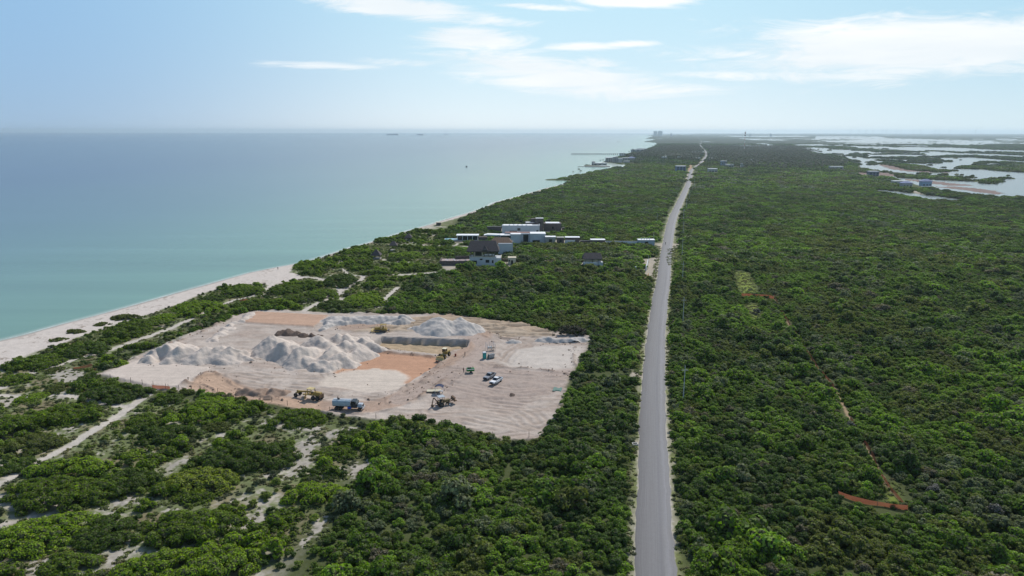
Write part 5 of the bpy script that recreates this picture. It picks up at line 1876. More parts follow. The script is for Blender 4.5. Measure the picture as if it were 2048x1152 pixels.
# green compressor, trailer, shade, toilet, scaffold, bits
t_ = thing('compressor_trailer', 'small green machine on wheels with a white stripe and black top', 'compressor', place(941, 747), R(8))
b_ = MB().box((0, 0, 0.95), (2.5, 1.25, 0.95), bev=0.12).build('body', GRN, t_)
MB().box((0, -0.64, 1.2), (2.3, 0.03, 0.22)).build('stripe', WHT, b_)
MB().box((-0.3, 0, 1.5), (1.2, 0.9, 0.2), bev=0.05).build('lid', BLK, t_)
MB().cyl((0.8, 0, 1.4), (0.8, 0, 1.95), 0.07).build('exhaust', BLK, t_)
MB().box((-1.7, 0, 0.5), (1.0, 0.1, 0.1)).build('drawbar', DST, t_)
for s in (-1, 1):
    wheel(t_, 0.1, s * 0.6, 0.34, 0.2)
t_ = thing('flatbed_trailer', 'cream flatbed trailer standing beside the dark blue shade', 'trailer', place(868, 785), R(5))
MB().box((0, 0, 0.62), (4.2, 1.7, 0.12)).build('deck', CRM, t_)
m_ = MB()
for s in (-0.83, 0.83):
    m_.box((0, s, 0.85), (4.2, 0.05, 0.05))
    for xx in (-2, -1, 0, 1, 2):
        m_.box((xx, s, 0.75), (0.05, 0.05, 0.24))
m_.build('side_rail', CRM, t_)
MB().box((-2.7, 0, 0.5), (1.3, 0.1, 0.1)).build('drawbar', DST, t_)
for s in (-1, 1):
    wheel(t_, 0.2, s * 0.8, 0.33, 0.2)
t_ = thing('shade_canopy', 'dark blue curved shade canopy on poles above a work table', 'shade canopy', place(879, 786), R(-6))
NAV = mat('navy_cloth', (0.02, 0.03, 0.075), 0.8)
m_ = MB()
for k in range(6):
    a0, a1 = -1.25 + k * 2.5 / 6, -1.25 + (k + 1) * 2.5 / 6
    z0, z1 = 2.45 - 0.32 * a0 * a0, 2.45 - 0.32 * a1 * a1
    m_.prism([(a0, z0), (a1, z1), (a1, z1 + 0.05), (a0, z0 + 0.05)], -0.95, 0.95)
m_.build('canopy', NAV, t_)
for sx in (-1.15, 1.15):
    for sy in (-0.85, 0.85):
        MB().cyl((sx, sy, 0), (sx, sy, 2.05), 0.035, n=6).build('pole', WHT, t_)
t_ = thing('work_table', 'small grey table with a white top below the dark blue shade', 'table', place(881, 787), R(-6))
MB().box((0, 0, 0.75), (1.3, 0.7, 0.05)).build('tabletop', WHT, t_)
for sx in (-0.55, 0.55):
    for sy in (-0.28, 0.28):
        MB().box((sx, sy, 0.37), (0.05, 0.05, 0.73)).build('leg', DST, t_)
t_ = thing('portable_toilet', 'teal portable toilet with a white domed roof', 'portable toilet', place(969, 718), R(12))
b_ = MB().box((0, 0, 1.1), (1.15, 1.15, 2.0), bev=0.05).build('cabin', TEAL, t_)
MB().box((0, 0, 2.2), (1.2, 1.2, 0.22), taper=0.75).build('roof', WHT, t_)
d_ = MB().box((0, -0.6, 1.05), (0.8, 0.05, 1.8)).build('door', mat('light_teal_door', (0.03, 0.30, 0.29), 0.5), t_)
MB().box((0.3, -0.64, 1.1), (0.06, 0.05, 0.15)).build('handle', DST, d_)
t_ = thing('scaffold_frame', 'grey steel scaffold frame holding white buckets behind the teal toilet', 'scaffold', place(981, 700), R(15))
m_ = MB()
for sx in (-1.4, 0, 1.4):
    for sy in (-1.6, 1.6):
        m_.cyl((sx, sy, 0), (sx, sy, 2.4), 0.04, n=6)
for z_ in (0.9, 1.7, 2.3):
    for sy in (-1.6, 1.6):
        m_.cyl((-1.4, sy, z_), (1.4, sy, z_), 0.035, n=6)
    for sx in (-1.4, 1.4):
        m_.cyl((sx, -1.6, z_), (sx, 1.6, z_), 0.035, n=6)
m_.build('tubes', mat('galvanised_tube', (0.35, 0.37, 0.38), 0.5), t_)
MB().box((0, -0.8, 0.95), (2.6, 1.0, 0.06)).build('plank', WOOD, t_)
p_ = t_.location
for k, (dx_, dy_, z_) in enumerate(((-0.6, -1.0, 0.98), (0.2, -0.9, 0.98))):
    b_ = MB().cyl((0, 0, 0), (0, 0, 0.5), 0.28, 0.32, 12).build('bucket', WHT)
    b_.location = (p_.x + dx_, p_.y + dy_, p_.z + z_)
    tag(b_, ('left' if k == 0 else 'right') + ' white bucket standing on the scaffold plank', 'bucket')
t_ = thing('panel_rack', 'rack of leaning grey panels right of the teal toilet', 'panel rack', place(982, 717), R(38))
m_ = MB()
for k in range(5):
    m_.box((0, -0.5 + 0.25 * k, 0.75), (2.2, 0.05, 1.5), rx=R(14 + k))
m_.build('panel', mat('grey_panel', (0.30, 0.32, 0.34), 0.5), t_)
MB().box((0, 0, 0.06), (2.3, 1.5, 0.1)).build('base', WOOD, t_)
t_ = MB().box((0, 0, 0.08), (2.6, 3.2, 0.12), bev=0.03).box((0.2, -0.4, 0.2), (1.2, 1.6, 0.12)).build('pallet_stack', mat('green_board', (0.10, 0.19, 0.16), 0.7))
t_.location = place(1115, 779)
t_.rotation_euler.z = R(-12)
tag(t_, 'flat stack of grey-green boards at the right edge of the site', 'boards')
t_ = MB().cyl((0, 0, 0), (0, 0, 0.9), 0.3, 0.3, 12).cyl((0, 0, 0.9), (0, 0, 0.95), 0.25, 0.2, 12).build('drum', mat('rust_red', (0.22, 0.05, 0.03), 0.6))
t_.location = place(911, 713)
tag(t_, 'small dark red drum on the slope right of the wheel loader', 'drum')
t_ = thing('utility_cover', 'square white concrete frame in the scrub beside the left road edge', 'frame', place(1270, 889, 0.02), R(3))
m_ = MB()
for a in range(4):
    m_.box((0.6 * math.cos(a * math.pi / 2), 0.5 * math.sin(a * math.pi / 2), 0.15), (0.2, 1.2, 0.3) if a % 2 == 0 else (1.0, 0.2, 0.302))
m_.build('rim', mat('pale_concrete', (0.45, 0.44, 0.41), 0.9), t_)

# fence posts round the site
post_me = None
POSTS = [(201, 756), (221, 757), (262, 765), (285, 770), (307, 774), (332, 779), (337, 779), (358, 780), (401, 783), (436, 789), (472, 794), (521, 803), (544, 805), (575, 812), (660, 827),
         (690, 832), (752, 838), (800, 843), (870, 850), (985, 876), (1058, 876), (120, 745), (155, 747), (1178, 742), (1183, 715), (1112, 836), (1140, 765)]
for i, (px, py) in enumerate(POSTS):
    p = place(px, py)
    if post_me is None:
        o = MB().cyl((0, 0, -0.2), (0, 0, 1.5), 0.075, 0.06, 6).build('fence_post', WOOD)
        post_me = o.data
    else:
        o = put('fence_post', post_me)
    o.location = p
    tag(o, 'thin grey wooden fence post on the edge of the building site', 'fence post', 'fence posts round the building site')

# orange netting
m_net = bpy.data.materials.new('orange_net')
m_net.use_nodes = True
t = NT(m_net.node_tree)
tcn = t.new('ShaderNodeTexCoord')
ck = t.new('ShaderNodeTexChecker', i_Scale=9.0)
t.put(ck.inputs['Vector'], tcn.outputs['Object'])
pb = t.new('ShaderNodeBsdfPrincipled', i_Roughness=0.7)
nz = t.noise(tcn.outputs['Object'], 1.1, 4.0)
t.put(pb.inputs['Base Color'], t.mix(nz, (0.50, 0.17, 0.09, 1), (0.32, 0.13, 0.08, 1)))
tr_ = t.new('ShaderNodeBsdfTransparent')
tl_ = t.new('ShaderNodeBsdfTranslucent')
t.put(tl_.inputs[0], (0.42, 0.15, 0.08, 1))
m0_ = t.new('ShaderNodeMixShader', i_0=0.4)
t.put(m0_.inputs[1], pb.outputs[0])
t.put(m0_.inputs[2], tl_.outputs[0])
mx = t.new('ShaderNodeMixShader')
t.put(mx.inputs[0], t.math('MULTIPLY', ck.outputs['Fac'], 0.25))
t.put(mx.inputs[1], m0_.outputs[0])
t.put(mx.inputs[2], tr_.outputs[0])
o_ = t.new('ShaderNodeOutputMaterial')
t.put(o_.inputs[0], mx.outputs[0])


def net(name, label, pts, h, sag=0.25, posts=True):
    W_ = [G(x, y) for x, y in pts]
    c0 = W_[0].copy()
    t_ = thing(name, label, 'net fence', (c0.x, c0.y, 0))
    line = smooth_line([tuple(p[:2]) for p in W_], 0.9)
    v = []
    for i, (x, y) in enumerate(line):
        hh = h * (0.72 + 0.5 * float(vn(i / 4.0, 2.2, 501)))
        lean = (float(vn(i / 6.0, 5.2, 502)) - 0.5) * 0.8
        for k in range(4):
            f = k / 3
            v.append((x - c0.x + lean * f, y - c0.y + lean * f, 0.05 + hh * f))
    put('netting', mesh_np('netting', v, grid_quads(len(line), 4), m_net), t_)
    if posts:
        for i in range(0, len(line), 7):
            MB().cyl((line[i][0] - c0.x, line[i][1] - c0.y, 0), (line[i][0] - c0.x, line[i][1] - c0.y, h * 1.2), 0.05, n=5).build('post', WOOD, t_)
    return t_


net('net_fence', 'near orange net fence crossing the scrub at the lower right', [(1676, 990), (1700, 1000), (1732, 1009), (1765, 1013), (1790, 1018), (1815, 1021)], 1.15)
net('net_fence', 'orange net fence climbing from the near crossing net along the trail', [(1812, 1017), (1785, 985), (1762, 950), (1740, 905), (1718, 868), (1700, 838)], 0.9)
net('net_fence', 'faint far part of the orange net fence along the trail', [(1668, 775), (1640, 742), (1625, 722), (1600, 680), (1582, 655), (1568, 632), (1553, 606), (1548, 592)], 0.9)
net('net_fence', 'far orange net fence below the yellow-green grass strip', [(1482, 592), (1500, 593), (1522, 594), (1548, 598)], 1.4)
net('net_fence', 'orange net lying between posts below the pale pad', [(305, 776), (316, 778), (328, 779), (340, 780)], 1.2)
net('net_fence', 'crumpled orange-red net among bushes behind the site, near the beach path', [(480, 606), (492, 604), (502, 608), (512, 607)], 1.5, posts=False)
net('net_fence', 'strip of orange net left of the pale pad', [(148, 740), (165, 738), (185, 733)], 1.0, posts=False)


# ------------------------------------------------------------------ people
def person(label, loc, rz, shirt, trousers, pose='stand', skin=(0.20, 0.11, 0.07), cat='person'):
    """skeleton of connected edges with radii, grown by a skin modifier into one body"""
    J = {}
    if pose == 'stand':
        J = dict(pel=(0, 0, .95), sp=(0.0, 0, 1.2), ch=(0.01, 0, 1.38), nk=(0.01, 0, 1.5), hd=(0.02, 0, 1.62), ht=(0.02, 0, 1.72),
                 hl=(0, .10, .90), kl=(.03, .12, .50), al=(0, .13, .08), fl=(.16, .14, .03), hr=(0, -.10, .90), kr=(.08, -.12, .50), ar=(.02, -.13, .08), fr=(.2, -.14, .03),
                 sl=(0, .19, 1.42), el=(-.02, .24, 1.14), wl=(.08, .25, .90), sr=(0, -.19, 1.42), er=(-.02, -.25, 1.14), wr=(.08, -.24, .90))
    elif pose == 'sit':
        J = dict(pel=(0, 0, .45), sp=(0.03, 0, .70), ch=(0.08, 0, .88), nk=(0.11, 0, 1.0), hd=(0.15, 0, 1.12), ht=(0.16, 0, 1.22),
                 hl=(0.02, .10, .43), kl=(.40, .16, .50), al=(.36, .18, .08), fl=(.52, .18, .04), hr=(0.02, -.10, .43), kr=(.40, -.16, .50), ar=(.36, -.18, .08), fr=(.52, -.18, .04),
                 sl=(.06, .19, .92), el=(.18, .28, .72), wl=(.42, .24, .74), sr=(.06, -.19, .92), er=(.18, -.28, .72), wr=(.42, -.24, .74))
    rad = dict(pel=.15, sp=.14, ch=.16, nk=.06, hd=.10, ht=.085, hl=.095, kl=.06, al=.045, fl=.04, hr=.095, kr=.06, ar=.045, fr=.04, sl=.06, el=.045, wl=.03, sr=.06, er=.045, wr=.03)
    E = [('pel', 'sp'), ('sp', 'ch'), ('ch', 'nk'), ('nk', 'hd'), ('hd', 'ht'), ('pel', 'hl'), ('hl', 'kl'), ('kl', 'al'), ('al', 'fl'), ('pel', 'hr'), ('hr', 'kr'), ('kr', 'ar'), ('ar', 'fr'),
         ('ch', 'sl'), ('sl', 'el'), ('el', 'wl'), ('ch', 'sr'), ('sr', 'er'), ('er', 'wr')]
    for s in 'lr':
        w_, e_ = Vector(J['w' + s]), Vector(J['e' + s])
        d = (w_ - e_).normalized()
        sgn = 1 if s == 'l' else -1
        J['p' + s] = tuple(w_ + d * 0.07)
        rad['p' + s] = .03
        E.append(('w' + s, 'p' + s))
        for k, (off, ln_) in enumerate(((-.03, .06), (-.01, .075), (.01, .07), (.03, .055))):
            J['f%d' % k + s] = tuple(w_ + d * (0.09 + ln_) + Vector((off, -0.01 * sgn, 0)))
            rad['f%d' % k + s] = .009
            E.append(('p' + s, 'f%d' % k + s))
        J['t' + s] = tuple(w_ + d * 0.09 + Vector((0.05, -0.02 * sgn, 0)))
        rad['t' + s] = .010
        E.append(('p' + s, 't' + s))
    names = list(J)
    me = bpy.data.meshes.new('person')
    me.from_pydata([J[n] for n in names], [(names.index(a), names.index(b)) for a, b in E], [])
    tmp = bpy.data.objects.new('person_skeleton', me)
    COL.objects.link(tmp)
    tmp.modifiers.new('skin', 'SKIN')
    for i, n in enumerate(names):
        me.skin_vertices[0].data[i].radius = (rad[n], rad[n])
        me.skin_vertices[0].data[i].use_root = n == 'pel'
    sub = tmp.modifiers.new('sub', 'SUBSURF')
    sub.levels = sub.render_levels = 1
    dg = bpy.context.evaluated_depsgraph_get()
    bme = bpy.data.meshes.new_from_object(tmp.evaluated_get(dg))
    bpy.data.objects.remove(tmp)
    bme.materials.clear()
    for m_ in (mat('skin_%.2f' % skin[0], skin, 0.6), mat('cloth_%.2f_%.2f_%.2f' % shirt, shirt, 0.9), mat('cloth_%.2f_%.2f_%.2f' % trousers, trousers, 0.9), mat('dark_hair', (0.015, 0.012, 0.01), 0.6)):
        bme.materials.append(m_)
    zp, zn = J['pel'][2], J['nk'][2]
    for f in bme.polygons:
        c = f.center
        arm = abs(c.y) > 0.2 and c.z < J['el'][2] + 0.02 and c.z > J['wl'][2] - 0.25
        leg = c.z < zp + 0.04 or (pose == 'sit' and c.x > 0.2 and c.z < 0.6)
        if c.z > zn + 0.0:
            f.material_index = 3 if (c.z > J['hd'][2] + 0.045 or c.x < J['hd'][0] - 0.045) else 0
        elif arm and not (leg and abs(c.y) < 0.2):
            f.material_index = 0
        elif leg:
            f.material_index = 2
        else:
            f.material_index = 1
    o = put('person', bme, None, loc, rz)
    return tag(o, label, cat)


person('person in dark clothes standing on the brown track beside the wheel loader', place(930, 713), R(200), (0.03, 0.03, 0.035), (0.02, 0.02, 0.03))
tp = bpy.data.objects['tank_truck'].location
person('person in black crouching on top of the water truck tank', (tp.x - 2.9, tp.y + 0.1, tp.z + 2.55), R(10), (0.02, 0.02, 0.025), (0.03, 0.03, 0.04), 'sit')
person('person in a dark red shirt standing left of the green machine', place(927, 749), R(-30), (0.16, 0.04, 0.035), (0.02, 0.02, 0.03))
person('tiny person walking on the beach at the water edge', place(556, 540), R(120), (0.10, 0.10, 0.12), (0.05, 0.05, 0.06))
# ------------------------------------------------------------------ houses beyond the site
PLA = mat('white_plaster', (0.60, 0.63, 0.66), 0.85, var=0.07, vscale=0.4)
PLB = mat('grey_white_plaster', (0.47, 0.50, 0.53), 0.85, var=0.1, vscale=0.4)
CRW = mat('cream_plaster', (0.58, 0.52, 0.40), 0.85, var=0.1, vscale=0.4)
THA = mat('palm_thatch', (0.092, 0.077, 0.075), 0.95, var=0.3, vscale=1.3, bump=0.15)
THB = mat('brown_palm_thatch', (0.17, 0.115, 0.08), 0.95, var=0.3, vscale=1.3, bump=0.15)
STO = mat('dark_field_stone', (0.115, 0.095, 0.088), 0.95, var=0.35, vscale=1.0, bump=0.1)
STG = mat('brown_grey_stone', (0.13, 0.105, 0.10), 0.95, var=0.2, vscale=0.8)
ROOFW = mat('white_roof_coating', (0.80, 0.81, 0.82), 0.8, var=0.06, vscale=0.3)
RTER = mat('reddish_terrace', (0.33, 0.20, 0.17), 0.9)
CNC = mat('concrete', (0.33, 0.32, 0.30), 0.9)
POOL = mat('pool_water', (0.20, 0.42, 0.50), 0.15)


def win(parent, x, y, z, w_, h, axis='y', dep=0.06):
    """a window: dark pane in a frame; axis is the wall normal"""
    sx, sy = (w_, dep) if axis == 'y' else (dep, w_)
    f = MB().box((x, y, z), (sx + (0.16 if axis == 'y' else 0), sy + (0.16 if axis == 'x' else 0), h + 0.16)).build('window', DST, parent)
    o_ = -0.03 if axis == 'y' else 0.03
    MB().box((x + (o_ if axis == 'x' else 0), y + (o_ if axis == 'y' else 0), z), (sx, sy, h)).build('pane', GLS, f)
    return f


def wpos(px, py):
    p = G(px, py)
    return Vector((p.x, p.y, -0.05)), FPX / ((p - Vector((0, 0, CAM_H))).dot(F))


# the two-storey thatched house
c, s = wpos(968, 531)
h_ = thing('thatched_house', 'two-storey house with a big dark thatched roof and white ground floor', 'house', (c.x, c.y, 0), R(0))
WD = 16.5
m_ = MB()
m_.box((-1.0, 3.5, 2.2), (14.5, 7.0, 4.4)).box((8.0, 5.0, 1.9), (3.5, 9.0, 3.8))
wl = m_.build('wall', PLB, h_)
m_ = MB()
m_.box((-1.0, -0.02, 4.5), (14.8, 0.5, 0.3)).box((9.8, 5.0, 3.95), (0.3, 9.2, 0.3))
m_.build('cornice', CRW, wl)
win(h_, -5.6, -0.05, 1.7, 3.0, 1.6)
win(h_, -1.6, -0.05, 3.2, 1.4, 0.6)
win(h_, 2.0, -0.05, 2.2, 2.0, 1.4)
for k, yy in enumerate((1.6, 4.2, 7.0)):
    win(h_, 9.8, yy, 1.6, 1.3, 2.6, 'x')
win(h_, 5.0, -0.05, 2.0, 0.8, 1.4)
m_ = MB()
m_.box((-3.4, 4.0, 6.1), (5.0, 4.5, 3.2))
m_.build('upper_room', CRW, h_)
win(h_, -3.2, 1.72, 6.0, 3.6, 2.4)
for xx in (-7.6, -5.9, 0.2, 2.4, 4.6, 6.0):
    MB().cyl((xx, 0.8, 4.5), (xx, 0.8, 7.8), 0.18, n=8).build('column', WOOD, h_)
for xx in (-7.6, 0.2, 6.0):
    MB().cyl((xx, 6.4, 4.5), (xx, 6.4, 7.8), 0.18, n=8).build('column', WOOD, h_)
m_ = MB()
for k in range(7):
    m_.box((0.9 + k * 0.75, 1.2, 5.4 + 0.25 * (k % 3)), (0.12, 0.12, 2.2), ry=R(20 - 7 * k))
m_.build('railing', WOOD, h_)
t2 = MB().box((2.6, 3.5, 5.0), (5.5, 3.0, 0.5)).box((5.4, 2.6, 5.1), (0.9, 0.9, 0.9)).build('terrace_furniture', WHT, h_)
m_ = MB()
m_.hip((-0.5, 3.8, 7.8), (18.5, 11.5), 14.5, 4.6, 0.55)
m_.hip((0.6, -1.0, 8.3), (3.2, 3.2), 0.4, 2.2, 0.3)
m_.build('roof', THA, h_)
for xx in (-7, -3, 1, 5):
    MB().cyl((xx, -0.2, 7.3), (xx, 8.0, 7.3), 0.12, n=6).build('beam', WOOD, h_)

h_.scale = (1, 1, 1.12)
# stone terrace on its left
c2, s = wpos(910, 531)
t_ = thing('stone_terrace', 'dark stone walled terrace with pale furniture left of the thatched house', 'terrace', (c2.x, c2.y, 0))
m_ = MB()
m_.box((0, 0.3, 1.3), (17.5, 0.6, 2.7)).box((-8.6, 6.0, 1.3), (0.6, 11.0, 2.7)).box((4.0, 11.0, 1.8), (9.5, 0.5, 3.6), rz=R(12))
m_.build('wall', STO, t_)
MB().box((0, 6.0, 1.0), (16.5, 10.6, 1.9)).build('floor', mat('pinkish_paving', (0.36, 0.29, 0.27), 0.9, var=0.3), t_)
rsx = np.random.default_rng(3)
for k in range(7):
    x, y = rsx.uniform(-6, 6.5), rsx.uniform(2, 8)
    q = thing('sun_lounger', 'small pale sun lounger on the dark walled terrace', 'lounger', (c2.x + x, c2.y + y, 1.96), rsx.uniform(0, 3), 'loungers on the stone terrace')
    MB().box((0, 0, 0.32), (1.8, 0.65, 0.14)).build('mattress', mat('pink_white_cloth', (0.62, 0.50, 0.50), 0.9), q)
    MB().box((0.8, 0, 0.55), (0.6, 0.65, 0.1), ry=R(-45)).build('backrest', WHT, q)
    MB().box((0, 0, 0.13), (1.5, 0.5, 0.25)).build('base', WOOD, q)
t_ = thing('pergola', 'timber pergola between the thatched house and the arched cream hut', 'pergola', (wpos(1008, 529)[0].x, c.y + 1.5, 0))
for xx in (-1.6, 0, 1.6):
    for yy in (0, 3.0):
        MB().cyl((xx, yy, 0), (xx, yy, 3.2), 0.16, n=6).build('post', WOOD, t_)
m_ = MB()
for k in range(8):
    m_.box((-1.75 + k * 0.5, 1.5, 3.3), (0.14, 3.8, 0.14))
m_.build('rafter', WOOD, t_)
c3, s = wpos(1024, 529)
t_ = thing('cream_hut', 'small flat-roofed cream hut with a dark arched door', 'hut', (c3.x, c3.y, 0))
w_ = MB().box((0, 2.0, 1.9), (4.6, 4.2, 3.8)).build('wall', CRW, t_)
MB().box((0, 2.0, 3.9), (4.9, 4.5, 0.25)).build('parapet', CRW, t_)
m_ = MB()
m_.prism([(-0.55, 0.1)] + [(0.55 * -math.cos(a * math.pi / 6), 2.0 + 0.55 * math.sin(a * math.pi / 6)) for a in range(7)] + [(0.55, 0.1)], -0.16, -0.06)
m_.build('door', BLK, t_)
win(t_, -1.5, -0.12, 2.2, 0.7, 0.8)

# pale house behind it with a thatched wing
c4, s = wpos(1011, 512)
t_ = thing('gabled_house', 'tall pale blue-white house behind the thatched one, cream side wall with windows', 'house', (c4.x, c4.y, 0))
m_ = MB()
m_.box((0, 3.5, 3.9), (9.0, 7.0, 7.8))
m_.build('wall', PLB, t_)
m_ = MB()
m_.box((4.53, 3.5, 4.4), (0.12, 7.1, 8.8))
sd_ = m_.build('side_wall', CRW, t_)
win(t_, 4.64, 1.4, 4.6, 1.1, 1.3, 'x')
win(t_, 4.64, 5.2, 6.6, 1.1, 1.3, 'x')
m_ = MB()
m_.hip((-2.6, 6.5, 7.9), (13.5, 9.5), 8.5, 2.8, 0.4)
m_.build('roof', THB, t_)


def modern(name, label, px0, px1, py, depth, hts, mats_, extra=None, rz=0.0):
    a, b = G(px0, py), G(px1, py)
    wdt = (b - a).length
    t_ = thing(name, label, 'house', ((a.x + b.x) / 2, (a.y + b.y) / 2, 0), rz)
    return t_, wdt


t_, wd = modern('modern_house', 'wide front white modern house with a dark recess between two blocks', 1001, 1090, 487, 10, 6.5, None)
m_ = MB()
m_.box((-wd * 0.16, 5.5, 3.1), (wd * 0.22, 9.0, 6.2)).box((wd * 0.34, 5.0, 3.3), (wd * 0.34, 9.0, 6.6)).box((-wd * 0.38, 6.5, 2.6), (wd * 0.25, 8.0, 5.2)).box((wd * 0.07, 8.0, 3.1), (wd * 0.24, 7.0, 6.1))
wl = m_.build('wall', PLB, t_)
m_ = MB()
m_.box((-wd * 0.16, 5.5, 6.25), (wd * 0.22 + .3, 9.3, 0.2)).box((wd * 0.34, 5.0, 6.7), (wd * 0.34 + .3, 9.3, 0.2)).box((-wd * 0.38, 6.5, 5.3), (wd * 0.25 + .3, 8.3, 0.2))
m_.build('parapet', ROOFW, t_)
MB().box((-wd * 0.1, 9.0, 6.4), (wd * 0.6, 4.0, 0.3)).build('terrace', RTER, t_)
win(t_, wd * 0.07, 4.45, 3.0, wd * 0.11, 5.0)
win(t_, -wd * 0.38, 2.45, 4.2, wd * 0.22, 1.4)
win(t_, wd * 0.30, 0.45, 1.4, wd * 0.16, 1.6)
t_, wd = modern('modern_house', 'white flat-roofed modern house standing behind the wide front one', 1004, 1079, 472, 10, 9, None)
wl = MB().box((0, 5.0, 3.6), (wd, 10.0, 7.2)).build('wall', PLB, t_)
MB().box((-wd * 0.08, 5.2, 7.35), (wd * 0.78, 8.6, 0.25)).build('roof', ROOFW, t_)
m_ = MB()
m_.box((0, 0.15, 7.5), (wd + 0.4, 0.3, 0.6)).box((wd / 2, 5.0, 7.5), (0.35, 10.2, 0.62))
m_.build('parapet', PLB, t_)
MB().box((-wd * 0.05, 1.5, 4.9), (2.2, 3.2, 1.8)).build('chimney', DST, t_)
for k in range(5):
    MB().box((-wd * 0.3 + k * 3.1, 4 + (k % 2), 7.7), (0.9, 0.9, 0.5)).build('roof_unit', WHT, t_)
win(t_, wd * 0.44, -0.05, 2.6, 1.4, 3.4)
win(t_, -wd * 0.2, -0.05, 3.0, 5.0, 1.6)
t_, wd = modern('roof_slab', 'thin white tapering canopy roof left of the modern houses', 972, 1000, 484, 6, 5, None)
t_['category'] = 'canopy'
MB().prism([(-wd / 2 - 1.5, 4.6), (wd / 2, 4.2), (wd / 2, 5.0), (-wd / 2 + 1, 5.3)], 0, 6).build('roof', ROOFW, t_)
for xx in (-wd / 2 + 1, wd / 2 - 1):
    for yy in (0.6, 5.4):
        MB().cyl((xx, yy, 0), (xx, yy, 4.4), 0.14, n=6).build('column', CNC, t_)
t_, wd = modern('glass_pavilion', 'long low glass pavilion under a white flat roof by the pool', 914, 956, 482, 6, 4, None)
m_ = MB()
m_.box((0, 3, 3.9), (wd + 1.0, 7.0, 0.45))
m_.build('roof', ROOFW, t_)
MB().box((0, 3.2, 1.85), (wd - 0.6, 5.2, 3.5)).build('glazing', GLS, t_)
for k in range(5):
    MB().box((-wd / 2 + 0.3 + k * (wd - 0.6) / 4, 0.2, 1.85), (0.35, 0.35, 3.6)).build('column', PLA, t_)
MB().box((wd / 2 + 3.2, 2.0, 1.4), (6.0, 4.0, 2.8)).build('side_wall', STG, t_)
MB().box((1, -1.0, 0.5), (wd + 4, 2.6, 0.5)).build('deck', CNC, t_)
c5, s = wpos(902, 482)
t_ = thing('swimming_pool', 'pale blue pool basin left of the glass pavilion', 'pool', (c5.x, c5.y, 0.9))
MB().box((0, 2.0, -0.2), (9.5, 7.0, 0.8)).build('rim', PLA, t_)
MB().box((0, 2.0, 0.22), (8.6, 6.2, 0.1)).build('water', POOL, t_)

# dark stone modern houses
t_, wd = modern('stone_house', 'dark stone house with a square tower behind the white houses', 1050, 1085, 463, 10, 9, None)
w_ = MB().box((-wd * 0.12, 5, 3.2), (wd * 0.72, 9, 6.4)).box((wd * 0.33, 3, 4.9), (wd * 0.42, 6, 9.8)).box((-wd * 0.02, 7, 4.6), (wd * 0.25, 5, 9.2)).build('wall', STG, t_)
MB().box((wd * 0.33, 3, 9.95), (wd * 0.42 + 0.4, 6.4, 0.25)).box((-wd * 0.2, 5, 6.5), (wd * 0.5, 8, 0.2)).build('roof', mat('pale_grey_roof', (0.42, 0.43, 0.44), 0.9), t_)
win(t_, wd * 0.33, -0.05, 6.5, 2.0, 1.2)
t_, wd = modern('stone_house', 'dark stone house with a bowed front and pale flat roof, right of the tower', 1088, 1123, 462, 10, 6, None)
m_ = MB()
m_.prism([(-wd / 2, 1.0), (-wd * .2, 0.0), (wd * .25, 0.0), (wd / 2, 1.2), (wd / 2, 11), (-wd / 2, 10)], 0, 1)
bmesh.ops.transform(m_.bm, matrix=Matrix(((1, 0, 0, 0), (0, 0, 1, 0), (0, 5.6, 0, 0), (0, 0, 0, 1))), verts=m_.bm.verts)
m_.build('wall', STG, t_)
MB().box((0, 6, 5.75), (wd * 0.8, 7.5, 0.3)).build('roof', ROOFW, t_)
for k in range(3):
    win(t_, -4 + 4 * k, -0.55 + 0.35 * abs(k - 1) * 3.0, 2.6, 1.2, 1.6)


def wallthing(name, label, cat, px0, px1, py, h, m, th=3.0, roof=None):
    a, b = G(px0, py), G(px1, py)
    wd = (b - a).length
    t_ = thing(name, label, cat, ((a.x + b.x) / 2, (a.y + b.y) / 2, 0))
    MB().box((0, th / 2, h / 2), (wd, th, h)).build('wall', m, t_)
    if roof:
        MB().box((0, th / 2, h + 0.12), (wd + 0.5, th + 0.5, 0.25)).build('roof', roof, t_)
        win(t_, 0, -0.05, h * 0.5, min(2.0, wd * .3), h * 0.4)
    else:
        MB().box((0, th / 2, h + 0.06), (wd + 0.15, th + 0.15, 0.13)).build('coping', CNC, t_)
    return t_


wallthing('stone_wall', 'low dark stone wall left of the white houses', 'wall', 974, 1003, 462, 3.4, STG, 1.0)
wallthing('stone_wall', 'low stone wall running right from the bow-fronted stone house', 'wall', 1124, 1153, 462, 2.6, STG, 0.8)
wallthing('garage_block', 'grey windowless block right of the modern houses', 'outbuilding', 1091, 1111, 489, 5.0, CNC, 5, ROOFW)
wallthing('garage_block', 'second darker grey block in the row behind the scrub', 'outbuilding', 1114, 1128, 488, 4.2, STG, 5, CNC)
wallthing('garage_block', 'long grey block with a white ledge in the row', 'outbuilding', 1131, 1159, 487, 4.0, STG, 5, ROOFW)
wallthing('white_ledge', 'sloping white ramp wall before the long grey block', 'wall', 1130, 1150, 488, 2.6, PLA, 0.7)
wallthing('boundary_wall', 'low dark wall between the grey blocks and the white-roofed shed', 'wall', 1160, 1181, 487, 2.0, STG, 0.5)
wallthing('shed', 'shed with a bright white roof halfway to the road', 'shed', 1182, 1210, 489, 3.0, STG, 5, ROOFW)
wallthing('boundary_wall', 'long low white wall leading to the gatehouse', 'wall', 1211, 1275, 490, 2.6, PLA, 0.5)
t_ = wallthing('gatehouse', 'bluish flat-roofed gatehouse at the roadside', 'gatehouse', 1277, 1309, 491, 3.6, mat('blue_grey_plaster', (0.30, 0.36, 0.42), 0.8), 5, ROOFW)
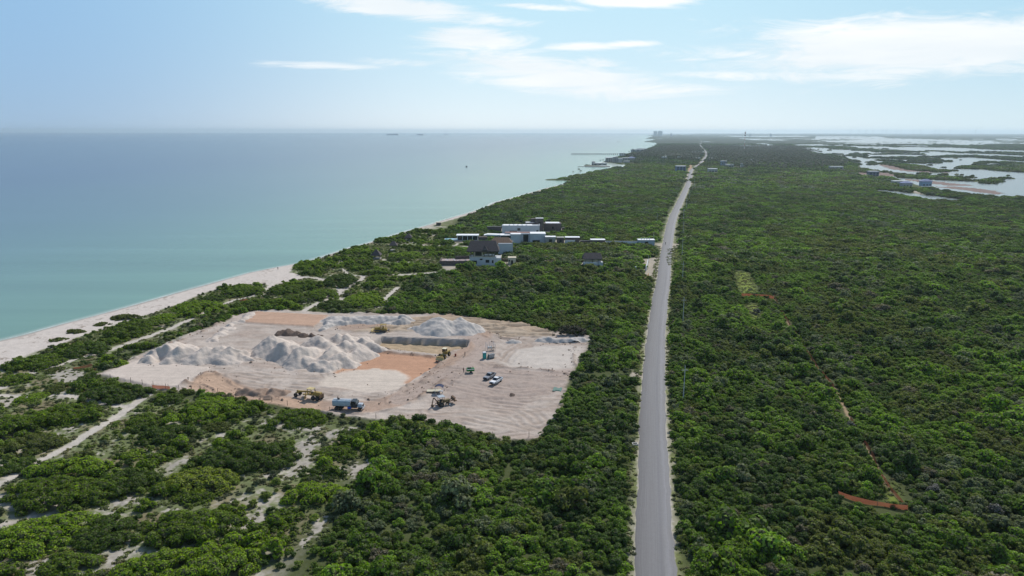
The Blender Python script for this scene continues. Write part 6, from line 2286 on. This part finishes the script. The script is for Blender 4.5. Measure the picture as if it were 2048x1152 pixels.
for k in range(4):
    MB().cyl((-3 + k * 1.8, 2.5, 3.8), (-3 + k * 1.8, 2.5, 4.8), 0.35, n=10).build('water_tank', SIL, t_)
MB().cyl((5.6, 1, 0), (5.6, 1, 7.0), 0.06, n=6).build('antenna', DST, t_)

# small thatched house
c6_, s = wpos(1185, 536)
t_ = thing('thatched_house', 'small thatched house with an open upper floor halfway to the road', 'house', (c6_.x, c6_.y, 0))
m_ = MB()
m_.box((-1.0, 2.5, 1.3), (8.0, 5.0, 2.6)).box((4.6, 2.5, 1.6), (2.6, 4.5, 3.2))
wl = m_.build('wall', PLB, t_)
MB().box((-1.0, 1.0, 2.9), (7.8, 1.9, 0.7)).build('balcony', WHT, t_)
win(t_, -2.4, -0.05, 1.3, 1.6, 1.0)
m_ = MB()
m_.box((-0.5, 4.2, 4.0), (7.0, 1.6, 2.8)).box((1.4, 2.8, 3.9), (1.6, 1.6, 2.4))
m_.build('upper_room', CRW, t_)
for xx in (-4.2, 0, 4.6):
    MB().cyl((xx, 0.5, 2.6), (xx, 0.5, 5.4), 0.14, n=6).build('column', WOOD, t_)
MB().hip((0, 2.8, 5.4), (11.0, 7.4), 9.0, 2.9, 0.4).build('roof', THA, t_)
MB().box((-6.5, 1.5, 1.2), (4.5, 1.2, 0.2), ry=R(-28)).build('stair', WOOD, t_)


def palapa(label, px, py, w_, hp, hr, m=THA, ridge=0.3):
    c, s = wpos(px, py)
    t_ = thing('beach_palapa', label, 'palapa', (c.x, c.y, 0), 0, 'thatched shelters near the beach')
    for sx in (-1, 1):
        for sy in (-1, 1):
            MB().cyl((sx * w_ * .38, sy * w_ * .38 + w_ / 2, 0), (sx * w_ * .38, sy * w_ * .38 + w_ / 2, hp + 0.2), 0.13, n=6).build('post', WOOD, t_)
    MB().hip((0, w_ / 2, hp), (w_, w_), ridge, hr, 0.3).build('roof', m, t_)
    MB().box((0, w_ / 2, 0.3), (w_ * 0.9, w_ * 0.9, 0.5)).build('deck', CNC, t_)
    return t_


palapa('steep pyramid thatched shelter, nearest of the three by the beach', 751, 519, 6.0, 2.5, 3.4)
palapa('thatched shelter on tall posts, middle of the three by the beach', 786, 503, 5.2, 3.9, 2.4, ridge=1.5)
palapa('low dark thatched shelter, farthest of the three by the beach', 816, 482, 6.0, 2.2, 2.8)
c, s = wpos(877, 451)
t_ = thing('beach_hut', 'tiny hut with a pale flat roof on the shore', 'hut', (c.x, c.y, 0))
MB().box((0, 1.5, 1.2), (3.6, 3, 2.4)).build('wall', STO, t_)
MB().box((0, 1.5, 2.5), (4.6, 4, 0.2)).build('roof', CRM, t_)

# roadside walls of the small lane
def rwall(label, pts, h, m, th=0.3):
    P_ = [G(*p) for p in pts]
    t_ = thing('roadside_wall', label, 'wall', (P_[0].x, P_[0].y, 0))
    for a, b in zip(P_, P_[1:]):
        d = b - a
        MB().box(((a + b) / 2 - P_[0]) + Vector((0, 0, h / 2)), (d.length, th, h), rz=math.atan2(d.y, d.x)).build('panel', m, t_)
    MB().box((0, 0, (h + 0.4) / 2), (th * 2, th * 2, h + 0.4)).build('pillar', m, t_)
    return t_


rwall('white wall with a tall pillar facing the road at the lane', [(1292, 541), (1296, 526)], 2.2, WHT)
rwall('ochre wall with a pillar beside the hedge at the roadside', [(1290, 564), (1297, 553)], 1.8, mat('ochre_plaster', (0.45, 0.27, 0.13), 0.9))
rwall('low grey wall hidden in the scrub left of the lane', [(1243, 544), (1274, 543)], 1.6, CNC)
t_ = MB().cyl((0, 0, 0), (0, 0, 1.0), 0.5, 0.5, 12).cyl((0, 0, 1.0), (0, 0, 1.25), 0.5, 0.2, 12).build('water_tank', WHT)
t_.location = wpos(1271, 542)[0] + Vector((0, 0, 1.4))
tag(t_, 'small white water tank showing above the scrub left of the lane', 'water tank')


# ------------------------------------------------------------------ motorbikes with riders on the road
def motorbike(label, px, py, rz):
    c = place(px, py, 0.09)
    t_ = thing('motorbike', label, 'motorbike', c, rz, 'motorbikes on the road')
    MB().box((0, 0, 0.75), (0.9, 0.22, 0.3), bev=0.05).build('body', DST, t_)
    MB().box((-0.25, 0, 0.92), (0.7, 0.26, 0.1)).build('seat', BLK, t_)
    for x in (-0.65, 0.7):
        MB().cyl((x, -0.06, 0.32), (x, 0.06, 0.32), 0.32, 0.32, 14).build('wheel', BLK, t_)
    m_ = MB()
    m_.cyl((0.7, 0, 0.35), (0.5, 0, 1.05), 0.05, n=6).cyl((0.48, -0.34, 1.08), (0.48, 0.34, 1.08), 0.03, n=6)
    m_.build('fork', DST, t_)
    MB().cyl((0.6, 0, 0.95), (0.68, 0, 0.95), 0.09, n=8).build('headlight', WHT, t_)
    return t_, c


for lab, plab, px, py in (('dark motorbike, farther of the two on the road', 'rider in dark clothes on the farther motorbike', 1331, 489),
                          ('dark motorbike, nearer of the two on the road', 'rider in dark clothes on the nearer motorbike', 1340.5, 507)):
    _, c = motorbike(lab, px, py, R(82))
    person(plab, (c.x, c.y - 0.25, c.z + 0.50), R(82), (0.03, 0.03, 0.04), (0.02, 0.02, 0.025), 'sit')

# ------------------------------------------------------------------ power poles beside the road
def pole_mesh_set(h=11.0):
    t_ = thing('power_pole', '', 'power pole', (0, 0, 0), 0, 'power poles beside the road')
    MB().cyl((0, 0, -0.3), (0, 0, h), 0.17, 0.10, 8).build('pole', mat('pale_concrete_pole', (0.42, 0.43, 0.42), 0.8), t_)
    a_ = MB().box((0, 0, h - 1.3), (2.0, 0.12, 0.12)).build('crossarm', mat('pale_concrete_pole', (0.42, 0.43, 0.42), 0.8), t_)
    for x in (-0.9, 0, 0.9):
        MB().cyl((x, 0, h - 1.25), (x, 0, h - 0.95), 0.06, n=6).build('insulator', DST, a_)
    return t_


p0_ = pole_mesh_set()
rdl = [Vector((*p, 0)) for p in road]
tt_list = [188, 272, 350, 432, 515, 600, 690, 785, 880, 980]
ORD = ['nearest', 'second', 'third', 'fourth', 'fifth', 'sixth', 'seventh', 'eighth', 'ninth', 'tenth']
pole_pts = []
for i, yy in enumerate(tt_list):
    j = min(range(len(rdl)), key=lambda k: abs(rdl[k].y - yy))
    off = 8.6 + (1.4 if i else 0)
    o = p0_ if i == 0 else copy_tree(p0_)
    o.location = (rdl[j].x + off, yy, 0)
    o['label'] = '%s grey power pole with a crossarm right of the road, counting away from the camera' % ORD[i]
    pole_pts.append(o.location.copy())
for i in range(len(pole_pts) - 1):
    m_ = MB()
    a, b = pole_pts[i], pole_pts[i + 1]
    for off in (-0.9, 0.0, 0.9):
        prev = None
        for k in range(7):
            f = k / 6
            q = a.lerp(b, f) + Vector((off, 0, 10.0 - 4 * 1.0 * f * (1 - f)))
            if prev is not None:
                m_.cyl(prev, q, 0.012, n=3, caps=False)
            prev = q
    tag(m_.build('power_line', DST), 'thin power lines from the %s to the %s pole' % (ORD[i], ORD[i + 1]), 'power line', 'power lines beside the road')
for px, py, lab in ((1307, 486, 'thin pole standing beside the gatehouse'), (1314, 445, 'thin pale pole in the scrub left of the distant road'), (1296, 538, 'thin pole at the white pillar of the lane')):
    c, s = wpos(px, py)
    t_ = thing('utility_pole', lab, 'utility pole', c)
    MB().cyl((0, 0, 0), (0, 0, 8), 0.12, 0.08, 6).build('pole', mat('pale_concrete_pole', (0.42, 0.43, 0.42), 0.8), t_)
    MB().box((0, 0, 7.4), (1.4, 0.1, 0.1)).build('crossarm', WOOD, t_)


# ------------------------------------------------------------------ far village, pier, mast, towers
def far_house(label, px, py, w_, d_, h, m, roof='flat', cat='house', rm=None, nwin=3):
    c = G(px, py)
    t_ = thing('village_house', label, cat, (c.x, c.y, -0.2), 0, 'distant buildings')
    MB().box((0, d_ / 2, h / 2), (w_, d_, h)).build('wall', m, t_)
    if roof == 'flat':
        MB().box((0, d_ / 2, h + 0.2), (w_ + 0.8, d_ + 0.8, 0.4)).build('roof', rm or ROOFW, t_)
    else:
        MB().hip((0, d_ / 2, h + 0.4), (w_ + 2, d_ + 2), w_ * 0.4, h * 0.5, 0.4).build('roof', rm or THA, t_)
    fl = max(1, int(h / 3.2))
    for f in range(fl):
        for k in range(nwin):
            win(t_, -w_ / 2 + (k + 0.5) * w_ / nwin, -0.05, 1.7 + f * 3.2, w_ / nwin * 0.5, 1.5)
    return t_


FW = mat('hazy_white_wall', (0.68, 0.66, 0.62), 0.9)
FG = mat('weathered_grey_wall', (0.40, 0.39, 0.37), 0.9)
VH = [('grey three-storey block at the shore below the pier', 1219, 324, 15, 12, 9.5, FG, 'flat'), ('tall pale block next to the grey shore block', 1231, 325, 10, 12, 12, FG, 'flat'),
      ('narrow stepped house right of the tall pale block', 1240, 325, 9, 12, 9, FW, 'flat'), ('shore house with a bright flat roof', 1252, 321, 15, 14, 6, FG, 'flat'),
      ('low white-roofed house nearest the scrub edge of the village', 1254, 325.5, 12, 10, 3.6, FG, 'flat'), ('long low boathouse on the jetty', 1200, 330.5, 26, 9, 4.2, FG, 'flat'),
      ('small tower house on the tip of the jetty', 1187, 330, 6, 6, 7, FG, 'flat'), ('brownish house at the end of the pale lane', 1264, 320, 14, 12, 5, FG, 'hip'),
      ('pale house by the pier root', 1245, 313, 14, 12, 9, FW, 'flat'), ('long grey house behind the palms on the coast', 1276, 304.5, 40, 20, 9, FG, 'flat'),
      ('wide pale house on the coast beyond the pier', 1284, 303, 30, 20, 10, FW, 'flat'), ('white house alone at the edge of the palms, left of the road', 1329, 317, 11, 10, 5, WHT, 'flat'),
      ('small white house left of the pale bend in the road', 1360, 316, 10, 9, 4.5, WHT, 'flat'), ('white house below the far end of the road', 1390, 306, 14, 12, 6, WHT, 'flat'),
      ('low pale house right under the far white house', 1396, 318, 10, 9, 4, FW, 'flat'), ('pale house beside the end of the far road', 1402, 306.5, 18, 12, 5, FW, 'flat'),
      ('wide low pale house right of the orange earth patch', 1426, 318.5, 14, 10, 4, FW, 'flat'), ('blue-walled house left of the orange earth patch', 1362, 343, 15, 12, 9, mat('hazy_blue_wall', (0.16, 0.21, 0.29), 0.7), 'flat'),
      ('pale blue three-storey house left of the dark trees', 1448, 331, 10, 10, 9, mat('pale_blue_wall', (0.30, 0.40, 0.50), 0.8), 'flat'), ('grey house half hidden right of the pale blue one', 1460, 334, 14, 10, 5, FG, 'flat'),
      ('greyish ruin like building in front of the pale blue house', 1426, 344, 14, 10, 5.5, FG, 'flat'), ('white tower house at the edge of the palm grove', 1485, 334, 6, 6, 7, FW, 'flat'),
      ('flat white shelter in the palm grove', 1507, 322, 16, 8, 4, WHT, 'flat'), ('white-roofed sheds at the lagoon edge', 1674, 338, 22, 10, 4.5, FG, 'flat'),
      ('purple-blue house on the lagoon mudflat', 1748, 352, 14, 10, 7, mat('dusk_blue_wall', (0.15, 0.16, 0.21), 0.8), 'flat'), ('low grey shed row by the lagoon scrub', 1800, 367.5, 16, 8, 3.5, FG, 'flat'),
      ('dark farmhouse beside the sandy bend near the lagoon', 1815, 374, 11, 9, 4.5, FG, 'hip'), ('blue and white house at the lagoon shore', 1854, 372, 11, 9, 5.5, mat('pale_blue_wall', (0.30, 0.40, 0.50), 0.8), 'hip')]
for v_ in VH:
    lab, px, py, w_, d_, h, m, rf = v_
    w_, h = w_ * 1.2, h * 1.15
    far_house(lab, px, py, w_, d_, h, m, rf, rm=(mat('hazy_blue_tiles', (0.18, 0.22, 0.36), 0.8) if rf == 'hip' else None))

# jetty deck
a, b = G(1174, 333.3, SEA_Z), G(1218, 334.6, SEA_Z)
t_ = MB().box((0, 12, 0.6), ((b - a).length, 24, 1.8)).box((-(b - a).length / 2 - 8, 10, 0.2), (18, 3, 1.2)).build('jetty', CNC)
t_.location = ((a.x + b.x) / 2, (a.y + b.y) / 2, SEA_Z)
tag(t_, 'low grey stone jetty running out below the village', 'jetty')

# pier
a, b = G(1142.5, 309.2, SEA_Z), G(1244, 309.2, SEA_Z)
L_ = (b - a).length
t_ = thing('pier', 'long thin dark pier on many piles reaching into the sea', 'pier', (a.x, a.y, SEA_Z), math.atan2(b.y - a.y, b.x - a.x))
MB().box((L_ / 2, 0, 3.4), (L_, 3.0, 0.5)).build('deck', DST, t_)
MB().box((5, 0, 3.5), (8, 6, 0.6)).build('pier_head', DST, t_)
for k in range(26):
    x = 2 + k * (L_ - 4) / 25
    MB().box((x, 0, 1.6), (2.2, 2.4, 4.6)).build('pile', DST, t_)
for k in range(20):
    MB().box((3 + k * 5.0, 0, 4.4), (0.7, 0.7, 1.6)).build('railing_post', DST, t_)

# lattice mast
c = G(1488, 303.5)
t_ = thing('radio_mast', 'tall red and white lattice radio mast above the palm grove', 'mast', (c.x, c.y, 0))
RED = mat('mast_red', (0.45, 0.06, 0.04), 0.6)
Hm = 74.0
for k in range(7):
    z0, z1 = k * Hm / 7, (k + 1) * Hm / 7
    m_ = MB()
    r0 = 1.5
    for a_ in range(3):
        A0 = (r0 * math.cos(a_ * 2.094), r0 * math.sin(a_ * 2.094))
        A1 = (r0 * math.cos((a_ + 1) * 2.094), r0 * math.sin((a_ + 1) * 2.094))
        m_.cyl((*A0, z0), (*A0, z1), 0.16, n=5)
        for j in range(4):
            za, zb = z0 + j * (z1 - z0) / 4, z0 + (j + 1) * (z1 - z0) / 4
            m_.cyl((*A0, za), (*A1, zb), 0.08, n=4)
    m_.build('section', RED if k % 2 == 0 else WHT, t_)
for z_ in (60, 67, 72):
    MB().cyl((0, 0, z_), (0, 0, z_ + 3), 2.6, n=10).build('antenna_drum', DST, t_)

# horizon: two hotel blocks, wind turbines, rig, ship
HAZW = mat('far_concrete', (0.48, 0.50, 0.50), 0.9)
for k, (px, w_, h) in enumerate(((1298.5, 66, 82), (1307.5, 80, 86))):
    dist = 13500.0
    u = (px - 1024) / FPX
    t_ = thing('hotel_block', ('left' if k == 0 else 'right') + ' one of two pale hotel blocks on the horizon', 'hotel', (u * dist * 1.02, dist, 0), 0, 'hotel blocks on the horizon')
    MB().box((0, 15, h / 2), (w_, 30, h)).build('wall', HAZW, t_)
    MB().box((0, 15, h + 2), (w_ * 0.4, 14, 4)).build('roof', HAZW, t_)
for k, px in enumerate((1329, 1480, 1520)):
    dist = 12000.0
    t_ = thing('far_building', ('leftmost', 'middle', 'rightmost')[k] + ' of three faint far buildings on the land horizon', 'building', ((px - 1024) / FPX * dist * 1.02, dist, 0), 0, 'faint buildings on the horizon')
    MB().box((0, 10, 20), (30, 20, 40 + 12 * (k == 0))).build('wall', HAZW, t_)
    MB().box((0, 10, 48), (10, 10, 6)).build('roof', HAZW, t_)


def turbine():
    t_ = thing('wind_turbine', '', 'wind turbine', (0, 0, 0), 0, 'wind turbines on the horizon')
    MB().cyl((0, 0, 0), (0, 0, 110), 2.0, 1.2, 8).build('tower', HAZW, t_)
    MB().box((0, 2, 111), (4, 10, 4)).build('nacelle', HAZW, t_)
    for a_ in (90, 210, 330):
        d = Vector((math.cos(R(a_)), 0, math.sin(R(a_))))
        MB().cyl(Vector((0, -4, 111)), Vector((0, -4, 111)) + d * 42, 1.1, 0.4, 5).build('blade', HAZW, t_)
    return t_


tb = turbine()
TX = [1672, 1688, 1701, 1714, 1732, 1740, 1760, 1768, 1793, 1806, 1833, 1841, 1861, 1911]
for k, px in enumerate(TX):
    o = tb if k == 0 else copy_tree(tb)
    dist = 12600 + 300 * (k % 3)
    o.location = ((px - 1024) / FPX * dist * 1.02, dist, 0)
    o['label'] = 'faint wind turbine on the horizon beyond the lagoon'
dist = 15000.0
t_ = thing('drilling_rig', 'tiny faint rig with a thin tower on the sea horizon', 'rig', ((897 - 1024) / FPX * dist * 1.02, dist, SEA_Z))
MB().box((-18, 0, 12), (26, 26, 16)).box((30, 0, 16), (22, 26, 24)).build('platform', HAZW, t_)
MB().cyl((0, 0, 0), (0, 0, 128), 4.0, 1.5, 5).cyl((-30, 0, 0), (-30, 0, 60), 3, 1.5, 5).build('tower', HAZW, t_)
for k, (px, w_, h) in enumerate(((795, 260, 26), (848, 150, 22))):
    t_ = MB().box((0, 0, h / 2), (w_, 60, h), taper=0.8).box((w_ * 0.1, 0, h * 0.7), (w_ * 0.5, 50, h)).build('ship', HAZW)
    t_.location = ((px - 1024) / FPX * 14500 * 1.02, 14500, SEA_Z)
    tag(t_, ('long faint ship on the sea horizon', 'shorter faint ship between the long ship and the rig')[k], 'ship')


def boat(label, px, py, L_, m):
    c = G(px, py, SEA_Z)
    t_ = thing('boat', label, 'boat', (c.x, c.y, SEA_Z), R(20))
    MB().prism([(-L_ / 2, 1.2), (-L_ / 2 * 0.9, -0.3), (L_ / 2 * 0.7, -0.3), (L_ / 2, 1.5), (0, 1.1)], -L_ * 0.13, L_ * 0.13).build('hull', m, t_)
    MB().box((-L_ * 0.1, 0, 2.1), (L_ * 0.3, L_ * 0.2, 1.9)).build('cabin', DST, t_)


boat('small dark boat far out on the open sea', 933, 334, 4.5, DST)
boat('small hazy boat off the headland beyond the pier', 1237, 284, 22, FG)

# single palms that stand out along the coast
rsx = np.random.default_rng(21)
PALM_O = [palm_mesh('palm_mesh', rsx, [LM_O, BARK], hh) for hh in (7.0, 9.0)]
PLAB = ['short palm on the first headland, left of the pair', 'left palm of the pair on the first headland', 'right palm of the pair on the first headland', 'palm on the shore left of the grey village block',
        'second palm on the shore left of the grey village block', 'palm by the small tower house on the jetty', 'tall palm on the coast right of the pier root', 'tall palm farther along the coast, beyond the pier root',
        'lone tall palm at the far coast near the headland', 'palm beside the lone palm at the far coast']
for k, (px, py, sc_) in enumerate(((1146, 350, 1.0), (1158, 348.5, 1.25), (1161, 349.5, 1.2), (1201, 327, 1.1), (1206, 326, 1.3), (1213, 325, 1.1), (1258, 308, 1.6), (1266, 306, 1.8), (1305, 296, 1.8), (1310, 294, 1.6))):
    c = G(px, py)
    o = thing('palm_tree', PLAB[k], 'palm tree', (c.x, c.y, 0), 0, 'single palms along the coast')
    pm = PALM_O[k % 2]
    fr = put('crown', pm, o)
    fr.color = (0.05, 0.07, 0.03, 1)
    o.scale = (sc_ * 0.9,) * 3
HAZE = 4.8e-5
# ------------------------------------------------------------------ haze over the whole country
m = bpy.data.materials.new('haze_air')
m.use_nodes = True
t = NT(m.node_tree)
pv = t.new('ShaderNodeVolumePrincipled')
pv.inputs['Color'].default_value = (0.72, 0.89, 0.99, 1)
pv.inputs['Density'].default_value = HAZE
pv.inputs['Anisotropy'].default_value = 0.45
o = t.new('ShaderNodeOutputMaterial')
t.put(o.inputs['Volume'], pv.outputs[0])
bm = bmesh.new()
bmesh.ops.create_cube(bm, size=1.0)
for v_ in bm.verts:
    v_.co = Vector((v_.co.x * 240000, 35500 if v_.co.y > 0 else -6000, (v_.co.z + 0.5) * 144 - 4.0))
me = bpy.data.meshes.new('haze')
bm.to_mesh(me)
bm.free()
me.materials.append(m)
tag(put('haze', me), kind='stuff')
